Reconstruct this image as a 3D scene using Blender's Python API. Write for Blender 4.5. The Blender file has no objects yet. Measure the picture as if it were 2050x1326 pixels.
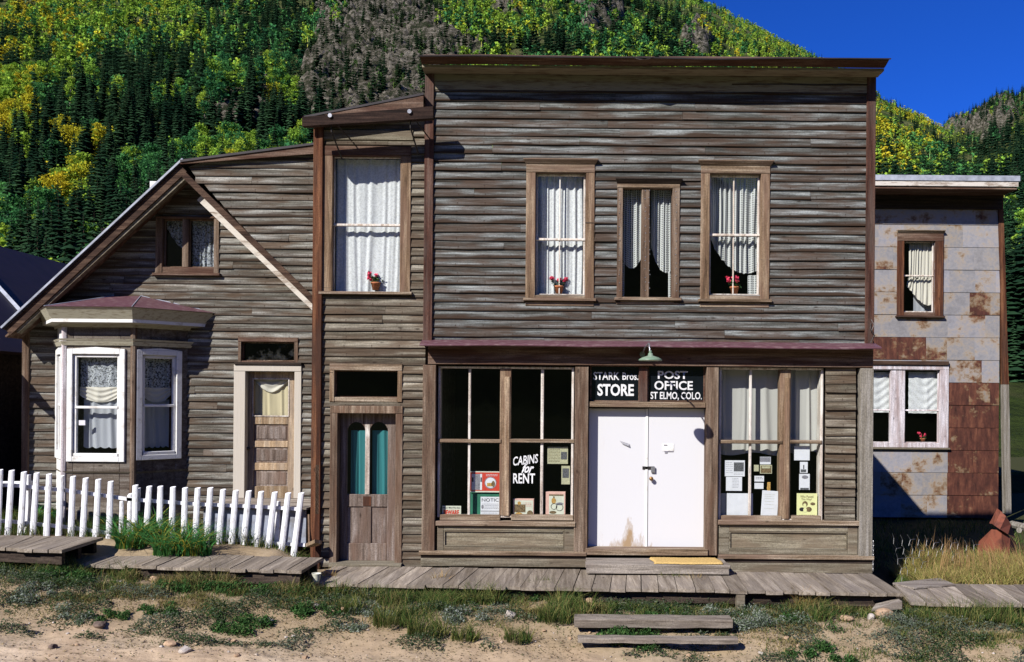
import bpy, math, random
import numpy as np
from mathutils import Vector, Matrix

scene = bpy.context.scene
# ------------------------------------------------------------------ camera
CAM_Y, CAM_Z, FPX, PX0, PY0, ROLL = -12.5, 2.97, 1712.0, 1110.0, 790.0, 0.008
cam_data = bpy.data.cameras.new("camera")
cam = bpy.data.objects.new("camera", cam_data)
scene.collection.objects.link(cam)
cam.location = (0, CAM_Y, CAM_Z)
cam.rotation_euler = (math.radians(90), -ROLL, 0)
cam_data.sensor_width = 36.0
cam_data.lens = FPX / 2050 * 36
cam_data.shift_x = -(PX0 - 1025) / 2050
cam_data.shift_y = (PY0 - 663) / 2050
cam_data.clip_start = 0.1
cam_data.clip_end = 8000
scene.camera = cam
# ------------------------------------------------------------------ light
SUN_DIR = Vector((0.88, 1.0, -1.0)).normalized()
sun_data = bpy.data.lights.new("sun", 'SUN')
sun_data.energy = 5.0
sun_data.angle = math.radians(0.5)
sun_data.color = (1.0, 0.965, 0.89)
sun = bpy.data.objects.new("sun", sun_data)
scene.collection.objects.link(sun)
sun.rotation_euler = SUN_DIR.to_track_quat('-Z', 'Y').to_euler()
sun.location = (-40, -40, 45)
world = bpy.data.worlds.new("World")
scene.world = world
world.use_nodes = True
wn = world.node_tree
wn.nodes.clear()
wo = wn.nodes.new('ShaderNodeOutputWorld')
wb = wn.nodes.new('ShaderNodeBackground')
sky = wn.nodes.new('ShaderNodeTexSky')
sky.sky_type = 'NISHITA'
sky.sun_disc = False
sky.sun_elevation = math.atan2(1.0, math.hypot(0.88, 1.0))
sky.sun_rotation = math.atan2(-0.88, -1.0)
sky.altitude = 3000
sky.air_density = 0.9
sky.dust_density = 0.1
sky.ozone_density = 3.0
tint = wn.nodes.new('ShaderNodeMixRGB')
tint.blend_type = 'MULTIPLY'
tint.inputs[0].default_value = 1.0
tint.inputs[2].default_value = (0.20, 0.82, 2.35, 1)
wn.links.new(sky.outputs[0], tint.inputs[1])
wn.links.new(tint.outputs[0], wb.inputs[0])
wb.inputs[1].default_value = 0.05
wn.links.new(wb.outputs[0], wo.inputs[0])
scene.view_settings.view_transform = 'Standard'
scene.view_settings.look = 'None'
scene.view_settings.exposure = 0.5
scene.view_settings.gamma = 1.0
scene.view_settings.use_curve_mapping = False
scene.render.engine = 'CYCLES'
scene.cycles.max_bounces = 6
scene.cycles.diffuse_bounces = 1
scene.cycles.glossy_bounces = 2
scene.cycles.transparent_max_bounces = 24
scene.cycles.use_denoising = True

rnd = random.Random(7)
RNG = np.random.default_rng(11)
COL = scene.collection

# ------------------------------------------------------------------ measuring helpers
def unroll(px, py):
    dx, dy = px - PX0, py - PY0
    return dx + dy * ROLL, -dx * ROLL + dy

def W(px, py, Y=0.0):
    u, v = unroll(px, py)
    D = Y - CAM_Y
    return (u * D / FPX, Y, CAM_Z - v * D / FPX)

def R(x0, y0, x1, y1, Y=0.0):
    D = Y - CAM_Y
    cx, cy = unroll((x0 + x1) / 2, (y0 + y1) / 2)
    hw, hh = abs(x1 - x0) / 2, abs(y1 - y0) / 2
    return ((cx - hw) * D / FPX, (cx + hw) * D / FPX, CAM_Z - (cy + hh) * D / FPX, CAM_Z - (cy - hh) * D / FPX)

def lin(r, g, b):
    f = lambda c: (c / 255 / 12.92) if c <= 10 else ((c / 255 + 0.055) / 1.055) ** 2.4
    return (f(r), f(g), f(b), 1.0)

def interp(x, xs, ys):
    return float(np.interp(x, xs, ys))

# value noise -------------------------------------------------------
_PERM = np.random.default_rng(5).random((256, 256))
def vnoise(x, y):
    x = np.asarray(x, dtype=float); y = np.asarray(y, dtype=float)
    xi = np.floor(x).astype(int); yi = np.floor(y).astype(int)
    fx = x - xi; fy = y - yi
    fx = fx * fx * (3 - 2 * fx); fy = fy * fy * (3 - 2 * fy)
    a = _PERM[xi & 255, yi & 255]; b = _PERM[(xi + 1) & 255, yi & 255]
    c = _PERM[xi & 255, (yi + 1) & 255]; d = _PERM[(xi + 1) & 255, (yi + 1) & 255]
    return (a * (1 - fx) + b * fx) * (1 - fy) + (c * (1 - fx) + d * fx) * fy
def fbm(x, y, octv=4):
    s = 0; a = 0.5; t = 0
    for i in range(octv):
        s = s + a * vnoise(np.asarray(x) * 2 ** i + 17.3 * i, np.asarray(y) * 2 ** i + 9.1 * i)
        t += a; a *= 0.5
    return s / t

# ------------------------------------------------------------------ objects
def tag(o, label=None, cat=None, group=None, kind=None):
    if label: o["label"] = label
    if cat: o["category"] = cat
    if group: o["group"] = group
    if kind: o["kind"] = kind
    return o

def thing(name, label, cat, loc=(0, 0, 0), group=None):
    o = bpy.data.objects.new(name, None)
    o.empty_display_size = 0.2
    o.location = loc
    COL.objects.link(o)
    return tag(o, label, cat, group)

def attach(o, parent):
    if parent is not None:
        o.parent = parent
        o.location = Vector(o.location) - world_loc(parent)
def world_loc(o):
    v = Vector(o.location)
    while o.parent is not None:
        o = o.parent
        v = v + Vector(o.location)
    return v

class MB:
    """collects shapes; build() links them as one mesh object"""
    def __init__(s, M=None):
        s.v = []; s.f = []; s.uv = []; s.mi = []; s.M = M; s.cm = 0; s.col = []
    def add(s, verts, faces, uvs=None, col=None):
        n = len(s.v)
        if s.M is not None:
            verts = [tuple(s.M @ Vector(p)) for p in verts]
        s.v += [tuple(p) for p in verts]
        for k, f in enumerate(faces):
            s.f.append(tuple(i + n for i in f))
            s.uv.append(uvs[k] if uvs else None)
            s.mi.append(s.cm)
            s.col.append(col)
    def box(s, x0, x1, y0, y1, z0, z1, jit=0.0):
        if x0 > x1: x0, x1 = x1, x0
        if y0 > y1: y0, y1 = y1, y0
        if z0 > z1: z0, z1 = z1, z0
        j = (lambda: rnd.uniform(-jit, jit)) if jit else (lambda: 0)
        b = min(0.006, 0.2 * min(x1 - x0, y1 - y0, z1 - z0))
        # box with chamfered front (-Y) edges
        P = [(x0 + b, y0, z0 + b), (x1 - b, y0, z0 + b), (x1 - b, y0, z1 - b), (x0 + b, y0, z1 - b),
             (x0, y0 + b, z0), (x1, y0 + b, z0), (x1, y0 + b, z1), (x0, y0 + b, z1),
             (x0, y1, z0), (x1, y1, z0), (x1, y1, z1), (x0, y1, z1)]
        if jit: P = [(p[0] + j(), p[1] + j(), p[2] + j()) for p in P]
        s.add(P, [(0, 1, 2, 3), (4, 5, 1, 0), (5, 6, 2, 1), (6, 7, 3, 2), (7, 4, 0, 3),
                  (8, 9, 5, 4), (9, 10, 6, 5), (10, 11, 7, 6), (11, 8, 4, 7), (11, 10, 9, 8)])
    def bar(s, rect, y0, y1, jit=0.0):
        s.box(rect[0], rect[1], y0, y1, rect[2], rect[3], jit)
    def ring(s, O, I, y0, y1):
        s.box(O[0], I[0], y0, y1, O[2], O[3])
        s.box(I[1], O[1], y0, y1, O[2], O[3])
        s.box(I[0], I[1], y0, y1, I[3], O[3])
        s.box(I[0], I[1], y0, y1, O[2], I[2])
    def prism(s, pts, y0, y1):
        """polygon in (x,z), counter-clockwise seen from -Y, extruded y0..y1"""
        n = len(pts)
        a = sum(pts[i][0] * pts[(i + 1) % n][1] - pts[(i + 1) % n][0] * pts[i][1] for i in range(n))
        if a < 0: pts = pts[::-1]
        V = [(p[0], y0, p[1]) for p in pts] + [(p[0], y1, p[1]) for p in pts]
        F = [tuple(range(n)), tuple(range(2 * n - 1, n - 1, -1))]
        for i in range(n):
            k = (i + 1) % n
            F.append((i, n + i, n + k, k))
        s.add(V, F)
    def hexa(s, P):
        """8 points: bottom 0-3 (ccw from above), top 4-7"""
        s.add(P, [(3, 2, 1, 0), (4, 5, 6, 7), (0, 1, 5, 4), (1, 2, 6, 5), (2, 3, 7, 6), (3, 0, 4, 7)])
    def slab(s, quad, t):
        """quad of 4 points (ccw from the outside); thickness t inward along the normal"""
        q = [Vector(p) for p in quad]
        n = (q[1] - q[0]).cross(q[3] - q[0]).normalized()
        s.hexa([tuple(p - n * t) for p in q] + [tuple(p) for p in q])
    def quad(s, rect, y, uv=True):
        s.add([(rect[0], y, rect[2]), (rect[1], y, rect[2]), (rect[1], y, rect[3]), (rect[0], y, rect[3])], [(0, 1, 2, 3)],
              [[(0, 0), (1, 0), (1, 1), (0, 1)]])
    def tube(s, path, rad, seg=8, cap=True):
        path = [Vector(p) for p in path]
        rads = rad if isinstance(rad, (list, tuple)) else [rad] * len(path)
        V = []; F = []
        for i, p in enumerate(path):
            t = (path[min(i + 1, len(path) - 1)] - path[max(i - 1, 0)]).normalized()
            up = Vector((0, 0, 1)) if abs(t.z) < 0.9 else Vector((1, 0, 0))
            a = t.cross(up).normalized(); b = a.cross(t).normalized()
            for k in range(seg):
                th = 2 * math.pi * k / seg
                V.append(tuple(p + (a * math.cos(th) + b * math.sin(th)) * rads[i]))
        for i in range(len(path) - 1):
            for k in range(seg):
                k2 = (k + 1) % seg
                F.append((i * seg + k, (i + 1) * seg + k, (i + 1) * seg + k2, i * seg + k2))
        if cap:
            F.append(tuple(range(seg))); F.append(tuple(range(len(V) - 1, len(V) - seg - 1, -1)))
        s.add(V, F)
    def lathe(s, prof, c, seg=20):
        V = []; F = []
        for r, z in prof:
            for k in range(seg):
                th = 2 * math.pi * k / seg
                V.append((c[0] + r * math.cos(th), c[1] + r * math.sin(th), c[2] + z))
        for i in range(len(prof) - 1):
            for k in range(seg):
                k2 = (k + 1) % seg
                F.append((i * seg + k, i * seg + k2, (i + 1) * seg + k2, (i + 1) * seg + k))
        s.add(V, F)
    def build(s, name, mat, parent=None, smooth=False, label=None):
        me = bpy.data.meshes.new(name)
        me.from_pydata(s.v, [], s.f)
        if any(u is not None for u in s.uv):
            lay = me.uv_layers.new(name="UVMap")
            i = 0
            for f, u in zip(s.f, s.uv):
                for k in range(len(f)):
                    if u is not None: lay.data[i].uv = u[k]
                    i += 1
        if any(c is not None for c in s.col):
            at = me.color_attributes.new(name="tint", type='FLOAT_COLOR', domain='CORNER')
            i = 0
            for f, c in zip(s.f, s.col):
                for k in range(len(f)):
                    at.data[i].color = c if c else (1, 1, 1, 1); i += 1
        mats = mat if isinstance(mat, (list, tuple)) else [mat]
        for m in mats: me.materials.append(m)
        if len(mats) > 1:
            me.polygons.foreach_set("material_index", s.mi)
        if smooth: me.polygons.foreach_set("use_smooth", [True] * len(me.polygons))
        # put the origin at the centre of the footprint
        if s.v:
            A = np.array(s.v)
            c = Vector(((A[:, 0].min() + A[:, 0].max()) / 2, (A[:, 1].min() + A[:, 1].max()) / 2, A[:, 2].min()))
            me.transform(Matrix.Translation(-c))
        else:
            c = Vector((0, 0, 0))
        me.update()
        o = bpy.data.objects.new(name, me)
        COL.objects.link(o)
        o.location = c
        attach(o, parent)
        if label: o["label"] = label
        return o

def np_mesh(name, V, T, mats, cols=None, smooth=False, mi=None):
    """triangle mesh from arrays; cols = per-vertex colour (n,3) stored as 'tint'"""
    me = bpy.data.meshes.new(name)
    V = np.asarray(V, dtype=np.float32); T = np.asarray(T, dtype=np.int32)
    k = T.shape[1]
    me.vertices.add(len(V)); me.vertices.foreach_set("co", V.ravel())
    me.loops.add(T.size); me.loops.foreach_set("vertex_index", T.ravel())
    me.polygons.add(len(T))
    me.polygons.foreach_set("loop_start", np.arange(0, T.size, k, dtype=np.int32))
    me.polygons.foreach_set("loop_total", np.full(len(T), k, dtype=np.int32))
    for m in (mats if isinstance(mats, (list, tuple)) else [mats]): me.materials.append(m)
    if mi is not None: me.polygons.foreach_set("material_index", np.asarray(mi, dtype=np.int32))
    if cols is not None:
        at = me.color_attributes.new(name="tint", type='FLOAT_COLOR', domain='POINT')
        c4 = np.ones((len(V), 4), dtype=np.float32); c4[:, :3] = cols
        at.data.foreach_set("color", c4.ravel())
    if smooth: me.polygons.foreach_set("use_smooth", np.ones(len(T), dtype=bool))
    me.update(calc_edges=True)
    return me

# ------------------------------------------------------------------ materials
class NT:
    def __init__(s, name):
        s.m = bpy.data.materials.new(name); s.m.use_nodes = True
        s.t = s.m.node_tree; s.t.nodes.clear()
        s.out = s.n('ShaderNodeOutputMaterial')
    def n(s, typ, **kw):
        nd = s.t.nodes.new(typ)
        for k, v in kw.items(): setattr(nd, k, v)
        return nd
    def l(s, a, b): s.t.links.new(a, b)
    def val(s, op, a, b=None, c=None):
        nd = s.n('ShaderNodeMath', operation=op)
        for i, x in enumerate((a, b, c)):
            if x is None: continue
            if isinstance(x, (int, float)): nd.inputs[i].default_value = x
            else: s.l(x, nd.inputs[i])
        return nd.outputs[0]
    def mix(s, fac, a, b, mode='MIX'):
        nd = s.n('ShaderNodeMixRGB', blend_type=mode)
        for i, x in enumerate((fac, a, b)):
            if isinstance(x, (int, float)): nd.inputs[i].default_value = x
            elif isinstance(x, tuple): nd.inputs[i].default_value = x if len(x) == 4 else (*x, 1)
            else: s.l(x, nd.inputs[i])
        return nd.outputs[0]
    def ramp(s, fac, stops):
        nd = s.n('ShaderNodeValToRGB')
        r = nd.color_ramp
        while len(r.elements) > 1: r.elements.remove(r.elements[-1])
        r.elements[0].position = stops[0][0]; r.elements[0].color = stops[0][1] if len(stops[0][1]) == 4 else (*stops[0][1], 1)
        for p, c in stops[1:]:
            e = r.elements.new(p); e.color = c if len(c) == 4 else (*c, 1)
        s.l(fac, nd.inputs[0])
        return nd.outputs[0]
    def coords(s, scale=(1, 1, 1), island=0.0, obj=True):
        geo = s.n('ShaderNodeNewGeometry')
        v = geo.outputs['Position']
        if not obj:
            v = s.n('ShaderNodeTexCoord').outputs['Object']
        if island:
            vm = s.n('ShaderNodeVectorMath', operation='MULTIPLY_ADD')
            cb = s.n('ShaderNodeCombineXYZ')
            for k in range(3): s.l(geo.outputs['Random Per Island'], cb.inputs[k])
            s.l(cb.outputs[0], vm.inputs[0]); vm.inputs[1].default_value = (island, island * .7, island * 1.3)
            s.l(v, vm.inputs[2]); v = vm.outputs[0]
        mp = s.n('ShaderNodeMapping'); mp.inputs['Scale'].default_value = scale
        s.l(v, mp.inputs['Vector'])
        s.geo = geo
        return mp.outputs[0]
    def noise(s, vec, scale=1.0, detail=5, rough=0.6, dist=0.0):
        nd = s.n('ShaderNodeTexNoise')
        nd.inputs['Scale'].default_value = scale; nd.inputs['Detail'].default_value = detail
        nd.inputs['Roughness'].default_value = rough; nd.inputs['Distortion'].default_value = dist
        if vec is not None: s.l(vec, nd.inputs['Vector'])
        return nd.outputs['Fac']
    def bump(s, h, strength=0.3, dist=0.01):
        nd = s.n('ShaderNodeBump'); nd.inputs['Strength'].default_value = strength
        nd.inputs['Distance'].default_value = dist; s.l(h, nd.inputs['Height'])
        return nd.outputs[0]
    def bsdf(s, color, rough=0.85, spec=0.2, normal=None, metal=0.0):
        p = s.n('ShaderNodeBsdfPrincipled')
        if isinstance(color, tuple): p.inputs['Base Color'].default_value = color if len(color) == 4 else (*color, 1)
        else: s.l(color, p.inputs['Base Color'])
        if isinstance(rough, (int, float)): p.inputs['Roughness'].default_value = rough
        else: s.l(rough, p.inputs['Roughness'])
        p.inputs['Specular IOR Level'].default_value = spec
        p.inputs['Metallic'].default_value = metal
        if normal is not None: s.l(normal, p.inputs['Normal'])
        s.l(p.outputs[0], s.out.inputs[0])
        return p

GR = {'x': (1.5, 26, 34), 'z': (28, 28, 1.3), 'y': (26, 1.3, 26)}
def wood(name, cols, axis='x', blotch=None, paint=None, contrast=1.0, vdark=0.0, knots=True, isl=.9):
    """weathered timber: cols = dark, mid, light; blotch = second colour in large patches; paint = (colour, cover)"""
    t = NT(name)
    v = t.coords(GR[axis], island=37.0)
    g1 = t.noise(v, 0.55, 6, 0.62, 0.15)
    base = t.ramp(g1, [(0.30, cols[0]), (0.47, cols[1]), (0.66, cols[2])])
    soft = {'x': (1.1, 6, 5), 'z': (6, 6, 1.0), 'y': (6, 1.1, 6)}[axis]
    v2 = t.coords(soft, island=61.0)
    g2 = t.noise(v2, 1.0, 3, 0.55)
    spk = t.noise(t.coords((60, 60, 60), island=2.0), 1.0, 3, 0.7)
    base = t.mix(0.55, base, t.ramp(spk, [(.34, (.5,) * 3), (.5, (1,) * 3), (.66, (1.5,) * 3)]), 'MULTIPLY')
    if blotch:
        f = t.ramp(g2, [(0.46, (0, 0, 0)), (0.62, (1, 1, 1))])
        base = t.mix(t.val('MULTIPLY', f, 0.75), base, blotch)
    fine = t.noise(t.coords(tuple(q * 2.6 for q in GR[axis]), island=11.0), 1.0, 6, 0.8)
    fr = t.ramp(fine, [(0.32, (0.45,) * 3), (0.5, (1.0,) * 3), (0.68, (1.45,) * 3)])
    base = t.mix(0.8 * contrast, base, fr, 'MULTIPLY')
    rp = t.ramp(t.geo.outputs['Random Per Island'], [(0, (0.6, 0.58, 0.56)), (0.35, (0.9, 0.88, 0.86)), (0.7, (1.05, 1.05, 1.08)), (1, (1.4, 1.38, 1.35))])
    base = t.mix(isl * min(1, contrast), base, rp, 'MULTIPLY')
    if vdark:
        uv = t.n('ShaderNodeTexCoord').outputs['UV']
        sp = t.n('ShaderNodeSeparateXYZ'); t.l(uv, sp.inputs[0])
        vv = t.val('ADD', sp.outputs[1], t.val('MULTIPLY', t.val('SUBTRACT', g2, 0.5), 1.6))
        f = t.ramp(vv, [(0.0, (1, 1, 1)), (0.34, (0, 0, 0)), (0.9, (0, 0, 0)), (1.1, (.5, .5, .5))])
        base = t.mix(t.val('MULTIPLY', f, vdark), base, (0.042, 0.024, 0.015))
        # nail heads every 40 cm near the foot of each board, with a short rusty run
        ps = t.n('ShaderNodeSeparateXYZ'); t.l(t.geo.outputs['Position'], ps.inputs[0])
        fx = t.val('ABSOLUTE', t.val('SUBTRACT', t.val('FRACT', t.val('ADD', t.val('DIVIDE', ps.outputs[0], 0.405), t.val('MULTIPLY', t.geo.outputs['Random Per Island'], 0.12))), 0.5))
        dot = t.val('MULTIPLY', t.val('LESS_THAN', fx, 0.014), t.val('LESS_THAN', t.val('ABSOLUTE', t.val('SUBTRACT', sp.outputs[1], 0.26)), 0.045))
        run = t.val('MULTIPLY', t.val('LESS_THAN', fx, 0.022), t.val('LESS_THAN', sp.outputs[1], 0.26))
        base = t.mix(t.val('MULTIPLY', run, 0.4), base, (0.05, 0.028, 0.018))
        base = t.mix(t.val('MULTIPLY', dot, 0.85), base, (0.015, 0.009, 0.007))
    if knots:
        vo = t.n('ShaderNodeTexVoronoi'); vo.inputs['Scale'].default_value = 1.0
        t.l(t.coords({'x': (2.2, 5, 5.5), 'z': (5, 5, 2.2), 'y': (5, 2.2, 5)}[axis], island=5.0), vo.inputs['Vector'])
        kf = t.ramp(vo.outputs['Distance'], [(0.04, (1, 1, 1)), (0.10, (0, 0, 0))])
        base = t.mix(t.val('MULTIPLY', kf, 0.7), base, (0.02, 0.012, 0.008))
    if paint:
        pc, cover = paint
        pn = t.noise(t.coords({'x': (3, 12, 14), 'z': (14, 12, 3), 'y': (14, 3, 12)}[axis], island=3.0), 0.8, 6, 0.68)
        pf = t.ramp(pn, [(0.62 - cover * 0.32, (1, 1, 1)), (0.70 - cover * 0.32 + 0.02, (0, 0, 0))])
        base = t.mix(pf, base, pc)
    nrm = t.bump(t.val('ADD', fine, t.val('MULTIPLY', g1, 1.5)), 0.55, 0.006)
    t.bsdf(base, 0.85, 0.18, nrm)
    return t.m

def plain(name, c, rough=0.7, spec=0.3, var=0.15, scale=8, bump=0.0, metal=0.0):
    t = NT(name)
    n = t.noise(t.coords((1, 1, 1)), scale, 5, 0.6)
    c = c[:3]
    col = t.ramp(n, [(0.3, tuple(x * (1 - var) for x in c)), (0.7, tuple(min(1, x * (1 + var)) for x in c))])
    t.bsdf(col, rough, spec, t.bump(n, bump, 0.01) if bump else None, metal)
    return t.m

def painted(name, c, dirt, rough=0.5, dirt_amt=0.5, scale=5.0, stretch=(1, 1, 1)):
    t = NT(name)
    n = t.noise(t.coords(stretch), scale, 7, 0.68)
    f = t.ramp(n, [(0.56 - 0.12 * dirt_amt, (0, 0, 0)), (0.72 - 0.08 * dirt_amt, (1, 1, 1))])
    col = t.mix(f, c, dirt)
    n2 = t.noise(t.coords((1, 1, 1)), 30, 4, 0.6)
    t.bsdf(col, rough, 0.35, t.bump(t.val('ADD', n, t.val('MULTIPLY', n2, 0.4)), 0.25, 0.006))
    return t.m

def glass_mat(name, tintc=(0.93, 0.96, 0.95), refl=0.06, dust=0.0):
    t = NT(name)
    tr = t.n('ShaderNodeBsdfTransparent'); tr.inputs[0].default_value = (*tintc, 1)
    gl = t.n('ShaderNodeBsdfGlossy'); gl.inputs['Roughness'].default_value = 0.03
    nz = t.noise(t.coords((1, 1, 1)), 2.2, 2, 0.5)
    t.l(t.bump(nz, 0.12, 0.02), gl.inputs['Normal'])
    lw = t.n('ShaderNodeLayerWeight'); lw.inputs[0].default_value = 0.5
    fr = t.val('ADD', t.val('MULTIPLY', t.val('POWER', lw.outputs['Facing'], 5.0), 0.9), 0.04)
    mx = t.n('ShaderNodeMixShader')
    t.l(fr, mx.inputs[0]); t.l(tr.outputs[0], mx.inputs[1]); t.l(gl.outputs[0], mx.inputs[2])
    last = mx
    if dust:
        df = t.n('ShaderNodeBsdfDiffuse'); df.inputs[0].default_value = (.5, .5, .5, 1)
        m2 = t.n('ShaderNodeMixShader')
        dn = t.noise(t.coords((1, 1, 1)), 5, 5, 0.7)
        f = t.ramp(dn, [(0.5, (0, 0, 0)), (0.8, (dust,) * 3)])
        t.l(f, m2.inputs[0]); t.l(mx.outputs[0], m2.inputs[1]); t.l(df.outputs[0], m2.inputs[2])
        last = m2
    t.l(last.outputs[0], t.out.inputs[0])
    return t.m

def cloth(name, c, see=0.0, pattern=None, pscale=60, trans=0.35):
    """woven curtain; see = openness, pattern = 'dots' or 'lace'"""
    t = NT(name)
    d = t.n('ShaderNodeBsdfDiffuse'); d.inputs[0].default_value = (*c[:3], 1)
    tl = t.n('ShaderNodeBsdfTranslucent'); tl.inputs[0].default_value = (*c[:3], 1)
    m1 = t.n('ShaderNodeMixShader'); m1.inputs[0].default_value = trans
    nz = t.noise(t.coords((60, 60, 60)), 1, 3, 0.6)
    t.l(t.bump(nz, 0.3, 0.004), d.inputs['Normal'])
    t.l(d.outputs[0], m1.inputs[1]); t.l(tl.outputs[0], m1.inputs[2])
    last = m1.outputs[0]
    if pattern:
        tp = t.n('ShaderNodeBsdfTransparent')
        m2 = t.n('ShaderNodeMixShader')
        if pattern == 'dots':
            uv = t.n('ShaderNodeTexCoord').outputs['UV']
            vo = t.n('ShaderNodeTexVoronoi'); vo.inputs['Scale'].default_value = pscale; vo.inputs['Randomness'].default_value = 0.0
            t.l(uv, vo.inputs['Vector'])
            f = t.ramp(vo.outputs['Distance'], [(0.24, (see,) * 3), (0.34, (0.04,) * 3)])
        else:
            n1 = t.noise(t.coords((1, 1, 1)), pscale, 3, 0.55, 0.6)
            n2 = t.noise(t.coords((1, 1, 1)), pscale * .22, 2, 0.5, 1.4)
            a = t.ramp(n2, [(0.47, (1, 1, 1)), (0.5, (0, 0, 0)), (0.53, (1, 1, 1))])
            b = t.ramp(n1, [(0.45, (0.05,) * 3), (0.55, (see,) * 3)])
            f = t.mix(1.0, a, b, 'MULTIPLY')
        t.l(f, m2.inputs[0]); t.l(last, m2.inputs[1]); t.l(tp.outputs[0], m2.inputs[2])
        last = m2.outputs[0]
    elif see:
        tp = t.n('ShaderNodeBsdfTransparent')
        m2 = t.n('ShaderNodeMixShader'); m2.inputs[0].default_value = see
        t.l(last, m2.inputs[1]); t.l(tp.outputs[0], m2.inputs[2]); last = m2.outputs[0]
    t.l(last, t.out.inputs[0])
    return t.m

def tinted(name, rough=0.8, trans=0.0, spec=0.15, noise=0.0):
    """colour from the mesh's own 'tint' attribute"""
    t = NT(name)
    at = t.n('ShaderNodeAttribute'); at.attribute_name = 'tint'
    c = at.outputs['Color']
    if noise:
        n = t.noise(t.coords((1, 1, 1)), noise, 3, 0.6)
        c = t.mix(1.0, c, t.ramp(n, [(0.3, (0.7,) * 3), (0.7, (1.25,) * 3)]), 'MULTIPLY')
    if trans:
        d = t.n('ShaderNodeBsdfDiffuse'); tl = t.n('ShaderNodeBsdfTranslucent'); mx = t.n('ShaderNodeMixShader')
        mx.inputs[0].default_value = trans
        t.l(c, d.inputs[0]); t.l(c, tl.inputs[0]); t.l(d.outputs[0], mx.inputs[1]); t.l(tl.outputs[0], mx.inputs[2])
        t.l(mx.outputs[0], t.out.inputs[0])
    else:
        t.bsdf(c, rough, spec)
    return t.m

def objtint(name, trans=0.0):
    """per-object colour (obj.color) times the mesh's tint"""
    t = NT(name)
    oi = t.n('ShaderNodeObjectInfo')
    at = t.n('ShaderNodeAttribute'); at.attribute_name = 'tint'
    c = t.mix(1.0, oi.outputs['Color'], at.outputs['Color'], 'MULTIPLY')
    d = t.n('ShaderNodeBsdfDiffuse'); tl = t.n('ShaderNodeBsdfTranslucent'); mx = t.n('ShaderNodeMixShader')
    mx.inputs[0].default_value = trans
    t.l(c, d.inputs[0]); t.l(c, tl.inputs[0]); t.l(d.outputs[0], mx.inputs[1]); t.l(tl.outputs[0], mx.inputs[2])
    t.l(mx.outputs[0], t.out.inputs[0])
    return t.m

M = {}
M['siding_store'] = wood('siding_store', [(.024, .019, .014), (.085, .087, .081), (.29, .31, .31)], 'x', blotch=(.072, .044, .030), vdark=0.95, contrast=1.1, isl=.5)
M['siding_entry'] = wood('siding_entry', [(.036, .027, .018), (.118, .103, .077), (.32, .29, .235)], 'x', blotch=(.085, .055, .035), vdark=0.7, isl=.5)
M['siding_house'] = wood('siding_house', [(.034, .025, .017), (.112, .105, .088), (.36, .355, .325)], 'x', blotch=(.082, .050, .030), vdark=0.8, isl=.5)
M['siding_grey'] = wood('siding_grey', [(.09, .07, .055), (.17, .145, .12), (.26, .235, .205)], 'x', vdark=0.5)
M['post_red'] = wood('post_red', [(.035, .014, .010), (.078, .034, .024), (.14, .085, .065)], 'z', blotch=(.085, .062, .052), contrast=1.1)
M['post_brown'] = wood('post_brown', [(.045, .028, .019), (.125, .084, .058), (.26, .20, .15)], 'z', blotch=(.10, .055, .035))
M['post_grey'] = wood('post_grey', [(.10, .085, .065), (.19, .17, .14), (.28, .26, .235)], 'z')
M['board_brown'] = wood('board_brown', [(.045, .026, .017), (.11, .066, .045), (.20, .14, .105)], 'x', blotch=(.07, .03, .02))
M['trim_x'] = wood('trim_x', [(.055, .034, .02), (.19, .135, .088), (.40, .33, .25)], 'x', blotch=(.17, .11, .08))
M['trim_z'] = wood('trim_z', [(.05, .028, .015), (.175, .113, .068), (.36, .27, .185)], 'z', blotch=(.16, .095, .065))
M['panel_x'] = wood('panel_x', [(.075, .06, .04), (.155, .135, .098), (.24, .215, .165)], 'x', blotch=(.13, .10, .07))
M['door_z'] = wood('door_z', [(.07, .05, .04), (.15, .115, .095), (.26, .22, .20)], 'z', blotch=(.12, .075, .055))
M['door_tan'] = wood('door_tan', [(.16, .11, .065), (.30, .21, .13), (.45, .36, .26)], 'z', blotch=(.22, .17, .13))
M['rust_wood'] = wood('rust_wood', [(.025, .010, .006), (.085, .030, .015), (.19, .085, .042)], 'z', blotch=(.05, .026, .018), contrast=1.15)
M['rust_wood_x'] = wood('rust_wood_x', [(.018, .010, .007), (.055, .030, .020), (.12, .075, .05)], 'x', blotch=(.04, .022, .016), contrast=1.1)
M['beam_dark'] = wood('beam_dark', [(.010, .006, .005), (.024, .013, .010), (.06, .035, .026)], 'x')
M['sash'] = wood('sash', [(.22, .16, .12), (.42, .36, .31), (.6, .55, .5)], 'z', paint=((.66, .62, .58), 0.72), knots=False)
M['sash_x'] = wood('sash_x', [(.18, .12, .08), (.32, .26, .21), (.5, .45, .4)], 'x', paint=((.62, .57, .52), 0.45), knots=False)
M['white_wood'] = painted('white_wood', (.78, .77, .76, 1), (.5, .47, .42, 1), 0.5, 0.35, 6)
M['door_casing_worn'] = wood('door_casing_worn', [(.08, .05, .028), (.19, .135, .085), (.33, .25, .17)], 'z', paint=((.50, .45, .39), -0.3), knots=False)
M['lilac_trim'] = wood('lilac_trim', [(.3, .25, .25), (.5, .46, .48), (.66, .62, .66)], 'z', blotch=(.34, .26, .25))
M['deck'] = wood('deck', [(.12, .095, .07), (.235, .195, .155), (.36, .31, .255)], 'y', blotch=(.19, .16, .135), contrast=0.8)
M['deck_x'] = wood('deck_x', [(.11, .088, .068), (.22, .19, .16), (.34, .30, .26)], 'x', blotch=(.17, .14, .12))
M['dark_wood'] = wood('dark_wood', [(.015, .010, .008), (.035, .025, .02), (.06, .045, .035)], 'x')
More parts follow.
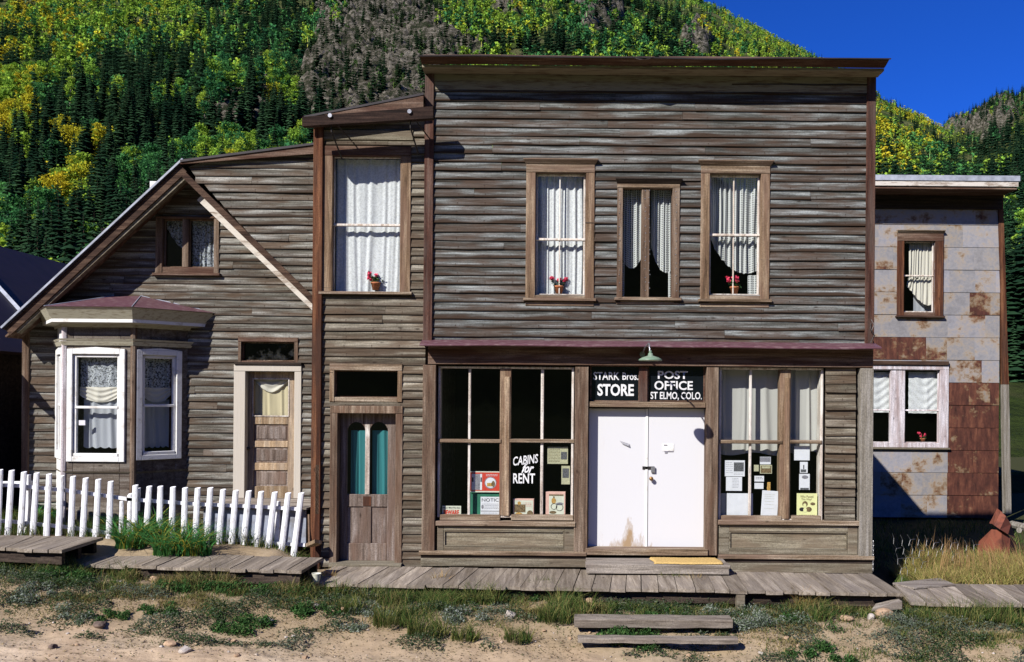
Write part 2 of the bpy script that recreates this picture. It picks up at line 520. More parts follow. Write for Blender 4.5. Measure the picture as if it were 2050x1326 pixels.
M['purple_metal'] = painted('purple_metal', (.105, .045, .058, 1), (.20, .13, .135, 1), 0.45, 0.6, 9, (1, 3, 3))
M['dark_roof'] = plain('dark_roof', (.035, .028, .032), 0.6, 0.3, 0.3, 4, 0.2)
M['roof_purple'] = plain('roof_purple', (.030, .018, .018), 0.5, 0.3, 0.25, 3, 0.2)
M['roof_edge'] = plain('roof_edge', (.33, .35, .42), 0.45, 0.5, 0.3, 6, 0.2)
M['cream'] = painted('cream', (.42, .39, .30, 1), (.22, .18, .12, 1), 0.7, 0.5, 6, (1, 3, 5))
M['cream_dark'] = painted('cream_dark', (.25, .22, .15, 1), (.12, .08, .05, 1), 0.75, 0.75, 5, (0.6, 3, 6))
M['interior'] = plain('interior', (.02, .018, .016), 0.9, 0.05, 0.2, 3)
M['glass'] = glass_mat('glass')
M['glass_dusty'] = glass_mat('glass_dusty', (0.85, 0.87, 0.87), dust=0.12)
M['black_glass'] = plain('black_glass', (.006, .008, .011), 0.12, 0.5, 0.2, 4)
M['lettering'] = painted('lettering', (.72, .72, .74, 1), (.35, .36, .38, 1), 0.6, 0.15, 14)
M['lace'] = cloth('lace', (.90, .89, .92), 0.22, 'lace', 40, trans=.25)
M['lace_open'] = cloth('lace_open', (.66, .68, .74), 0.8, 'lace', 38)
M['dotted'] = cloth('dotted', (.80, .80, .80), 0.8, 'dots', 30)
M['voile'] = cloth('voile', (.62, .63, .70), 0.12)
M['linen'] = cloth('linen', (.50, .48, .46), 0.0, trans=0.15)
M['cream_cloth'] = cloth('cream_cloth', (.66, .56, .38), 0.0, trans=0.2)
M['cream_swag'] = cloth('cream_swag', (.76, .70, .62), 0.0, trans=0.25)
M['teal_cloth'] = cloth('teal_cloth', (.05, .21, .23), 0.0, trans=0.2)
M['terracotta'] = plain('terracotta', (.42, .15, .07), 0.8, 0.2, 0.2, 20)
M['petal'] = plain('petal', (.85, .06, .13), 0.6, 0.2, 0.35, 60)
M['leaf'] = plain('leaf', (.035, .09, .025), 0.6, 0.3, 0.4, 60)
M['iron'] = plain('iron', (.05, .045, .045), 0.5, 0.4, 0.3, 20, 0.2, 0.6)
M['steel'] = plain('steel', (.4, .4, .42), 0.4, 0.5, 0.3, 20, 0.1, 0.8)
M['brass'] = plain('brass', (.30, .17, .07), 0.4, 0.5, 0.3, 20, 0.1, 0.8)
M['enamel_green'] = painted('enamel_green', (.16, .24, .17, 1), (.28, .30, .25, 1), 0.4, 0.4, 12)
M['enamel_white'] = plain('enamel_white', (.6, .6, .5), 0.5, 0.3, 0.1, 12)
M['paper'] = plain('paper', (.66, .65, .70), 0.8, 0.1, 0.06, 12)
M['paper_old'] = plain('paper_old', (.42, .40, .27), 0.8, 0.1, 0.2, 40)
M['paper_yellow'] = plain('paper_yellow', (.72, .70, .36), 0.8, 0.1, 0.06, 12)
M['pink_card'] = plain('pink_card', (.66, .40, .34), 0.7, 0.2, 0.1, 20)
M['red_card'] = plain('red_card', (.52, .05, .03), 0.6, 0.3, 0.15, 20)
M['green_card'] = plain('green_card', (.03, .16, .10), 0.6, 0.3, 0.2, 12)
M['ink'] = plain('ink', (.03, .025, .03), 0.8, 0.1, 0.3, 60)
M['grey_ink'] = plain('grey_ink', (.22, .21, .24), 0.8, 0.1, 0.5, 80)
M['sepia'] = plain('sepia', (.16, .11, .06), 0.8, 0.1, 0.8, 70)
M['ochre_ink'] = plain('ochre_ink', (.45, .26, .08), 0.8, 0.1, 0.5, 70)
M['photo_ink'] = plain('photo_ink', (.10, .10, .11), 0.8, 0.1, 0.95, 90)
M['coir'] = plain('coir', (.50, .34, .13), 0.95, 0.05, 0.35, 90, 0.5)
def _whitedoor():
    t = NT('white_door')
    geo = t.coords((1, 1, 1))
    sp = t.n('ShaderNodeSeparateXYZ'); t.l(t.geo.outputs['Position'], sp.inputs[0])
    n = t.noise(t.coords((7, 7, 2.2)), 1.4, 7, 0.7)
    # scuffs climb from the foot of the door where boots hit it, worst near the middle of the left leaf
    h = t.val('SUBTRACT', 1.0, t.val('MULTIPLY', t.val('SUBTRACT', sp.outputs[2], 0.66), 1.7))
    cx = t.val('ABSOLUTE', t.val('SUBTRACT', sp.outputs[0], 1.13))
    h = t.val('SUBTRACT', h, t.val('MULTIPLY', cx, 1.7))
    f = t.val('ADD', t.val('MULTIPLY', h, 0.42), t.val('SUBTRACT', n, 0.36))
    fr = t.ramp(f, [(0.24, (0, 0, 0)), (0.30, (.35, .35, .35)), (0.46, (1, 1, 1))])
    c = t.mix(fr, (.64, .635, .66), (.36, .25, .15))
    n3 = t.noise(t.coords((5, 5, 1.5)), 1.0, 6, 0.7)
    c = t.mix(t.ramp(n3, [(.62, (0, 0, 0)), (.75, (.5, .5, .5))]), c, (.60, .57, .58))
    t.bsdf(c, 0.5, 0.3, t.bump(n3, 0.15, 0.006))
    return t.m
M['white_door'] = _whitedoor()
# ------------------------------------------------------------------ ground shape
def ground_z(X, Y):
    X = np.asarray(X, dtype=float); Y = np.asarray(Y, dtype=float)
    bank = np.interp(X, [-30, -8, -6.2, -4, -2, 0, 4, 6, 30], [.80, .66, .54, .40, .28, .22, .13, .14, .1])
    road = np.interp(X, [-30, -8, 0, 8, 30], [.75, .38, -.02, -.12, -.3])
    yard = np.interp(X, [-30, -8, -4, -3.4, 4.6, 4.8, 5.3, 5.8, 30], [.95, .86, .68, .40, .40, .10, .12, .32, .30])
    yb = np.where(X < -3.4, -0.35, 0.3)
    t = np.clip((Y + 3.15) / 1.35, 0, 1); t = t * t * (3 - 2 * t)
    z = road * (1 - t) + bank * t
    t2 = np.clip((Y + 1.0) / 0.8, 0, 1)
    z = z * (1 - t2) + yard * t2
    amp = np.where((Y > -3.6), .09, .03)
    z = z + (fbm(X * 1.1 + 40, Y * 1.5 + 30, 4) - .5) * amp * 1.4 * np.clip(1.2 - np.abs(Y + 2.2) * .2, .3, 1)
    z = z + (fbm(X * 5 + 4, Y * 6 + 3, 3) - .5) * .035
    # wheel tracks along the road
    z = z - .018 * np.exp(-((Y + 3.75 + .12 * np.sin(X * .7)) / .16) ** 2) + .012 * np.exp(-((Y + 3.45 + .1 * np.sin(X * .6 + 1)) / .08) ** 2)
    z = z - .28 * np.clip((X - 5.2) / 1.0, 0, 1) * np.clip((Y - 1.6) / 2.0, 0, 1)
    z = z + np.clip(Y - 8, 0, 200) * 0.015
    return z

# ------------------------------------------------------------------ siding
def siding(name, parent, mat, Y, xl, xr, z0, z1, pitch=0.128, holes=(), seed=1, butt=0.023, joint=(2.2, 5.0), warp=1.0):
    r = random.Random(seed)
    mb = MB()
    fl = (lambda z: xl) if not callable(xl) else xl
    fr = (lambda z: xr) if not callable(xr) else xr
    z = z0; row = 0
    while z < z1 - 0.01:
        zt = min(z + pitch, z1)
        # x cuts of this row: hole edges + butt joints
        a0, b0 = min(fl(z), fl(zt)), max(fr(z), fr(zt))
        if b0 - a0 < 0.02: z = zt; row += 1; continue
        joints = []
        x = a0 + r.uniform(0.6, joint[1])
        while x < b0 - 0.4:
            joints.append(x); x += r.uniform(*joint)
        hs = [h for h in holes if h[3] > z + .004 and h[2] < zt - .004 and h[1] > a0 and h[0] < b0]
        cuts = sorted(set([a0, b0] + [c for h in hs for c in (h[0], h[1]) if a0 < c < b0] + joints))
        for xa, xb in zip(cuts[:-1], cuts[1:]):
            if xb - xa < 0.01: continue
            xm = (xa + xb) / 2
            za, zb_ = z, zt
            skip = False
            for h in hs:
                if h[0] <= xm <= h[1]:
                    if h[2] <= z + .004 and h[3] >= zt - .004: skip = True
                    elif h[2] > z + .004: zb_ = min(zb_, h[2])
                    else: za = max(za, h[3])
            if skip or zb_ - za < .006: continue
            gap = 0.0015
            n = max(1, int((xb - xa) / 0.35))
            V = []; F = []; UVs = []
            ph = r.uniform(0, 100); tilt = r.uniform(-.002, .002) * warp; cup = r.uniform(-.003, .006) * warp
            vz0 = (za - z) / pitch; vz1 = (zb_ - z) / pitch
            def edge(x, z_):
                return min(max(x, fl(z_) if xa <= a0 + 1e-6 else x), fr(z_) if xb >= b0 - 1e-6 else x)
            for i in range(n + 1):
                x = xa + gap + (xb - xa - 2 * gap) * i / n
                wv = (float(vnoise(x * 1.7 + ph, row * 3.1)) - .5) * .010 * warp + tilt * (i / n - .5)
                yv = (float(vnoise(x * 1.3 + ph + 50, row * 2.3)) - .5) * .012 * warp + cup
                xb_ = edge(x, za); xt_ = edge(x, zb_)
                tb = butt * (1 - vz0) + .003
                V += [(xb_, Y - tb - yv, za + wv), (xt_, Y - .003, zb_ + .012), (xb_, Y + .012, za + wv)]
            for i in range(n):
                k = i * 3; m = k + 3
                F += [(k, m, m + 1, k + 1), (k + 2, m + 2, m, k)]
                UVs += [[(i / n, vz0), ((i + 1) / n, vz0), ((i + 1) / n, vz1), (i / n, vz1)], [(0, 0)] * 4]
            F.append((0, 1, 2)); UVs.append([(0, 0)] * 3)
            k = n * 3; F.append((k, k + 2, k + 1)); UVs.append([(0, 0)] * 3)
            mb.add(V, F, UVs)
        z = zt; row += 1
    return mb.build(name, mat, parent)

def grow(r, a, b=None):
    b = a if b is None else b
    return (r[0] - a, r[1] + a, r[2] - b, r[3] + b)

def text_mesh(name, body, cx, z0, h, w, Y, mat, parent, bold=0.02, shear=0.0, arc=0.0, thick=0.002, M_=None, tilt=0.0):
    cu = bpy.data.curves.new(name, 'FONT')
    cu.body = body; cu.size = 1; cu.offset = bold; cu.shear = shear; cu.extrude = 0.0; cu.resolution_u = 3
    ob = bpy.data.objects.new(name, cu); COL.objects.link(ob)
    bpy.context.view_layer.update()
    me = bpy.data.meshes.new_from_object(ob.evaluated_get(bpy.context.evaluated_depsgraph_get()))
    bpy.data.objects.remove(ob); bpy.data.curves.remove(cu)
    A = np.zeros(len(me.vertices) * 3); me.vertices.foreach_get("co", A); A = A.reshape(-1, 3)
    mn, mx = A.min(0), A.max(0)
    x = (A[:, 0] - (mn[0] + mx[0]) / 2) / (mx[0] - mn[0]) * w
    z = (A[:, 1] - mn[1]) / (mx[1] - mn[1]) * h
    z = z + arc * (1 - (2 * x / w) ** 2) + tilt * x
    B = np.stack([x, np.zeros_like(x), z], 1)
    me.vertices.foreach_set("co", B.ravel())
    me.materials.clear(); me.materials.append(mat); me.update()
    o = bpy.data.objects.new(name, me); COL.objects.link(o)
    o.location = (cx, Y, z0)
    if M_ is not None: o.matrix_world = M_ @ Matrix.Translation((cx, Y, z0))
    attach(o, parent)
    return o

# ------------------------------------------------------------------ windows
def window(parent, Y, outer, glass, casing=True, rail=None, muntins=(), sill=True, hood=None, header=None, mats=None,
           sashw=.03, deep=.10, name='window', apron=None, pane='glass', mull=(), proud=.035, low_sash_only=False):
    """outer/glass: world rects (X0,X1,Z0,Z1). rail: z of the meeting rail. muntins: x positions. mull: (x0,x1) thick vertical posts"""
    mt = dict(casing=M['trim_z'], header=M['trim_x'], sash=M['sash'], sill=M['trim_x'], hood=M['trim_x'])
    if mats: mt.update(mats)
    opening = grow(glass, sashw)
    w = thing(name, None, None, ((outer[0] + outer[1]) / 2, Y, outer[2])); attach(w, parent)
    # side casings, then head and foot boards between/over them
    mb = MB(); mb.box(outer[0], opening[0], Y - proud, Y + deep, outer[2], opening[3]); mb.build('side_casing', mt['casing'], w)
    mb = MB(); mb.box(opening[1], outer[1], Y - proud, Y + deep, outer[2], opening[3]); mb.build('side_casing', mt['casing'], w)
    mb = MB()
    mb.box(outer[0], outer[1], Y - proud - .004, Y + deep, opening[3], outer[3])
    mb.build('header', mt['header'], w)
    mb = MB()
    mb.box(opening[0], opening[1], Y - proud + .01, Y + deep, outer[2], opening[2])
    mb.build('foot_board', mt['header'], w)
    mb = MB()
    g = glass
    mb.ring(opening, g, Y + .045, Y + .085)
    if rail is not None:
        mb.box(opening[0], opening[1], Y + .03, Y + .07, rail - .018, rail + .018)
    for x in muntins:
        mb.box(x - .009, x + .009, Y + .05, Y + .078, g[2], g[3])
    mb.build('sash', mt['sash'], w)
    for (a, b) in mull:
        q = MB(); q.box(a, b, Y - .01, Y + .09, opening[2], opening[3]); q.build('mullion', mt['casing'], w)
    q = MB(); q.quad(grow(g, .006), Y + .066); q.build('pane', M[pane], w)
    if sill:
        q = MB(); q.box(outer[0] - .03, outer[1] + .03, Y - proud - .045, Y + .01, outer[2] - .042, outer[2] - .001)
        q.build('sill', mt['sill'], w)
    if apron:
        q = MB(); q.box(outer[0], outer[1], Y - proud + .008, Y + .005, outer[2] - .042 - apron, outer[2] - .043)
        q.build('apron', mt['sill'], w)
    if hood:
        h = hood
        q = MB()
        q.add([(outer[0] - .005, Y - proud - .012, outer[3] + .001), (outer[1] + .005, Y - proud - .012, outer[3] + .001), (outer[1] + h, Y - proud - .06, outer[3] + .055), (outer[0] - h, Y - proud - .06, outer[3] + .055),
               (outer[0] - h, Y - proud - .06, outer[3] + .068), (outer[1] + h, Y - proud - .06, outer[3] + .068), (outer[1] + h, Y, outer[3] + .074), (outer[0] - h, Y, outer[3] + .074),
               (outer[0] - .005, Y, outer[3] + .001), (outer[1] + .005, Y, outer[3] + .001)],
              [(0, 1, 2, 3), (3, 2, 5, 4), (4, 5, 6, 7), (1, 9, 6, 5, 2), (0, 3, 4, 7, 8), (0, 8, 9, 1)])
        q.build('hood', mt['hood'], w)
    return w

def curtain(label, rect, Y, mat, folds=9, amp=.018, zb=None, xw=None, nu=90, nv=36, group=None, hf=0, Mx=None, seed=0, name='curtain', extra=None, gather=None):
    """hanging cloth; zb(s) lower outline as world z; gather(s,v)->x shift"""
    r = random.Random(seed + 5)
    x0, x1, z0, z1 = rect
    ph = [r.uniform(0, 6.28) for _ in range(6)]
    V = []; F = []; UV = []
    for j in range(nv + 1):
        v = j / nv
        for i in range(nu + 1):
            s = i / nu
            s_ = s + .16 * (float(vnoise(s * 5 + seed * 3.3, seed * 1.7 + v * .6)) - .5)
            zz0 = zb(s) if zb else z0
            z = zz0 + (z1 - zz0) * v
            x = x0 + (x1 - x0) * s
            if gather: x += gather(s, v)
            y = Y + amp * (math.sin(6.283 * folds * s_ + ph[0] + .5 * math.sin(3 * v + ph[1])) * (.4 + 1.1 * float(vnoise(s * 4 + seed, v + 9))) + .5 * math.sin(6.283 * folds * 1.7 * s_ + ph[2] + .8 * v) + .25 * math.sin(6.283 * folds * .37 * s + ph[3]))
            if hf: y += amp * 1.2 * math.sin(6.283 * hf * (v + .12 * math.cos(6.283 * (s - .5))) + ph[4])
            V.append((x, y, z))
            UV.append((s * (x1 - x0), v * (z1 - z0)))
    uvs = []
    for j in range(nv):
        for i in range(nu):
            a = j * (nu + 1) + i
            f = (a, a + 1, a + nu + 2, a + nu + 1)
            F.append(f); uvs.append([UV[k] for k in f])
    mb = MB(Mx); mb.add(V, F, uvs)
    if extra:
        for (ex0, ex1, ez0, ez1) in extra:
            n0 = 10; EV = []; EF = []; EU = []
            for j in range(n0 + 1):
                for i in range(9):
                    s = i / 8
                    EV.append((ex0 + (ex1 - ex0) * s, Y + amp * .6 * math.sin(s * 14 + j * .1), ez0 + (ez1 - ez0) * j / n0))
            for j in range(n0):
                for i in range(8):
                    a = j * 9 + i; f = (a, a + 1, a + 10, a + 9); EF.append(f)
                    EU.append([(EV[k][0], EV[k][2]) for k in f])
            mb.add(EV, EF, EU)
    o = mb.build(name, M[mat], None, smooth=True)
    return tag(o, label, 'curtain', group)

def geranium(label, px, pybase, Y, size=1.0, pot=True):
    x, _, z = W(px, pybase, Y)
    t = thing('flower_pot', label, 'flower pot', (x, Y, z), 'potted red geraniums on window sills')
    s = size
    if pot:
        mb = MB(); mb.lathe([(0.001, 0), (.038 * s, 0), (.052 * s, .07 * s), (.058 * s, .072 * s), (.058 * s, .09 * s), (.046 * s, .09 * s), (.001, .08 * s)], (x, Y, z))
        mb.build('pot', M['terracotta'], t, smooth=True)
    r = random.Random(int(px))
    mb = MB(); mf = MB()
    for _ in range(60):
        a = r.uniform(0, 6.28); q = r.uniform(0, .085) * s
        c = Vector((x + q * math.cos(a), Y + q * .7 * math.sin(a), z + (.09 + r.uniform(-.01, .07)) * s))
        d = Vector((r.uniform(-1, 1), r.uniform(-1, 1), r.uniform(-.3, .6))).normalized() * .018 * s
        e = d.cross(Vector((r.uniform(-1, 1), r.uniform(-1, 1), 1))).normalized() * .016 * s
        mb.add([c - d, c - e, c + d, c + e], [(0, 1, 2, 3)])
    for k in range(6):
        a = r.uniform(0, 6.28)
        cc = Vector((x + r.uniform(-.085, .085) * s, Y + r.uniform(-.03, .03), z + r.uniform(.13, .21) * s))
        for _ in range(26):
            o = Vector((r.gauss(0, 1), r.gauss(0, 1), r.gauss(0, 1))).normalized() * r.uniform(.010, .028) * s
            d = Vector((r.uniform(-1, 1), r.uniform(-1, 1), r.uniform(-1, 1))).normalized() * .013 * s
            e = d.cross(o).normalized() * .013 * s
            c = cc + o
            mf.add([c - d, c - e, c + d, c + e], [(0, 1, 2, 3)])
    mb.build('leaves', M['leaf'], t); mf.build('blossoms', M['petal'], t)
    return t

# =================================================================== STORE
SX0, SX1 = W(850, 400)[0], W(1750, 600)[0]
Zc_top = W(1300, 114, -.47)[2]
store = thing('store_building', 'two storey false fronted store of weathered grey clapboard with a cornice and shop windows', 'building', (1.4, 0, 0.4))
Zaw = W(1300, 690, 0)[2]
zfl = .45
holes_up = []
w1o = R(1053, 345, 1190, 598, 0); w1o = (R(1053, 330, 1190, 598)[0], R(1053, 330, 1190, 598)[1], R(1053, 330, 1190, 598)[2], R(1053, 330, 1190, 598)[3])
w1g = R(1076, 351, 1168, 588)
w2o = R(1235, 369, 1360, 597); w2g = R(1247, 378, 1345, 595)
w3o = R(1402, 333, 1540, 600); w3g = R(1424, 353, 1518, 588)
def hole(o, g): return (g[0] - .03, g[1] + .03, g[2] - .03, g[3] + .03)
siding('siding', store, M['siding_store'], 0.0, W(866, 400)[0], W(1734, 400)[0], Zaw - .03, W(1300, 150)[2], .1275,
       [hole(w1o, w1g), hole(w2o, w2g), hole(w3o, w3g)], seed=3, warp=1.3)
# corner boards
mb = MB(); a = R(850, 130, 868, 690); mb.box(a[0], a[1], -.055, .12, a[2], a[3] - .05); mb.build('corner_board', M['post_red'], store)
mb = MB(); a = R(1732, 150, 1750, 690); mb.box(a[0], a[1], -.045, .12, a[2], a[3] + .02); mb.build('corner_board', M['post_red'], store)
# cornice: crown moulding profile swept along the front, ends cut flush
cx0, cx1 = SX0 - .012, SX1 + .012
def zz(py): return CAM_Z - (py - PY0) * 12.5 / FPX
crown = [(-.47, zz(140)), (-.47, zz(134.5)), (-.445, zz(133)), (-.40, zz(147)), (-.33, zz(152)), (-.30, zz(153.5)), (-.30, zz(157)), (-.275, zz(160)), (-.20, zz(164)), (-.12, zz(167.5)), (-.07, zz(170)), (-.07, zz(176)), (0.0, zz(176)), (0.0, zz(136))]
NS = 60
def sweep(prof, xa, xb, mat, name, sag=0.006, seed=1):
    V = []; F = []
    n = len(prof)
    for i in range(NS + 1):
        x = xa + (xb - xa) * i / NS
        dz = (float(vnoise(x * .9 + seed * 7, 3.3)) - .5) * sag * 2
        for (y, z) in prof:
            V.append((x, y + (float(vnoise(x * 1.3 + seed, y * 3)) - .5) * sag, z + dz + .012 * (x - 1.4) / 3.3 * 0))
    for i in range(NS):
        for k in range(n):
            k2 = (k + 1) % n
            F.append((i * n + k2, i * n + k, (i + 1) * n + k, (i + 1) * n + k2))
    F.append(tuple(range(n))); F.append(tuple(range((NS + 1) * n - 1, NS * n - 1, -1)))
    m = MB(); m.add(V, F); return m.build(name, mat, store)
# the outer tip sits at y=114 in the photo; recompute z for points standing out from the wall
def zo(py, y): return CAM_Z - (py - 3.0 - PY0) * (12.5 + y) / FPX
top_prof = [(-.455, zo(118.5, -.455)), (-.40, zo(124, -.40)), (-.35, zo(129, -.35)), (-.31, zo(132, -.31)), (-.28, zo(134, -.28)), (0, zo(134, 0)), (0, zo(117, 0) + .02), (-.45, zo(117, -.45))]
sweep(top_prof, cx0, cx1, M['board_brown'], 'crown_moulding', .008, 2)
mid_prof = [(-.285, zo(135, -.285)), (-.285, zo(140, -.285)), (-.20, zo(145, -.20)), (-.13, zo(148, -.13)), (-.08, zo(151, -.08)), (-.05, zo(153, -.05)), (0, zo(153, 0)), (0, zo(135, 0))]
sweep(mid_prof, cx0 + .003, cx1 - .003, M['cream_dark'], 'bed_moulding', .004, 5)
fr_prof = [(-.03, zo(153.5, -.03)), (-.03, zo(184, -.03)), (0, zo(184, 0)), (0, zo(153.5, 0))]
sweep(fr_prof, SX0 + .02, SX1 - .13, M['cream_dark'], 'frieze', .002, 8)
cap_prof = [(-.49, zo(115.5, -.49)), (-.485, zo(118, -.485)), (0.25, zo(117, 0) + .03), (0.25, zo(115, 0) + .045)]
sweep(cap_prof, cx0 - .02, cx1 + .02, M['dark_roof'], 'roof_cap', .018, 11)
# bent scrap of flashing on the cap and a dark bird-nest clump
mb = MB(); a = W(1290, 116, -.47); mb.add([(a[0] - .22, -.49, a[2] + .01), (a[0], -.50, a[2] - .035), (a[0] + .22, -.49, a[2] + .03), (a[0] + .2, -.3, a[2] + .05), (a[0] - .2, -.3, a[2] + .03)], [(0, 1, 4), (1, 2, 3, 4)])
mb.build('bent_flashing', M['roof_edge'], store)
# false front back, side walls, gable roof, back wall
H_eave = 4.55 + 0.45
mb = MB()
Zt = zz(132)
mb.box(SX0 + .01, SX1 - .01, .14, .20, Zaw + 3.1, Zt)       # boards behind the parapet
mb.build('parapet_back', M['dark_wood'], store)
mb = MB()
mb.box(SX1 - .10, SX1 - .002, .13, 8.1, .1, H_eave)
mb.box(SX0 + .002, SX0 + .10, .13, 9.6, .1, H_eave)
mb.box(SX0 + .1, SX1 - .1, 9.5, 9.6, .1, H_eave)
mb.box(SX1 - .12, SX1 - .003, .02, .13, .1, Zaw - .03)
mb.build('side_wall', M['siding_grey'], store)
mb = MB()
xm = (SX0 + SX1) / 2; zr = H_eave + 1.75
mb.slab([(xm, .2, zr), (xm, 9.8, zr), (SX0 - .02, 9.8, H_eave), (SX0 - .02, .2, H_eave)], .05)
mb.slab([(SX1, .2, H_eave), (SX1, 9.8, H_eave), (xm, 9.8, zr), (xm, .2, zr)], .05)
mb.prism([(SX0, H_eave), (SX1, H_eave), (xm, zr)], 9.5, 9.58)
mb.build('roof', M['dark_roof'], store)
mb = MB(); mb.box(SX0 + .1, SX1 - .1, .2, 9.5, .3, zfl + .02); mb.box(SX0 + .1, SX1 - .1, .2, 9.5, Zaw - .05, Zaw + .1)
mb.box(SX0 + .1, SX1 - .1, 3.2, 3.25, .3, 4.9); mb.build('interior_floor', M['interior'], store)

# upper windows
wmat = dict(header=M['trim_x'])
window(store, 0, w1o, w1g, rail=R(0, 467, 1, 472)[2] + .015, muntins=[W(1120.5, 470)[0]], hood=.045, apron=.07)
window(store, 0, w2o, w2g, hood=.03, apron=.05, mull=[(R(1288, 0, 1304, 1)[0], R(1288, 0, 1304, 1)[1])], sashw=.004,
       mats=dict(casing=M['post_brown'], sash=M['post_brown'], hood=M['dark_wood']), deep=.08)
window(store, 0, w3o, w3g, rail=W(1470, 470)[2], muntins=[W(1470, 470)[0]], hood=.045, apron=.075)
# nails down the middle window casing
mb = MB()
for py in range(385, 592, 14):
    for px in (1292, 1300, 1240, 1353):
        x, _, z = W(px + rnd.uniform(-1, 1), py + rnd.uniform(-4, 4)); mb.box(x - .006, x + .006, -.042 if px in (1240, 1353) else -.016, -.008, z - .006, z + .006)
mb.build('nail_heads', M['steel'], store)

# awning strip
aw = R(846, 683, 1750, 700)
mb = MB(); V = []; F = []
for i in range(NS + 1):
    x = aw[0] + (aw[1] - aw[0]) * i / NS
    w_ = (float(vnoise(x * 2.2, 1.7)) - .5) * .022
    zt_ = W(0, 683)[2] - 0.00; zc = CAM_Z - (unroll(PX0 + x * 137, 684)[1]) * 12.5 / FPX
    zf = CAM_Z - (unroll(PX0 + x * 137, 699)[1]) * 12.25 / FPX
    zc = .5 * (Zaw + .05) + .5 * (Zaw + .05); zf = Zaw - .045
    V += [(x, .0, zc + w_ * .3), (x, -.275, zf + .02 + w_), (x, -.29, zf + w_), (x, -.285, zf - .012 + w_), (x, 0, zf + .03)]
for i in range(NS):
    for k in range(4):
        F.append((i * 5 + k + 1, i * 5 + k, (i + 1) * 5 + k, (i + 1) * 5 + k + 1))
F += [(0, 1, 2, 3, 4), (NS * 5 + 4, NS * 5 + 3, NS * 5 + 2, NS * 5 + 1, NS * 5)]
mb.add(V, F); mb.build('awning', M['purple_metal'], store)
mb = MB(); a = R(858, 702, 1746, 733); mb.box(a[0], a[1], -.05, .10, a[2], Zaw - .02); mb.build('fascia_beam', M['board_brown'], store)

# posts of the shop front
def vpost(x0, x1, y0, y1, Ya, Yb, mat, nm='post'):
    a = R(x0, y0, x1, y1); m = MB(); m.box(a[0], a[1], Ya, Yb, a[2], a[3]); return m.build(nm, mat, store)
vpost(846, 872, 731, 1108, -.04, .24, M['post_brown'])
vpost(1150, 1177, 735, 1110, -.03, .24, M['post_brown'])
vpost(1413, 1437, 735, 1112, -.03, .24, M['post_brown'])
vpost(1719, 1745, 738, 1120, -.06, .12, M['post_grey'], 'corner_board')
siding('siding', store, M['siding_entry'], .02, R(1659, 0, 1720, 1)[0], R(1659, 0, 1720, 1)[1], W(1690, 1046)[2], W(1690, 736)[2], .1265, seed=9, joint=(8, 9), warp=1.8)

# shop windows
def shop_window(x0, x1, ytop, ybot, bars, thick, name):
    """bars: list of (x0,x1) thin mullions, thick: list of wide"""
    Yg = .10
    w = None
    a = R(x0, ytop, x1, ybot)
    m = MB(); m.ring(grow(a, .035, .03), a, .05, .24); w = m.build(name, M['sash'], store)
    m = MB()
    for b in bars:
        q = R(b[0], ytop, b[1], ybot); m.box(q[0], q[1], .075, .115, a[2], a[3])
    m.build('mullion', M['sash'], w)
    for b in thick:
        q = R(b[0], ytop, b[1], ybot); m = MB()
        m.box(q[0], q[1], .045, .2, a[2], a[3])
        m.box(q[0] + (q[1] - q[0]) * .42, q[0] + (q[1] - q[0]) * .9, .03, .06, a[2], a[3] - .12)
        m.build('mullion', M['trim_z'], w)
    m = MB(); q = grow(a, .01); m.quad(q, .10); m.build('pane', M['glass'], w)
    return w, a
wl, al = shop_window(880, 1144, 738, 1034, [(936, 941), (1082, 1088)], [(1000, 1022)], 'shop_window')
wr, ar = shop_window(1445, 1645, 740, 1040, [(1502, 1507)], [(1563, 1584)], 'shop_window')
for w_, spans, yy in ((wl, [(877, 1003), (1020, 1150)], (880, 887)), (wr, [(1442, 1568), (1583, 1647)], (882, 889))):
    for s in spans:
        q = R(s[0], yy[0], s[1], yy[1]); m = MB(); m.box(q[0], q[1], .03, .115, q[2], q[3]); m.build('sash_bar', M['trim_x'], w_)
        q = R(s[0] + 3, yy[0] + 152, s[1] - 2, yy[1] + 156); m = MB(); m.box(q[0], q[1], .035, .12, q[2], q[3]); m.build('bottom_rail', M['trim_x'], w_)
def bulkhead(x0, x1, yt, yb, px0, px1, pyt, pyb):
    m = MB(); a = R(x0, yt - 9, x1, yt); m.box(a[0], a[1], -.05, .1, a[2], a[3]); m.build('sill_ledge', M['trim_x'], store)
    O = R(x0 + 2, yt + 1, x1 - 2, yb); I = R(px0, pyt, px1, pyb)
    m = MB(); m.ring(O, I, .0, .06); m.bar(I, .035, .06)
    m.ring(I, grow(I, -.02), .008, .036); m.build('bulkhead_panel', M['panel_x'], store)
bulkhead(873, 1152, 1053, 1104, 888, 1130, 1063, 1096)
bulkhead(1437, 1719, 1051, 1111, 1460, 1698, 1065, 1101)
def course(x0, x1, y0, y1, Ya, mat, nm):
    a = R(x0, y0, x1, y1); m = MB(); m.box(a[0], a[1], Ya, .1, a[2], a[3]); m.build(nm, mat, store)
course(840, 1174, 1103, 1111, -.07, M['trim_x'], 'base_moulding')
course(843, 1174, 1112, 1118, -.03, M['dark_wood'], 'base_moulding')
course(843, 1174, 1118, 1134, -.04, M['panel_x'], 'base_board')
course(1437, 1747, 1111, 1119, -.07, M['trim_x'], 'base_moulding')
course(1440, 1745, 1120, 1127, -.03, M['dark_wood'], 'base_moulding')
course(1440, 1745, 1127, 1146, -.04, M['panel_x'], 'base_board')

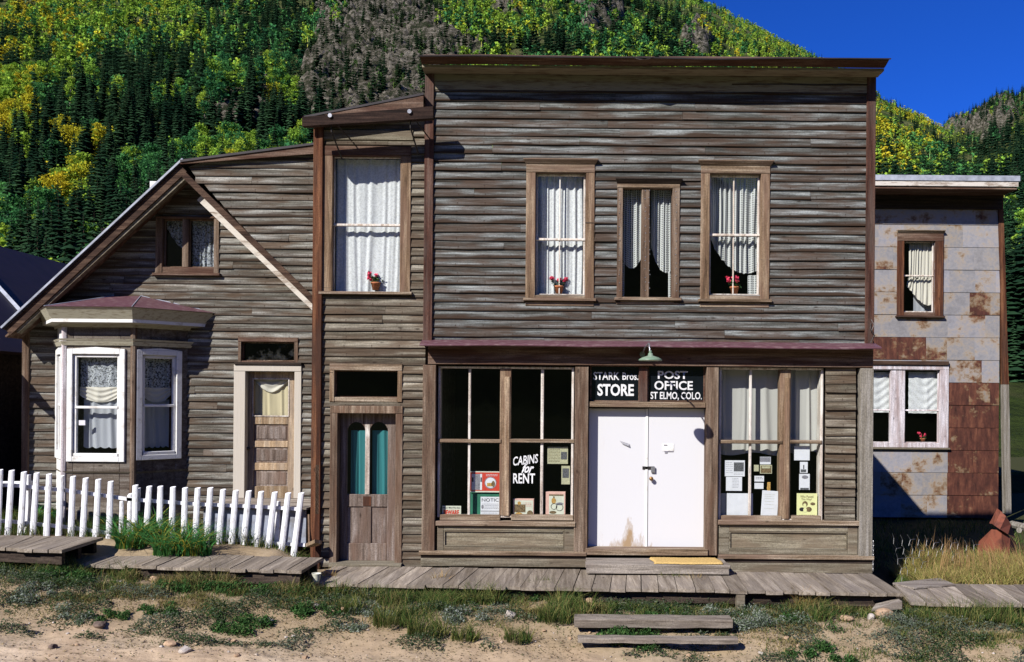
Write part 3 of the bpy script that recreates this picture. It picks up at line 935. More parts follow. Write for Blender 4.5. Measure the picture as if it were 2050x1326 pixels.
# double door
DY = .15
def door_leaf(x0, x1, nm):
    a = R(x0, 818, x1, 1098, DY); m = MB(); m.box(a[0], a[1], DY, DY + .045, a[2], a[3])
    return m.build(nm, M['white_door'], store), a
dl, adl = door_leaf(1178, 1296, 'door'); dr, adr = door_leaf(1297.3, 1412, 'door')
m = MB(); m.box(adl[1] - .03, adl[1] + .004, DY - .012, DY - .001, adl[2], adl[3]); m.build('astragal', M['white_wood'], dl)
m = MB(); q = R(1178, 805, 1413, 816); m.box(q[0], q[1], -.0, .24, q[2], q[3]); m.build('transom_bar', M['trim_x'], store)
m = MB(); q = R(1172, 1098, 1416, 1111); m.box(q[0], q[1], -.06, .24, q[2], q[3]); m.build('threshold', M['trim_x'], store)
m = MB(); q = R(1280, 733, 1297, 805); m.box(q[0], q[1], .03, .2, q[2], q[3]); m.build('transom_post', M['post_red'], store)
# transom signs
for (x0, x1) in ((1181, 1281), (1296, 1411)):
    q = R(x0, 731, x1, 805, .1); m = MB(); m.bar(q, .10, .12); tp = m.build('transom_pane', M['black_glass'], store)
    m = MB(); m.ring(grow(q, .002), grow(q, -.022), .085, .099); m.build('transom_frame', M['sash_x'] if False else M['board_brown'], tp)
    def T(body, xa, xb, ya, yb, bold=.03, sh=0.0):
        r_ = R(xa, ya, xb, yb, .098); text_mesh('lettering', body, (r_[0] + r_[1]) / 2, r_[2], r_[3] - r_[2], r_[1] - r_[0], .097, M['lettering'], tp, bold, sh)
    if x0 == 1181:
        T('STARK', 1188, 1240, 745, 761, .015); T('Bros.', 1246, 1278, 746, 761, .015); T('STORE', 1196, 1269, 769, 793, .03)
    else:
        T('POST', 1317, 1377, 743, 759, .02); T('OFFICE', 1310, 1387, 763, 781, .02); T('ST ELMO, COLO.', 1302, 1405, 785, 802, .018)
# latch, padlock, knob, scraps left by old notices
m = MB(); q = R(1286, 934, 1310, 940, DY); m.box(q[0], q[1], DY - .012, DY - .002, q[2], q[3]); m.build('hasp', M['iron'], dl)
m = MB(); q = R(1303, 935, 1311, 946, DY); m.box(q[0], q[1], DY - .035, DY - .013, q[2], q[3]); m.build('padlock', M['steel'], dr)
x, _, z = W(1303, 958, DY); m = MB(); m.tube([(x, DY - .001, z), (x, DY - .03, z)], .012); m.tube([(x, DY - .03, z), (x, DY - .045, z), (x, DY - .065, z), (x, DY - .075, z)], [.018, .032, .03, .012], 12)
m.build('knob', M['brass'], dr, smooth=True)
m = MB(); x, _, z = W(1250, 888, DY); m.add([(x - .07, DY - .001, z + .04), (x + .08, DY - .001, z - .01), (x + .07, DY - .03, z - .045), (x - .03, DY - .012, z - .01)], [(0, 3, 2, 1), (0, 1, 2, 3)])
m.build('torn_paper', M['paper'], dl)
m = MB(); q = R(1326, 889, 1349, 903, DY); m.bar(q, DY - .006, DY - .001); m.build('door_plate', M['white_wood'], dr)
m = MB(); q = R(1329, 890.5, 1336, 893, DY); m.bar(q, DY - .0075, DY - .006); q = R(1330, 903, 1348, 905, DY); m.bar(q, DY - .0075, DY - .002)
q = R(1331, 905, 1336, 908, DY); m.bar(q, DY - .0075, DY - .002); m.build('tape_marks', M['grey_ink'], dr)

# CABINS for RENT on the glass
q = R(1027, 912, 1077, 930, .1); text_mesh('lettering', 'CABINS', (q[0] + q[1]) / 2, q[2], q[3] - q[2], q[1] - q[0], .096, M['lettering'], wl, .015, .1, 0, tilt=.13)
q = R(1044, 928, 1069, 947, .1); text_mesh('lettering', 'for', (q[0] + q[1]) / 2, q[2], q[3] - q[2], q[1] - q[0], .096, M['lettering'], wl, .03, .55)
q = R(1027, 948, 1071, 968, .1); text_mesh('lettering', 'RENT', (q[0] + q[1]) / 2, q[2], q[3] - q[2], q[1] - q[0], .096, M['lettering'], wl, .02)

# chain at the right foot of the store
mb = MB(); x, _, z = W(1747, 1085, -.03)
for k in range(13):
    zz_ = z - k * .034
    mb.tube([(x + .008 * math.cos(a) * (k % 2) , -.05 + .008 * math.cos(a) * ((k + 1) % 2), zz_ + .02 * math.sin(a)) for a in [i * math.pi / 4 for i in range(9)]], .0035, 5, cap=False)
tag(mb.build('chain', M['steel']), 'small iron chain hanging down the right foot of the store front', 'chain')
mb = MB(); x, _, z = W(1744, 640, -.05)
mb.tube([(x, -.05, z), (x + .03, -.09, z - .08), (x - .01, -.10, z - .16), (x + .04, -.09, z - .24), (x, -.08, z - .30)], .006, 6)
mb.tube([(x, -.05, z - .05), (x - .03, -.09, z - .15), (x + .03, -.10, z - .22), (x - .02, -.09, z - .34)], .005, 6)
tag(mb.build('wire', M['iron']), 'tangle of loose old wire on the corner board above the purple awning end', 'wire')

# =================================================================== ENTRY SECTION (narrow)
EY = .02
entry = thing('entry_building', 'narrow brown clapboard section with an arched pane door between gabled house and store', 'building', (-2.6, EY, .45))
EX0, EX1 = W(645, 700, EY)[0], W(852, 700, EY)[0]
ewo, ewg = R(646, 294, 823, 585, EY), R(668, 315, 800, 583, EY)
edo = R(661, 813, 806, 1127, EY); ed_in = R(676, 828, 792, 1127, EY)
eto, etg = R(661, 729, 806, 805, EY), R(672, 744, 795, 794, EY)
ztl, ztr = W(640, 236, EY)[2], W(850, 198, EY)[2]
def exr(z): return EX1
def exl(z):
    if z <= ztl: return EX0
    return EX0 + (EX1 - EX0) * (z - ztl) / (ztr - ztl)
siding('siding', entry, M['siding_entry'], EY, exl, exr, .42, ztr, .1235, [hole(ewo, grow(ewg, -.0)), (ed_in[0], ed_in[1], .3, ed_in[3]), hole(eto, etg)], seed=21, joint=(3, 5), warp=1.2)
mb = MB(); a = R(627, 238, 646, 1120, EY); mb.box(a[0], a[1], -.05, .24, .40, a[3]); mb.build('corner_board', M['rust_wood'], entry)
mb = MB()
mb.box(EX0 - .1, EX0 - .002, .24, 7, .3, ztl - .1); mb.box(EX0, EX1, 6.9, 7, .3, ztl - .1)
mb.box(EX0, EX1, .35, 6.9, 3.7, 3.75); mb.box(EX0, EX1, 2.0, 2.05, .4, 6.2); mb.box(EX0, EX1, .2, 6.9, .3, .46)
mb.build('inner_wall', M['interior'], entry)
zl, zr_ = W(608, 232, -.2)[2], W(862, 186, -.2)[2]
xl_, xr_ = W(608, 232, -.2)[0], SX0 - .0
mb = MB(); mb.slab([(xl_, -.2, zl + .0), (xr_, -.2, zr_), (xr_, 7, zr_), (xl_, 7, zl)], .03); mb.build('roof', M['dark_roof'], entry)
mb = MB(); mb.hexa([(xl_ + .02, -.19, zl - .14), (xr_, -.19, zr_ - .26), (xr_, -.16, zr_ - .26), (xl_ + .02, -.16, zl - .14), (xl_ + .02, -.19, zl - .03), (xr_, -.19, zr_ - .03), (xr_, -.16, zr_ - .03), (xl_ + .02, -.16, zl - .03)])
mb.build('fascia', M['board_brown'], entry)
# frieze boards under the eave
mb = MB(); a = R(646, 262, 828, 282, EY); mb.box(a[0], a[1], EY - .035, EY, a[2], a[3]); mb.build('frieze', M['panel_x'], entry)
window(entry, EY, ewo, ewg, rail=W(735, 450, EY)[2], mats=dict(casing=M['trim_z'], header=M['board_brown']), deep=.1, sashw=.012, apron=None)
window(entry, EY, eto, etg, mats=dict(casing=M['trim_z'], header=M['trim_x'], sash=M['board_brown']), sill=False, sashw=.012, name='transom_window')
# door casing and door
mb = MB(); mb.box(edo[0], ed_in[0], EY - .035, EY + .2, .47, ed_in[3]); mb.box(ed_in[1], edo[1], EY - .035, EY + .2, .47, ed_in[3]); mb.box(edo[0], edo[1], EY - .04, EY + .2, ed_in[3], edo[3])
ddr = mb.build('door_casing', M['post_brown'], entry)
Yd = EY + .13
leaf = R(678, 829, 792, 1124, Yd); gl1, gl2 = R(695, 845, 731, 990, Yd), R(740, 845, 776, 990, Yd)
mb = MB()
mb.box(ed_in[0], gl1[0], Yd, Yd + .04, leaf[2], ed_in[3]); mb.box(gl2[1], ed_in[1], Yd, Yd + .04, leaf[2], ed_in[3]); mb.box(gl1[1], gl2[0], Yd, Yd + .04, gl1[2], ed_in[3])
def arch_fill(g):
    zc = g[3] - (g[1] - g[0]) / 2; r_ = (g[1] - g[0]) / 2; xc = (g[0] + g[1]) / 2
    pts = [(g[1], zc)] + [(xc + r_ * math.cos(a), zc + r_ * math.sin(a)) for a in [math.pi * k / 12 for k in range(1, 12)]] + [(g[0], zc)]
    top = ed_in[3]
    for i in range(len(pts) - 1):
        p, q_ = pts[i], pts[i + 1]
        mb.hexa([(q_[0], Yd, q_[1]), (p[0], Yd, p[1]), (p[0], Yd + .04, p[1]), (q_[0], Yd + .04, q_[1]), (q_[0], Yd, top), (p[0], Yd, top), (p[0], Yd + .04, top), (q_[0], Yd + .04, top)])
arch_fill(gl1); arch_fill(gl2)
q = R(690, 992, 780, 1015, Yd); mb.box(gl1[0], gl2[1], Yd, Yd + .04, q[2], gl1[2])
q2 = R(690, 1088, 780, 1124, Yd); mb.box(gl1[0], gl2[1], Yd, Yd + .04, leaf[2], q2[3])
mid = R(727, 1015, 743, 1088, Yd); mb.box(mid[0], mid[1], Yd, Yd + .04, q2[3], q[2]); mb.box(gl1[0], gl2[1], Yd + .02, Yd + .035, q2[3], q[2])
dmesh = mb.build('door', M['door_z'], entry)
mb = MB(); mb.quad(grow(gl1, .01), Yd + .025); mb.quad(grow(gl2, .01), Yd + .025); mb.build('pane', M['glass'], dmesh)
mb = MB(); q = R(727, 994, 743, 1013, Yd); mb.bar(q, Yd - .008, Yd - .001); mb.build('lock_patch', M['rust_wood'], dmesh)
mb = MB(); q = R(731, 850, 740, 990, Yd); mb.bar(q, Yd - .006, Yd - .001); mb.build('glazing_bar', M['sash'], dmesh)
mb = MB(); q = R(662, 1123, 806, 1131, EY); mb.box(q[0], q[1], EY - .12, EY + .2, q[2] - .02, q[3] - .02); mb.build('threshold', M['panel_x'], entry)
# gutter beam held out on brackets across the entry section
gut = thing('gutter_beam', 'dark wooden gutter beam bolted below the roof edge of the narrow section', 'gutter', (-2.7, -.42, 6.8))
pl, pr = W(607, 237, -.42), W(868, 220, -.42)
mb = MB(); h = .125
mb.hexa([(pl[0], -.47, pl[2] - h), (pr[0], -.47, pr[2] - h - .01), (pr[0], -.37, pr[2] - h - .01), (pl[0], -.37, pl[2] - h), (pl[0], -.48, pl[2]), (pr[0], -.48, pr[2] + .03), (pr[0], -.36, pr[2] + .03), (pl[0], -.36, pl[2])])
mb.build('beam', M['beam_dark'], gut)
for px, py in ((661, 232), (820, 224)):
    x, _, z = W(px, py, -.48)
    mb = MB(); mb.tube([(x, -.45, z + .03), (x, -.40, z - .2), (x + .06, -.05, z - .48)], .012, 6); mb.tube([(x + .04, -.44, z - .06), (x + .2, -.02, z - .22)], .010, 6); mb.build('bracket', M['iron'], gut)
    mb = MB(); mb.tube([(x, -.50, z), (x, -.478, z)], .03, 8); mb.build('bolt', M['steel'], gut)

# =================================================================== GABLED HOUSE
HY = 1.3; RY = .85
house = thing('gabled_house', 'gabled brown clapboard house with a white framed bay window behind the picket fence', 'building', (-6, HY, .7))
pk = W(369, 345, HY); HXL = W(48, 800, HY)[0]; HXR = W(640, 700, HY)[0]
rl = W(30, 665, HY); rr = W(640, 622, HY)
def hxl(z):
    if z < rl[2]: return HXL
    return max(HXL, rl[0] + (pk[0] - rl[0]) * (z - rl[2]) / (pk[2] - rl[2]))
def hxr(z):
    if z < rr[2]: return HXR
    return rr[0] + (pk[0] - rr[0]) * (z - rr[2]) / (pk[2] - rr[2])
gwo, gwg = R(313, 434, 440, 548, HY), R(329, 441, 427, 533, HY)
hdo, hdi = R(469, 731, 604, 1012, HY), R(492, 744, 590, 1012, HY)
hto, htg = R(478, 676, 598, 727, HY), R(486, 687, 588, 721, HY)
bayhole = (W(150, 0, HY)[0], W(350, 0, HY)[0], W(0, 925, HY)[2], W(0, 700, HY)[2])
siding('siding', house, M['siding_house'], HY, hxl, hxr, .55, pk[2] - .02, .126, [hole(gwo, gwg), (hdi[0], hdi[1], .5, hdi[3]), hole(hto, htg), bayhole], seed=31, warp=1.3)
mb = MB(); a = R(46, 700, 60, 1000, HY); mb.box(a[0], a[1], HY - .045, HY + .1, .6, W(50, 660, HY)[2]); mb.build('corner_board', M['post_brown'], house)
# infill wall above the right rake
p1, p2, p3 = W(368, 327, RY), W(632, 294, RY), W(632, 612, RY)
def ixl(z):
    if z > p1[2]: return p1[0] + (p2[0] - p1[0]) * (z - p1[2]) / (p2[2] - p1[2])
    return p1[0] + (p3[0] - p1[0]) * (z - p1[2]) / (p3[2] - p1[2])
siding('siding', house, M['siding_house'], RY + .02, ixl, p2[0], p3[2], p2[2], .126, seed=37, warp=1.3)
# right rake: dark barge board, pale lower board, soffit between them
def strip(pa, pb, wpx, Y0, Y1, mat, nm, parent=house):
    a = Vector(W(*pa, Y0)); b = Vector(W(*pb, Y0)); d = (b - a).normalized(); n = Vector((-d.z, 0, d.x)) * (wpx / 137 * (Y0 - CAM_Y) / 12.5 / 2)
    m = MB(); m.prism([((a + n).x, (a + n).z), ((b + n).x, (b + n).z), ((b - n).x, (b - n).z), ((a - n).x, (a - n).z)], Y0, Y1); return m.build(nm, mat, parent)
strip((366, 348), (634, 609), 12, RY - .03, RY + .03, M['rust_wood_x'], 'barge_board')
strip((399, 396), (636, 623), 13, HY - .20, HY - .16, M['sash_x'], 'rake_trim')
a, b = W(366, 345, RY), W(640, 612, RY)
mb = MB(); mb.slab([(a[0], RY, a[2]), (b[0], RY, b[2]), (b[0], HY + .1, b[2]), (a[0], HY + .1, a[2])], .04); mb.build('soffit', M['board_brown'], house)
# left slope
a, b = Vector(W(365, 319, RY - .05)), Vector(W(3, 657, RY - .05))
mb = MB(); mb.slab([tuple(b), tuple(a), (a.x, 8, a.z), (b.x, 8, b.z)], .035); mb.build('roof', M['dark_roof'], house)
mb = MB(); e = Vector((0, 0, -.022)); mb.slab([tuple(b + Vector((-.012, -.02, .014))), tuple(a + Vector((0, -.02, .014))), (a.x, a.y + .06, a.z + .014), (b.x - .012, b.y + .06, b.z + .014)], .03); mb.build('roof_edging', M['roof_edge'], house)
strip((367, 337), (14, 664), 19, RY - .02, RY + .03, M['rust_wood_x'], 'barge_board')
strip((372, 352), (32, 664), 9, RY + .01, RY + .12, M['panel_x'], 'rake_trim')
a2, b2 = a + Vector((0, .1, -.12)), b + Vector((.0, .1, -.12))
mb = MB(); mb.slab([(a2.x, RY + .03, a2.z), (b2.x, RY + .03, b2.z), (b2.x, HY + .1, b2.z), (a2.x, HY + .1, a2.z)], -.03); mb.build('soffit', M['board_brown'], house)
# infill roof and its fascia
a, b = Vector(W(360, 320, RY - .1)), Vector(W(632, 285, RY - .1))
mb = MB(); mb.slab([tuple(a), tuple(b), (b.x, 7, b.z), (a.x, 7, a.z)], .035); mb.build('roof', M['dark_roof'], house)
mb = MB(); mb.hexa([(a.x, RY - .08, a.z - .06), (b.x, RY - .08, b.z - .17), (b.x, RY - .04, b.z - .17), (a.x, RY - .04, a.z - .06), (a.x, RY - .08, a.z - .036), (b.x, RY - .08, b.z - .036), (b.x, RY - .04, b.z - .036), (a.x, RY - .04, a.z - .036)]); mb.build('fascia', M['board_brown'], house)
# side, back and inner walls
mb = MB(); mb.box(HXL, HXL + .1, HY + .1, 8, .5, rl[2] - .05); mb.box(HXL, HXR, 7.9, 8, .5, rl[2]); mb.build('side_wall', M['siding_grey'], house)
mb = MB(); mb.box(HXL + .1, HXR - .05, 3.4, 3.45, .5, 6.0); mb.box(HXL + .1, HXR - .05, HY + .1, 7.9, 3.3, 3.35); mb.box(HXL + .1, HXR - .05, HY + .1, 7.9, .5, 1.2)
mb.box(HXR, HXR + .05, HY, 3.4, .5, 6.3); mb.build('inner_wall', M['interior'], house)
# gable window
gw = window(house, HY, gwo, gwg, sill=True, mull=[(R(369, 0, 382, 1, HY)[0], R(369, 0, 382, 1, HY)[1])], sashw=.02, mats=dict(casing=M['post_brown'], header=M['board_brown'], sash=M['post_brown'], sill=M['board_brown']))
window(house, HY, hto, htg, sill=False, sashw=.015, mats=dict(casing=M['post_brown'], header=M['board_brown'], sash=M['post_brown']), pane='glass_dusty', name='transom_window')
mb = MB(); q = R(472, 726, 606, 731, HY); mb.box(q[0], q[1], HY - .07, HY, q[2], q[3]); mb.build('drip_board', M['dark_wood'], house)
# house door
mb = MB(); mb.box(hdo[0], hdi[0], HY - .04, HY + .18, 1.2, hdi[3]); mb.box(hdi[1], hdo[1], HY - .04, HY + .18, 1.2, hdi[3]); mb.box(hdo[0], hdo[1], HY - .045, HY + .18, hdi[3], hdo[3])
mb.build('door_casing', M['door_casing_worn'], house)
Yh = HY + .10
hg = R(508, 760, 577, 832, Yh); L_ = R(492, 744, 590, 1012, Yh)
mb = MB(); mb.box(hdi[0], hg[0], Yh, Yh + .045, L_[2], L_[3]); mb.box(hg[1], hdi[1], Yh, Yh + .045, L_[2], L_[3]); mb.box(hg[0], hg[1], Yh, Yh + .045, hg[3], L_[3])
for (ya, yb) in ((832, 850), (883, 896), (927, 942), (974, 1012)):
    q = R(508, ya, 577, yb, Yh); mb.box(hg[0], hg[1], Yh, Yh + .045, q[2], q[3])
hd = mb.build('door', M['door_tan'], house)
mb = MB()
for (ya, yb) in ((850, 883), (896, 927), (942, 974)):
    q = R(508, ya, 577, yb, Yh); mb.box(hg[0], hg[1], Yh + .02, Yh + .04, q[2], q[3]); mb.bar(grow(q, -.04, -.035), Yh + .012, Yh + .02)
mb.build('door_panel', M['door_z'], hd)
mb = MB(); mb.quad(grow(hg, .008), Yh + .03); mb.build('pane', M['glass'], hd)
mb = MB(); mb.ring(grow(hg, .02), hg, Yh - .01, Yh - .001); mb.build('glazing_trim', M['sash'], hd)
x, _, z = W(498, 898, Yh); mb = MB(); mb.tube([(x, Yh - .05, z), (x, Yh, z)], .025, 10); mb.build('knob', M['iron'], hd, smooth=True)

# bay window: front face parallel to the wall, right and left faces at 45 degrees
BF = HY - .60
bxl, bxr = W(128, 800, BF)[0], W(266, 800, BF)[0]
bd = .60
bl = .46
ztop, zbot = W(200, 690, BF)[2], .62
zhead = W(200, 652, BF)[2]
bay = thing('bay_window', None, None, ((bxl + bxr) / 2, BF, zbot)); attach(bay, house)
def face_M(face):
    if face == 'front': return Matrix.Translation((bxl, BF, 0)), bxr - bxl
    L = bd * math.sqrt(2)
    if face == 'right': return Matrix.Translation((bxr, BF, 0)) @ Matrix.Rotation(math.radians(45), 4, 'Z'), L
    return Matrix.Translation((bxl - bl, BF + bd, 0)) @ Matrix.Rotation(-math.atan2(bd, bl), 4, 'Z'), math.hypot(bd, bl)
def bay_face(face, gx0, gx1, gz0, gz1, rail, cw=.085):
    Mx, L = face_M(face)
    # boards round the opening
    m = MB(Mx); O = (0, L, zbot, zhead); I = (gx0 - .05, gx1 + .05, gz0 - .05, gz1 + .05)
    m.ring(O, I, 0, .05); m.build('bay_wall', M['siding_grey'] if face != 'left' else M['white_wood'], bay)
    m = MB(Mx); C = (gx0 - cw - .05, gx1 + cw + .05, gz0 - .13, gz1 + cw + .045)
    m.ring(C, I, -.035, -.0015)
    # shallow peaked head board
    m.prism([(C[0], C[3] + .001), (C[1], C[3] + .001), ((C[0] + C[1]) / 2, C[3] + .03)], -.033, -.0015)
    m.build('window_frame', M['white_wood'], bay)
    m = MB(Mx); m.ring(I, (gx0, gx1, gz0, gz1), .002, .05); m.box(gx0 - .02, gx1 + .02, -.01, .03, rail - .02, rail + .02); m.box(gx0 - .03, gx1 + .03, -.03, .002, gz0 - .05, gz0 - .001)
    m.build('sash', M['white_wood'], bay)
    m = MB(Mx); m.quad((gx0 - .005, gx1 + .005, gz0, gz1), .028); m.build('pane', M['glass'], bay)
    return Mx
zf = lambda py: W(200, py, BF)[2]
Lf = bxr - bxl
gx0 = W(153, 800, BF)[0] - bxl; gx1 = W(234, 800, BF)[0] - bxl
Mf = bay_face('front', gx0, gx1, zf(908), zf(716), zf(816))
Mr = bay_face('right', .18, .60, zf(905), zf(716), zf(812))
Ml = bay_face('left', .22, .56, zf(905), zf(716), zf(812))
for X_, Y_, mt in ((bxl, BF, 'lilac_trim'), (bxr, BF, 'post_brown')):
    m = MB(); m.tube([(X_, Y_ + .02, zbot), (X_, Y_ + .02, zhead)], .05, 8); m.build('corner_post', M[mt], bay)
def bay_plan(off, z):
    k = off * math.tan(math.radians(22.5))
    return [(bxl - bl - off * 1.2, HY, z), (bxl - k, BF - off, z), (bxr + k, BF - off, z), (bxr + bd + off * 1.414, HY, z)]
def bay_band(o0, z0_, o1, z1_, mat, nm):
    a = bay_plan(o0, z0_); b = bay_plan(o1, z1_); m = MB()
    for i in range(3): m.add([a[i], a[i + 1], b[i + 1], b[i]], [(0, 1, 2, 3)])
    m.build(nm, mat, bay)
bay_band(.04, zhead - .03, .05, zf(650), M['cream'], 'frieze')
bay_band(.06, zf(683), .08, zf(679), M['cream'], 'moulding')
bay_band(.03, zf(692), .06, zf(684), M['cream'], 'moulding')
bay_band(.05, zf(650), .20, zf(650) + .02, M['cream'], 'soffit')
bay_band(.20, zf(650) + .02, .20, zf(641), M['white_wood'], 'eave_board')
bay_band(.20, zf(641), .29, zf(622), M['cream'], 'eave_moulding')
bay_band(.29, zf(622), .31, zf(618), M['cream'], 'eave_edge')
e = bay_plan(.315, zf(618)); t1, t2 = W(228, 593, HY - .02), W(282, 593, HY - .02)
m = MB(); m.add([e[0], e[1], (t1[0], HY - .02, t1[2])], [(0, 1, 2)]); m.add([e[1], e[2], (t2[0], HY - .02, t2[2]), (t1[0], HY - .02, t1[2])], [(0, 1, 2, 3)]); m.add([e[2], e[3], (t2[0], HY - .02, t2[2])], [(0, 1, 2)])
m.add([(e[0][0], HY, e[0][2] - .01), (e[1][0], e[1][1], e[1][2] - .01), (e[2][0], e[2][1], e[2][2] - .01), (e[3][0], HY, e[3][2] - .01)], [(0, 3, 2, 1)])
m.build('roof', M['purple_metal'], bay)
m = MB()
for p, q_ in ((e[1], t1), (e[2], t2), (e[3], t2), (e[0], t1)): m.tube([(p[0], p[1], p[2] + .004), (q_[0], HY - .02, q_[2] + .004)], .008, 6)
m.build('roof_seam', M['roof_edge'], bay)
# apron band under the bay windows
bay_band(.012, zf(948), .03, zf(944), M['panel_x'], 'base_moulding')

# chimney seen over the left slope
x, _, z = W(312, 385, 4); mb = MB(); mb.box(x - .12, x + .35, 4, 4.4, z - .8, W(312, 363, 4)[2]); mb.build('chimney', M['white_wood'], house)

# =================================================================== TIN CLAD WING
WY = 8.0
wing = thing('tin_clad_wing', 'two storey wing sheathed in rusty flattened tin sheets behind the right side of the store', 'building', (9, WY, .3))
wxl, wxr = W(1560, 700, WY)[0], W(2000, 700, WY)[0]
wo, wg = R(1795, 468, 1887, 633, WY), R(1811, 486, 1868, 623, WY)
lo, lg = R(1700, 731, 1898, 896, WY), R(1716, 742, 1879, 885, WY)
def sheet_holes(x0, x1, z0, z1, holes):
    cells = [(x0, x1, z0, z1)]
    for h in holes:
        out = []
        for c in cells:
            if c[1] <= h[0] or c[0] >= h[1] or c[3] <= h[2] or c[2] >= h[3]: out.append(c); continue
            if c[0] < h[0]: out.append((c[0], h[0], c[2], c[3]))
            if c[1] > h[1]: out.append((h[1], c[1], c[2], c[3]))
            a, b = max(c[0], h[0]), min(c[1], h[1])
            if c[2] < h[2]: out.append((a, b, c[2], h[2]))
            if c[3] > h[3]: out.append((a, b, h[3], c[3]))
        cells = out
    return cells
mb = MB(); rs = random.Random(77)
zrow = .1; row = 0
ztopw = W(1900, 396, WY)[2]
while zrow < ztopw:
    hrow = .54; x = wxl - rs.uniform(0, .6)
    while x < wxr:
        w_ = rs.choice([.62, .66, .70, .5, .9]); xa, xb = max(x, wxl), min(x + w_, wxr)
        if xb - xa > .03:
            if xa < W(1897, 850, WY)[0] - .02 and xb > W(1897, 850, WY)[0] + .02 and PY0 - (zrow + hrow / 2 - CAM_Z) * FPX / 20.5 > 772: xb = W(1897, 850, WY)[0]; w_ = xb - x
            pxm = PX0 + (xa + xb) / 2 * FPX / 20.5; pym = PY0 - (zrow + hrow / 2 - CAM_Z) * FPX / 20.5
            rusty = .0
            if pxm > 1893 and pym > 772: rusty = rs.uniform(.62, .95)
            elif pxm < 1825 and 690 < pym < 735: rusty = rs.uniform(.5, .75)
            elif pxm > 1930 and 560 < pym < 620: rusty = rs.uniform(.35, .55)
            elif rs.random() < .3: rusty = rs.uniform(.15, .33)
            else: rusty = rs.uniform(.06, .26)
            xs = W(1897, 850, WY)[0]
            for c in sheet_holes(xa, xb, zrow, min(zrow + hrow, ztopw), [hole(wo, wg), hole(lo, lg)]):
                t_ = rs.uniform(0, .004) + .004 * (row % 2)
                P = [(c[0] - .004, WY - .012 - t_, c[2] - .006), (c[1] + .004, WY - .010 - t_ - rs.uniform(0, .004), c[2] - .006), (c[1] + .004, WY - .004, c[3]), (c[0] - .004, WY - .004, c[3]),
                     (c[0] - .004, WY, c[2] - .006), (c[1] + .004, WY, c[2] - .006)]
                mb.add(P, [(0, 1, 2, 3), (4, 5, 1, 0), (1, 5, 2), (0, 3, 4)], [[(0, 0), (1, 0), (1, 1), (0, 1)], [(0, 0)] * 4, [(0, 0)] * 3, [(0, 0)] * 3], (rusty, rs.random(), 0, 1))
        x += w_
    zrow += hrow; row += 1
t = NT('tin_sheet')
at = t.n('ShaderNodeAttribute'); at.attribute_name = 'tint'
sp = t.n('ShaderNodeSeparateColor'); t.l(at.outputs['Color'], sp.inputs[0])
n1 = t.noise(t.coords((1.3, 1.3, 1.7), island=1.1), 1.2, 7, 0.68)
n2 = t.noise(t.coords((7, 7, 1.9), island=1.3), 1.2, 6, 0.68)
n3 = t.noise(t.coords((1, 1, 1)), 14, 5, 0.65)
tin = t.ramp(n1, [(.3, (.20, .195, .21)), (.5, (.285, .28, .305)), (.7, (.38, .375, .41))])
gv = t.ramp(sp.outputs[1], [(0, (.88, .86, .82)), (.5, (.97, .96, .94)), (1, (1.04, 1.04, 1.08))])
tin = t.mix(1.0, tin, gv, 'MULTIPLY')
ru = t.ramp(n2, [(.3, (.035, .014, .011)), (.5, (.085, .030, .020)), (.66, (.15, .058, .034)), (.8, (.26, .14, .09))])
lev = t.val('ADD', t.val('MULTIPLY', sp.outputs[0], .95), t.val('MULTIPLY', t.val('SUBTRACT', n1, .47), 2.1))
lev = t.val('ADD', lev, t.val('MULTIPLY', t.val('SUBTRACT', n3, .5), .5))
f = t.ramp(lev, [(.16, (0, 0, 0)), (.36, (.36, .36, .36)), (.62, (1, 1, 1))])
pale = t.mix(f, tin, (.32, .22, .10)); 
f2 = t.ramp(lev, [(.38, (0, 0, 0)), (.66, (1, 1, 1))])
c = t.mix(f2, pale, ru)
c = t.mix(.7, c, t.ramp(n3, [(.3, (.8,) * 3), (.7, (1.18,) * 3)]), 'MULTIPLY')
t.bsdf(c, 0.6, 0.3, t.bump(t.val('ADD', n3, n1), .4, .008))
M['tin'] = t.m
mb.build('tin_sheets', M['tin'], wing)
mb = MB(); mb.box(wxr - .1, wxr, WY + .01, 16, .2, ztopw + .1); mb.box(wxl, wxl + .1, WY + .01, 16, .2, ztopw + .1); mb.box(wxl + .1, wxr - .1, 15.9, 16, .2, ztopw); mb.build('side_wall', M['siding_grey'], wing)
mb = MB(); mb.box(wxl + .1, wxr - .1, WY + 2, WY + 2.05, .2, ztopw); mb.box(wxl + .1, wxr - .1, WY + .1, WY + 2, 3.9, 4.0); mb.box(wxl + .1, wxr - .1, WY + .1, WY + 2, .2, .5); mb.build('inner_wall', M['interior'], wing)
window(wing, WY, wo, wg, rail=W(1840, 552, WY)[2], mats=dict(casing=M['rust_wood'], header=M['board_brown'], sill=M['rust_wood_x']), hood=.02, proud=.05)
wq = R(1789, 0, 1818, 1, WY)
window(wing, WY, lo, lg, mull=[(wq[0], wq[1])], mats=dict(casing=M['lilac_trim'], header=M['lilac_trim'], sash=M['lilac_trim'], sill=M['panel_x']), sashw=.02, rail=W(1850, 822, WY)[2], apron=.05)
mb = MB(); q = R(1700, 723, 1897, 731, WY); mb.box(q[0], q[1], WY - .08, WY, q[2], q[3]); mb.build('drip_board', M['rust_wood_x'], wing)
a, b = W(2001, 420, WY), W(2010, 770, WY); c_ = W(2016, 1045, WY)
mb = MB(); mb.prism([(a[0] - .065, a[2] + .4), (a[0] + .055, a[2] + .4), (b[0] + .09, b[2]), (b[0] - .04, b[2])], WY - .05, WY + .1); mb.build('corner_board', M['rust_wood'], wing)
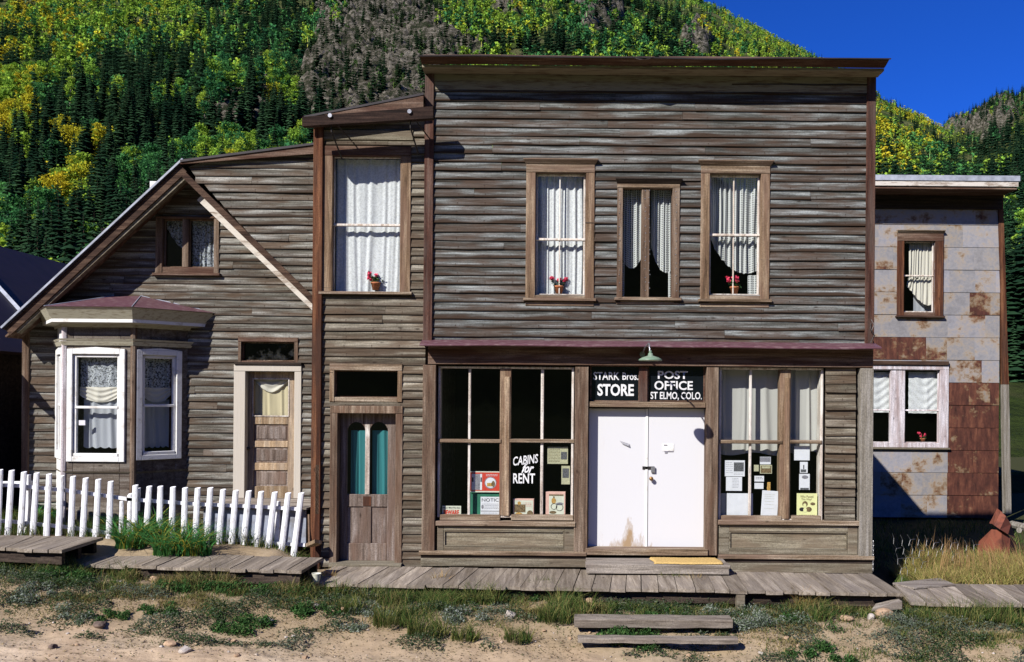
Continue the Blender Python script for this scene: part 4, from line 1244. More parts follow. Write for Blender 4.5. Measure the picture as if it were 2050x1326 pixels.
mb = MB(); mb.prism([(b[0] - .04, b[2] - .002), (b[0] + .09, b[2] - .002), (c_[0] + .08, .2), (c_[0] - .06, .2)], WY - .05, WY + .1); mb.build('corner_board', M['post_grey'], wing)
ex0, ex1 = wxl - .2, W(2043, 360, WY - .75)[0]
zt0, zb0 = W(1900, 351, WY - .75)[2], W(1900, 364, WY - .75)[2]
mb = MB(); mb.box(ex0, ex1, WY - .75, 16.4, zb0 + .02, zt0); mb.build('roof', M['roof_edge'], wing)
mb = MB(); mb.box(ex0, ex1 - .03, WY - .73, WY - .70, zb0 - .10, zb0 + .02); mb.build('fascia', M['sash_x'], wing)
mb = MB(); mb.box(ex0, ex1 - .05, WY - .70, WY - .01, zb0 - .16, zb0 - .11); mb.build('soffit', M['board_brown'], wing)
mb = MB(); mb.box(wxl, wxr + .02, WY - .06, WY, W(1900, 420, WY)[2], zb0 - .161); mb.build('frieze', M['dark_wood'], wing)  # dark board stands in for the eave's shadow band on the tin

# =================================================================== NEIGHBOUR AT THE LEFT EDGE
nb = thing('neighbouring_house', 'dark house with a purple brown roof cut off by the left edge of the photo', 'building', (-12, 3, .9))
nx = -9.15; zn = W(20, 690, 3)[2] 
ne = 3.75; nr = 6.05; nrx = -11.9
mb = MB(); mb.box(nx - .1, nx, .4, 12, .6, ne); mb.box(-15, nx - .1, .4, .5, .6, ne); mb.prism([(-15, ne), (nx, ne), (nrx, nr - .1)], .4, .5); mb.box(-15, nx - .1, 11.9, 12, .6, ne); mb.build('wall', M['dark_wood'], nb)
mb = MB(); mb.slab([(nx + .25, .1, ne - .15), (nx + .25, 12.3, ne - .15), (nrx, 12.3, nr), (nrx, .1, nr)], .06)
mb.slab([(nrx, .1, nr), (nrx, 12.3, nr), (-15.2, 12.3, ne - .4), (-15.2, .1, ne - .4)], .06); mb.build('roof', M['roof_purple'], nb)
def onroof(x, y, dz=.012): return (x, y, nr + (x - nrx) / (nx + .25 - nrx) * (ne - .15 - nr) + dz)
mb = MB(); mb.tube([onroof(nrx + .1, 4.2, .02), onroof(nx + .2, 2.9, .02)], .045, 4); mb.build('roof_flashing', M['roof_edge'], nb)
# =================================================================== CURTAINS
def zpy(py, Y=0, px=1110): return W(px, py, Y)[2]
cY = .165
q = grow(w1g, .02); curtain('white lace curtain drawn across the left upstairs store window', q, cY, 'lace', 8, .012, seed=1)
def u_curve(vals, Y):
    xs = [v[0] for v in vals]; ys = [v[1] for v in vals]
    return lambda s: zpy(float(np.interp(s, xs, ys)), Y)
def smooth_curve(vals, Y):
    f = u_curve(vals, Y)
    return lambda s: (f(s - .04) + f(s) + f(s + .04) + f(s - .08) + f(s + .08)) / 5
qa = R(1244, 374, 1290, 540, .16)
curtain('pale dotted curtain tied back in the left pane of the nailed middle window', qa, .16, 'dotted', 5, .014, zb=smooth_curve([(0, 512), (.15, 528), (.35, 537), (.6, 536), (.8, 524), (1, 500)], .16), nu=60, seed=2, extra=[(qa[0], qa[0] + .05, zpy(596), zpy(520))])
qb = R(1303, 374, 1348, 545, .16)
curtain('pale dotted curtain tied back in the right pane of the nailed middle window', qb, .16, 'dotted', 5, .014, zb=smooth_curve([(0, 490), (.2, 522), (.5, 543), (.8, 546), (1, 536)], .16), nu=60, seed=3, extra=[(qb[1] - .07, qb[1], zpy(596), zpy(540))])
qc = R(1421, 350, 1521, 545, .17)
curtain('white dotted curtain swept to one side in the right upstairs store window', qc, .17, 'dotted', 8, .022, zb=smooth_curve([(0, 470), (.12, 500), (.35, 530), (.6, 545), (.85, 545), (1, 536)], .17), seed=4, extra=[(qc[1] - .17, qc[1], zpy(592), zpy(545))])
q = grow(ewg, .01); curtain('bright white lace curtain filling the tall window of the narrow section', (q[0], q[1], q[2], q[3]), EY + .165, 'lace', 8, .008, seed=5)
for k, (g, p0, p1) in enumerate(((gl1, 690, 734), (gl2, 737, 779))):
    a = R(p0 + (12 if k == 0 else 8), 862, p1, 994, Yd + .09)
    curtain(['teal green cloth hung inside the left arched pane of the narrow door', 'teal green cloth hung inside the right arched pane of the narrow door'][k], a, Yd + .10, 'teal_cloth', 1.7, .012, seed=6 + k)
a = R(1440, 728, 1574, 897, .26); curtain('grey white linen sheet hung across the top of the right shop window', a, .27, 'linen', 5, .010, zb=lambda s: zpy(906 + 3 * math.sin(s * 9), .27), seed=8)
a = R(1578, 728, 1650, 904, .26); curtain('narrower grey linen sheet hung at the far end of the right shop window', a, .27, 'linen', 3, .012, zb=lambda s: zpy(902 + 2 * math.sin(s * 7), .27), seed=9)
# gable window
a = R(328, 440, 370, 500, HY + .15); curtain('lace curtain drawn aside in the left pane of the small gable window', a, HY + .15, 'lace_open', 4, .014, zb=smooth_curve([(0, 452), (.3, 474), (.6, 494), (.85, 503), (1, 503)], HY + .15), nu=50, seed=10)
a = R(385, 440, 428, 534, HY + .15); curtain('patterned lace curtain behind the right pane of the small gable window', a, HY + .15, 'lace_open', 4, .012, nu=50, seed=11)
# house door curtain
a = R(505, 757, 579, 835, Yh + .09); curtain('cream coloured cloth covering the glass of the house door', a, Yh + .10, 'cream_cloth', 4, .006, seed=12)
a = R(505, 757, 579, 790, Yh + .07); curtain('short white swag across the top of the house door glass', a, Yh + .075, 'cream_swag', 2, .006, zb=smooth_curve([(0, 764), (.2, 780), (.5, 792), (.8, 782), (1, 766)], Yh + .07), hf=2, seed=13)
# bay curtains
for Mx, g0, g1, nm, sd in ((Mf, gx0, gx1, 'front', 20), (Mr, .18, .60, 'right hand', 30)):
    curtain('dark patterned lace valance behind the top sash of the %s bay window' % nm, (g0 - .01, g1 + .01, zf(792), zf(714)), .13, 'lace_open', 3, .010, Mx=Mx, seed=sd)
    curtain('white cloth swag draped across the middle of the %s bay window' % nm, (g0 - .01, g1 + .01, zf(806), zf(775)), .11, 'cream_swag', 2, .005, hf=3, Mx=Mx, seed=sd + 1,
            zb=lambda s: zf(790 + 16 * math.sin(math.pi * s) ** .7))
    curtain('plain greyish white cloth panel behind the bottom sash of the %s bay window' % nm, (g0 + .035, g1 - .0, zf(904), zf(800)), .15, 'voile', 3, .010, Mx=Mx, seed=sd + 2, zb=lambda s: zf(896 + 3 * abs(math.sin(s * 14))))
# wing curtains
a = R(1820, 488, 1867, 556, WY + .15); curtain('pleated cream curtain in the top half of the tin clad wall window', a, WY + .16, 'cream_swag', 7, .022, nu=60, seed=41)
a = R(1817, 556, 1867, 600, WY + .15); curtain('cream curtain gathered sideways in the lower half of the tin clad wall window', a, WY + .17, 'cream_swag', 7, .022, nu=60, zb=smooth_curve([(0, 566), (.3, 585), (.6, 600), (.85, 606), (1, 600)], WY), seed=42)
a = R(1829, 590, 1868, 624, WY + .3); curtain('plain white under curtain at the foot of the tin clad wall window', a, WY + .32, 'voile', 2, .01, nu=40, seed=43)
a = R(1716, 745, 1788, 826, WY + .15); curtain('white lace shade with rippled hem in the left ground floor window of the tin wing', a, WY + .16, 'lace', 2, .006, hf=5, seed=44)
a = R(1819, 745, 1881, 828, WY + .15); curtain('white lace shade with rippled hem in the right ground floor window of the tin wing', a, WY + .16, 'lace', 2, .006, hf=5, seed=45)

geranium('clay pot of red geraniums on the sill of the tall narrow section window', 752, 581, EY + .118, 1.25)
geranium('red geraniums in front of the lace in the left upstairs store window', 1119, 588, .112, 1.25)
geranium('red geraniums low in the dark part of the right upstairs store window', 1470, 589, .115, 1.2)
geranium('red geraniums behind the ground floor window of the tin wing', 1847, 886, WY + .14, 1.1)

# =================================================================== PAPERS AND CARDS IN THE SHOP WINDOWS
PY = .125
def card(name, label, cat, x0, y0, x1, y1, mat, Y=PY, lean=0.0, thick=.004, tilt=0.0, group=None):
    a = R(x0, y0, x1, y1, Y); t = thing(name, label, cat, ((a[0] + a[1]) / 2, Y, a[2]), group)
    c = Vector(((a[0] + a[1]) / 2, Y, a[2]))
    Mx = Matrix.Translation(c) @ Matrix.Rotation(math.radians(tilt), 4, 'Y') @ Matrix.Rotation(math.radians(-lean), 4, 'X') @ Matrix.Translation(-c)
    m = MB(Mx); m.bar(a, Y, Y + thick); m.build('card' if name != 'paper_sheet' else 'sheet', mat, t)
    t['_'] = 0; del t['_']
    return t, Mx, a
def patch(t, Mx, x0, y0, x1, y1, mat, nm, Y=PY, off=.0015, shape=None):
    a = R(x0, y0, x1, y1, Y); m = MB(Mx)
    if shape == 'oval':
        cx_, cz_ = (a[0] + a[1]) / 2, (a[2] + a[3]) / 2; rx, rz_ = (a[1] - a[0]) / 2, (a[3] - a[2]) / 2
        m.add([(cx_ + rx * math.cos(k * math.pi / 12), Y - off, cz_ + rz_ * math.sin(k * math.pi / 12)) for k in range(24)], [tuple(range(24))])
    else: m.quad(a, Y - off)
    return m.build(nm, M[mat], t)
def lines(t, Mx, x0, x1, ys, mat='grey_ink', h=.9, Y=PY, nm='printed_lines', seed=1):
    r = random.Random(seed); m = MB(Mx)
    for y in ys:
        x = x0
        while x < x1 - 1:
            w_ = r.uniform(1.5, 5); a = R(x, y, min(x + w_, x1), y + h, Y); m.quad(a, Y - .0018); x += w_ + .9
    return m.build(nm, M[mat], t)
def ptext(t, Mx, body, x0, y0, x1, y1, mat, Y=PY, bold=.01, off=.0022, shear=0):
    a = R(x0, y0, x1, y1, Y); return text_mesh('lettering', body, (a[0] + a[1]) / 2, a[2], a[3] - a[2], a[1] - a[0], Y - off, M[mat], t, bold, shear, M_=Mx)

t, X, a = card('warning_card', 'small cream card with red BEWARE lettering at the bottom left of the shop window', 'card', 885, 1013, 923, 1035, M['enamel_white'])
ptext(t, X, 'Never Mind The Dog', 887, 1015.5, 921, 1019, 'ink', bold=.02); ptext(t, X, 'BEWARE', 888, 1021, 919, 1031, 'red_card', bold=.05)
t, X, a = card('advertising_sign', 'red advertising board with a round picture in the left shop window', 'sign', 940, 944, 1001, 986, M['enamel_white'], Y=.16)
P2 = .16
patch(t, X, 941, 946, 1000, 983, 'red_card', 'red_field', P2); patch(t, X, 944, 949, 965, 981, 'paper', 'drawing_panel', P2, .0025); patch(t, X, 951, 949, 961, 981, 'grey_ink', 'drawing_shade', P2, .0035)
patch(t, X, 945, 956, 948, 965, 'ink', 'dark_pane', P2, .0035); patch(t, X, 962, 956, 964.5, 965, 'ink', 'dark_pane', P2, .0035)
patch(t, X, 970, 955, 994, 979, 'grey_ink', 'ring', P2, .0022, 'oval'); patch(t, X, 971.5, 956.5, 992.5, 977, 'paper', 'round_picture', P2, .003, 'oval'); patch(t, X, 975, 967, 985, 974, 'ochre_ink', 'picture_centre', P2, .0038); patch(t, X, 984, 963, 991, 975, 'sepia', 'picture_side', P2, .0038, 'oval')
lines(t, X, 973, 996, [950, 952.5], 'paper', .8, P2 - .001)
t, X, a = card('storage_box', 'green box standing under the red board in the left shop window', 'box', 939, 988, 1001, 1036, M['green_card'], Y=.19, thick=.25)
t, X, a = card('notice_sheet', 'white NOTICE sheet leaning on the green box in the left shop window', 'notice', 962, 995, 1003, 1036, M['paper'], Y=.14)
ptext(t, X, 'NOTICE', 964.5, 998, 1004, 1004.5, 'ink', .14, .0); lines(t, X, 965, 998, [1009, 1012, 1015, 1018, 1027], 'grey_ink', .7, .14); patch(t, X, 963.5, 1011, 968, 1019, 'grey_ink', 'seal', .14, shape='oval'); patch(t, X, 962.5, 1023, 1000, 1024, 'ink', 'rule', .14)
t, X, a = card('newspaper_clipping', 'yellowed newspaper clipping taped high in the left shop window', 'clipping', 1096, 895, 1137, 929, M['paper_old'])
patch(t, X, 1123, 905, 1135, 920, 'photo_ink', 'picture'); lines(t, X, 1098, 1121, [900, 903, 906, 909, 912, 915, 918, 921, 924], 'sepia', .7)
t, X, a = card('photo_card', 'narrow white card with a dark photograph below the newspaper clipping', 'card', 1124, 933, 1141, 970, M['paper_old'])
patch(t, X, 1126, 938, 1139, 957, 'photo_ink', 'picture')
t, X, a = card('picture_box', 'cream box with a sepia river landscape picture in the left shop window', 'box', 1027, 999, 1069, 1036, M['pink_card'], thick=.05)
patch(t, X, 1030, 1002, 1067, 1035, 'enamel_white', 'picture_ground', off=.0012); patch(t, X, 1030, 1010, 1052, 1026, 'sepia', 'dark_bank', off=.002); patch(t, X, 1036, 1004, 1043, 1011, 'ochre_ink', 'tree_tops', off=.0025, shape='oval'); patch(t, X, 1055, 1022, 1067, 1034, 'sepia', 'near_bank', off=.002, shape='oval'); patch(t, X, 1031, 1026, 1046, 1034, 'ochre_ink', 'shore', off=.0022, shape='oval')
lines(t, X, 1048, 1064, [1007, 1010, 1013], 'red_card', .7)
t, X, a = card('poster_box', 'pink box showing a rider and a bicycle at the right of the left shop window', 'box', 1092, 985, 1132, 1036, M['pink_card'], thick=.06)
patch(t, X, 1099, 990, 1129, 1030, 'enamel_white', 'picture_ground', off=.0012); patch(t, X, 1099, 990, 1128, 993, 'sepia', 'top_band', off=.002); patch(t, X, 1104, 997, 1113, 1009, 'ochre_ink', 'rider_coat', off=.003, shape='oval'); patch(t, X, 1107, 993.5, 1110.5, 997.5, 'sepia', 'rider_head', off=.003, shape='oval')
for (cx_, r_) in ((1109, 6), (1120, 7)):
    m = MB(X); c = W(cx_, 1014 + (cx_ > 1110) * 2, PY); m.tube([(c[0] + r_ / 137 * math.cos(k * .4488), PY - .004, c[2] + r_ / 137 * math.sin(k * .4488)) for k in range(15)], .0035, 4, cap=False); m.build('wheel_drawing', M['ink'], t)
patch(t, X, 1113, 1006, 1128, 1012, 'grey_ink', 'hillside', off=.0018, shape='oval'); patch(t, X, 1100, 1023, 1114, 1029, 'sepia', 'foreground_patch', off=.002, shape='oval')

def sheet(label, x0, y0, x1, y1, mat='paper', **k): return card('paper_sheet', label, 'paper', x0, y0, x1, y1, M[mat], **k)
t, X, a = sheet('white sheet with a black group photograph, upper left in the right shop window', 1450.5, 922, 1491, 954)
patch(t, X, 1469, 926, 1489, 944, 'photo_ink', 'picture'); lines(t, X, 1453, 1467, [926, 930, 934, 938, 942, 946], 'grey_ink', .5); lines(t, X, 1469, 1488, [947, 950], 'grey_ink', .5)
t, X, a = sheet('small white typed sheet right below the sheet with the group photograph', 1453.5, 955, 1485.5, 983); lines(t, X, 1466, 1479, [958, 961, 964, 967, 970, 973, 976], 'grey_ink', .5)
t, X, a = sheet('grey and white postcard at the top of the middle column of papers', 1521.5, 915, 1543, 930); patch(t, X, 1521.5, 915.5, 1542, 925, 'grey_ink', 'picture')
t, X, a = sheet('yellowish landscape postcard under the grey postcard in the right shop window', 1521.5, 931, 1545.5, 948.5, 'paper_yellow' if False else 'paper_old'); patch(t, X, 1523, 933, 1544, 947, 'sepia', 'picture'); patch(t, X, 1525, 934, 1542, 938, 'paper_old', 'picture_sky', off=.0025)
t, X, a = sheet('narrow yellowed ticket left of the landscape postcard', 1509.5, 931, 1519, 944, 'paper_old')
t, X, a = sheet('upper of the two small white cards beside the thin mullion', 1510.5, 953, 1529.5, 964.5); lines(t, X, 1513, 1527, [955.5, 958.5], 'ink', .8)
t, X, a = sheet('lower of the two small white cards beside the thin mullion', 1510.5, 967, 1528.5, 979)
t, X, a = sheet('large blank white sheet curled at its left edge in the right shop window', 1455, 988, 1507, 1041, Y=.14); 
t, X, a = sheet('grey board standing behind the large blank sheet', 1443, 988, 1462, 1041, 'linen', Y=.17)
t, X, a = sheet('white booklet leaning crookedly at the foot of the right shop window', 1523, 983, 1556, 1041, Y=.13, tilt=3.5, thick=.02); lines(t, X, 1528, 1548, [990, 994, 998, 1004, 1010, 1018], 'paper_old', .5, .13)
t, X, a = sheet('pale grey box end behind the crooked white booklet', 1548, 986, 1562, 1041, 'linen', Y=.2)
t, X, a = card('wooden_figure', 'small orange brown wooden figure above the crooked booklet', 'figure', 1536, 966, 1543, 984, M['ochre_ink'], Y=.2, thick=.03)
t, X, a = sheet('white sheet pinned over the linen in the far right shop window', 1590, 893, 1621, 922)
t, X, a = sheet('small photograph of a lone standing figure in the far right shop window', 1601.5, 925, 1617, 947); patch(t, X, 1608, 931, 1610, 939, 'ink', 'picture'); patch(t, X, 1603, 940, 1614, 945.5, 'photo_ink', 'picture_ground')
t, X, a = sheet('white sheet with a faint mountain sketch above the yellow poster', 1600, 949, 1621, 981); patch(t, X, 1605, 952, 1618, 959, 'grey_ink', 'sketch', shape='oval'); patch(t, X, 1602, 977, 1619, 981, 'photo_ink', 'dark_foot')
t, X, a = card('yellow_poster', 'yellow poster with a drawn cowboy bust in the far right shop window', 'poster', 1595, 988, 1636, 1041, M['paper_yellow'])
ptext(t, X, 'Who Passed', 1602, 992, 1628, 997, 'sepia', bold=.0); ptext(t, X, 'This Way?', 1604, 998, 1625, 1003, 'sepia', bold=.0)
patch(t, X, 1606, 1003.5, 1617, 1015, 'sepia', 'drawn_hat', off=.002, shape='oval'); patch(t, X, 1608, 1008, 1614, 1016, 'paper_yellow', 'drawn_face', off=.003, shape='oval'); patch(t, X, 1600, 1016, 1611, 1024, 'ink', 'drawn_shoulder', off=.0025, shape='oval'); patch(t, X, 1613, 1015, 1625, 1025, 'sepia', 'drawn_shoulder', off=.0025, shape='oval'); patch(t, X, 1608, 1017, 1615, 1026, 'paper_yellow', 'drawn_shirt', off=.0035, shape='oval'); patch(t, X, 1622, 1006, 1632, 1012, 'sepia', 'drawn_rock', off=.002, shape='oval')
lines(t, X, 1600, 1631, [1031], 'sepia', 1.2)
# old price tag in the bay window
m = MB(Mf); m.box(gx0 + .03, gx0 + .13, .016, .020, zf(852), zf(842)); tag(m.build('window_sticker', M['paper']), 'small white sticker on the bottom pane of the front bay window', 'sticker')

# =================================================================== LAMP
D_ = -.97
sx, _, sz = W(1302, 721, D_)
lamp = thing('barn_lamp', 'green enamelled barn lamp on a gooseneck arm above the white double door', 'lamp', (sx, -.06, 3.6))
m = MB(); m.lathe([(.012, .095), (.03, .09), (.034, .06), (.06, .05), (.11, .035), (.155, .008), (.160, -.004), (.156, -.010), (.150, -.002), (.10, .022), (.03, .045)], (sx, D_, sz), 28); m.build('lamp_shade', M['enamel_green'], lamp, smooth=True)
m = MB(); m.lathe([(.147, -.004), (.10, .018), (.03, .040), (.001, .042)], (sx, D_, sz), 24); m.build('shade_lining', M['enamel_white'], lamp, smooth=True)
m = MB(); m.lathe([(.001, -.012), (.018, -.006), (.027, .012), (.02, .034), (.014, .044)], (sx, D_, sz), 14); m.build('bulb', M['enamel_white'], lamp, smooth=True)
m = MB(); pth = []
for k in range(10):
    a_ = math.pi / 2 * k / 9; pth.append((sx - .01, D_ + .12 - .12 * math.sin(a_), sz + .13 + .12 * math.cos(a_) - .02))
m.tube([(sx - .015, -.05, sz + .12), (sx - .012, -.4, sz + .20)] + pth + [(sx, D_, sz + .08)], .011, 8)
m.build('arm', M['steel'], lamp, smooth=True)
m = MB(); m.lathe([(.02, 0), (.02, .05), (.01, .055)], (sx, D_, sz + .075), 12); m.tube([(sx - .015, -.03, sz + .12), (sx - .015, -.065, sz + .12)], .04, 12); m.build('wall_plate', M['enamel_green'], lamp)

# =================================================================== STEP, DOORMAT, BOARDWALKS
st = thing('door_step', 'low plank step in front of the white double door', 'step', (1.0, -.25, .45))
x0, x1 = W(1172, 1120, -.4)[0], W(1450, 1120, -.2)[0]
ztp = .60
m = MB()
for i in range(2):
    y0_ = -.55 + i * .25; m.box(x0 + .02 * i, x1 + .02 - .02 * i, y0_, y0_ + .24, ztp - .045, ztp, .004)
m.build('tread', M['deck_x'], st)
m = MB(); m.box(x0 + .01, x1, -.555, -.50, ztp - .13, ztp - .047); m.build('front_board', M['deck_x'], st)
for xx in (x0 + .12, x1 - .28):
    m = MB(); m.box(xx, xx + .15, -.53, -.1, .46, ztp - .13); m.build('foot', M['panel_x'], st)
m = MB(); a0, a1 = W(1305, 1120, -.3)[0], W(1447, 1120, -.5)[0]
V = []; F = []
nx_, ny_ = 60, 18
for j in range(ny_ + 1):
    for i in range(nx_ + 1):
        s, v = i / nx_, j / ny_
        x = a0 + (a1 - a0) * s - .04 * (1 - v) * 0; y = -.52 + .40 * v
        e_ = min(s, 1 - s, v * .4, (1 - v) * .4)
        V.append((x + .02 * math.sin(v * 5), y + .01 * math.sin(s * 9), ztp + .006 + min(.022, e_ * 1.2) + rnd.uniform(0, .004)))
for j in range(ny_):
    for i in range(nx_):
        b_ = j * (nx_ + 1) + i; F.append((b_, b_ + 1, b_ + nx_ + 2, b_ + nx_ + 1))
m.add(V, F); tag(m.build('doormat', M['coir'], smooth=True), 'straw coloured coir doormat on the plank step', 'doormat')

def boardwalk(label, backs, fronts, z, n, mat='deck', seed=1, edge=True, skew=0, gap=.012):
    """backs/fronts: ((x,y) left, (x,y) right)"""
    r = random.Random(seed)
    bw = thing('boardwalk', label, 'boardwalk', ((backs[0][0] + backs[1][0]) / 2, (backs[0][1] + fronts[0][1]) / 2, z - .2))
    m = MB()
    (bx0, by0), (bx1, by1) = backs; (fx0, fy0), (fx1, fy1) = fronts
    cuts = [0]
    for i in range(n): cuts.append(cuts[-1] + r.uniform(.85, 1.15))
    tot = cuts[-1]; cuts = [c / tot for c in cuts]
    for i in range(n):
        s0, s1 = cuts[i], cuts[i + 1]
        g = gap * r.uniform(.3, 1.4) / max(.1, abs(bx1 - bx0))
        s0 += g / 2; s1 -= g / 2
        ov = r.uniform(-.025, .02); ob = r.uniform(-.02, .02); dz = r.uniform(-.005, .005)
        L = lambda a, b, s: a + (b - a) * s
        fb = [(L(bx0, bx1, s), L(by0, by1, s) + ob) for s in (s0, s1)]
        ff = [(L(fx0, fx1, s), L(fy0, fy1, s) + ov) for s in (s0, s1)]
        t_ = .042
        warp = r.uniform(-.004, .004)
        P = [(ff[0][0], ff[0][1], z - t_ + dz), (ff[1][0], ff[1][1], z - t_ + dz + warp), (fb[1][0], fb[1][1], z - t_ + dz), (fb[0][0], fb[0][1], z - t_ + dz),
             (ff[0][0], ff[0][1], z + dz), (ff[1][0], ff[1][1], z + dz + warp), (fb[1][0], fb[1][1], z + dz), (fb[0][0], fb[0][1], z + dz)]
        m.hexa(P)
        # nail heads
    m.build('planks', M[mat], bw)
    m = MB()
    for s, in ((.12,), (.5,), (.88,)):
        p0 = (bx0 + (fx0 - bx0) * s, by0 + (fy0 - by0) * s); p1 = (bx1 + (fx1 - bx1) * s, by1 + (fy1 - by1) * s)
        m.hexa([(p0[0] + .05, p0[1] - .04, z - .2), (p1[0] - .05, p1[1] - .04, z - .2), (p1[0] - .05, p1[1] + .04, z - .2), (p0[0] + .05, p0[1] + .04, z - .2),
                (p0[0] + .05, p0[1] - .04, z - .05), (p1[0] - .05, p1[1] - .04, z - .05), (p1[0] - .05, p1[1] + .04, z - .05), (p0[0] + .05, p0[1] + .04, z - .05)])
    m.build('joists', M['dark_wood'], bw)
    return bw
def onz(px, py, z):
    u, v = unroll(px, py); D = (CAM_Z - z) * FPX / v; return (u * D / FPX, CAM_Y + D)
bwz = .45
boardwalk('long plank boardwalk running along the front of the store', (onz(672, 1133, bwz)[0:2], onz(1745, 1149, bwz)), (onz(596, 1167, bwz), onz(1808, 1188, bwz)), bwz, 36, seed=4)
b2 = boardwalk('plank boardwalk section in front of the picket fence beside the narrow section', (onz(232, 1104, .67), onz(646, 1117, .67)), (onz(163, 1129, .67), onz(604, 1143, .67)), .67, 15, seed=5)
boardwalk('highest plank boardwalk section at the left edge of the photo', (onz(-260, 1065, .91), onz(207, 1076, .91)), (onz(-260, 1084, .91), onz(124, 1102, .91)), .91, 14, seed=6)
boardwalk('lower plank boardwalk section leading off to the right', (onz(1787, 1167, .345), onz(2300, 1175, .345)), (onz(1822, 1206, .345), onz(2380, 1217, .345)), .345, 17, seed=7)
# loose board laid diagonally across its left end
m = MB(); a_, b_, c_, d_ = onz(1787, 1170, .35), onz(1880, 1160, .35), onz(1912, 1173, .35), onz(1830, 1180, .35)
m.hexa([(p[0], p[1], .352) for p in (a_, d_, c_, b_)] + [(p[0], p[1], .372) for p in (a_, d_, c_, b_)])
tag(m.build('loose_board', M['deck_x']), 'loose triangular board lying on the back edge of the lower boardwalk', 'board')
# support posts and wedges under the long boardwalk
for px in (1482, ):
    a = R(px - 7, 1200, px + 8, 1228, -1.45); m = MB(); m.box(a[0], a[1], -1.5, -1.35, .1, .40); tag(m.build('support_block', M['panel_x']), 'grey wooden block propping the long boardwalk right of the bank steps', 'block')
a = onz(1740, 1218, .25); m = MB(); m.hexa([(a[0] - .02, -1.62, .24), (a[0] + .38, -1.60, .27), (a[0] + .38, -1.45, .27), (a[0] + .1, -1.45, .24), (a[0] - .02, -1.62, .262), (a[0] + .38, -1.60, .37), (a[0] + .38, -1.45, .37), (a[0] + .1, -1.45, .30)])
tag(m.build('wooden_wedge', M['deck_x']), 'split wooden wedge under the right end of the long boardwalk', 'wedge')
# timbers bedded in the bank as steps
def timber(label, pxa, pya, pxb, pyb, z, th, dep, notch=False):
    a_, b_ = onz(pxa, pya, z), onz(pxb, pyb, z)
    m = MB(); n = 14; r = random.Random(int(pya))
    for i in range(1):
        V = []; F = []
        prof = [(0, -th), (0, -.015), (.015, 0), (dep * .5, .004), (dep - .015, 0), (dep, -.015), (dep, -th)]
        for k in range(n + 1):
            s = k / n; x = a_[0] + (b_[0] - a_[0]) * s; y = a_[1] + (b_[1] - a_[1]) * s
            for (dy, dz) in prof: V.append((x, y + dy + r.uniform(-.006, .006), z + dz + r.uniform(-.005, .005)))
        L = len(prof)
        for k in range(n):
            for j in range(L):
                j2 = (j + 1) % L; F.append((k * L + j2, k * L + j, (k + 1) * L + j, (k + 1) * L + j2))
        F.append(tuple(range(L))); F.append(tuple(range((n + 1) * L - 1, n * L - 1, -1)))
        m.add(V, F)
    return tag(m.build('timber_step', M['deck_x']), label, 'step')
timber('upper of the two grey timber steps set in the bank below the boardwalk', 1150, 1240, 1467, 1242, .305, .095, .24)
timber('lower of the two grey timber steps set in the bank below the boardwalk', 1157, 1278, 1478, 1280, .185, .055, .15)

# =================================================================== PORCH
po = thing('porch', 'low plank stoop with a blue grey skirt in front of the house door', 'porch', (-4.6, .7, .7))
pa, pb = W(402, 1030, .15)[0], W(618, 1030, .15)[0]
m = MB()
for i in range(7):
    y0_ = .12 + i * .165; m.box(pa + rnd.uniform(-.04, .03), pb, y0_, y0_ + .158, 1.235, 1.27, .003)
m.build('deck', M['deck_x'], po)
m = MB(); m.box(pa + .03, pb - .04, .17, .20, .72, 1.23); m.build('skirt', painted('skirt_paint', (.30, .33, .42, 1), (.20, .20, .22, 1), .7, .7, 5), po)
m = MB(); a = R(553, 1035, 561, 1075, .15); m.box(a[0], a[1], .13, .168, .72, 1.23); m.build('batten', M['white_wood'], po)
# odd boards leaning in the corner by the fence end
m = MB(); a, b = W(619, 1090, -.08), W(618, 1030, -.02); m.tube([a, b], .018, 5); tag(m.build('leaning_stake', M['trim_z']), 'thin pale stake leaning at the right end of the picket fence', 'stake')
m = MB(); a, b = W(614, 1090, -.2), W(632, 1082, -.2); m.hexa([(a[0], -.25, a[2] - .03), (b[0], -.25, b[2] - .03), (b[0] + .06, -.1, b[2] - .07), (a[0] + .04, -.1, a[2] - .06), (a[0], -.25, a[2] + .02), (b[0], -.25, b[2] + .02), (b[0] + .06, -.1, b[2] - .02), (a[0] + .04, -.1, a[2] - .01)])
tag(m.build('wood_offcut', M['door_tan']), 'short yellowish offcut of wood lying by the last picket', 'offcut')
m = MB(); a, b = W(636, 930, -.03), W(634, 1030, -.04); m.box(a[0] - .03, a[0] + .03, -.05, -.015, b[2], a[2]); tag(m.build('loose_plank', M['post_brown']), 'dark loose plank standing against the corner post by the fence end', 'plank')

# =================================================================== PICKET FENCE
FY = .02
fence = thing('picket_fence', 'white painted picket fence in front of the gabled house', 'fence', (-5.5, FY, .7))
def picket(ptop, pbot, Y=FY, w=.046, parent=fence, r=rnd):
    a, b = Vector(W(*ptop, Y)), Vector(W(*pbot, Y))
    V = []; F = []; seg = 10
    d = (a - b); n = 6
    for i in range(n + 1):
        s = i / n; c = b + d * s; wv = w * (1.05 - .12 * s)
        for k in range(seg):
            th = 2 * math.pi * k / seg
            top = (.010 * math.sin(th + .5) if i == n else 0)
            V.append((c.x + wv * math.cos(th) * (1 + r.uniform(-.02, .02)), c.y + wv * .62 * math.sin(th) - .02, c.z + top))
    for i in range(n):
        for k in range(seg):
            k2 = (k + 1) % seg; F.append((i * seg + k, i * seg + k2, (i + 1) * seg + k2, (i + 1) * seg + k))
    F.append(tuple(n * seg + k for k in range(seg)))
    m = MB(); m.add(V, F)
    return m.build('picket', M['picket_paint'], parent)
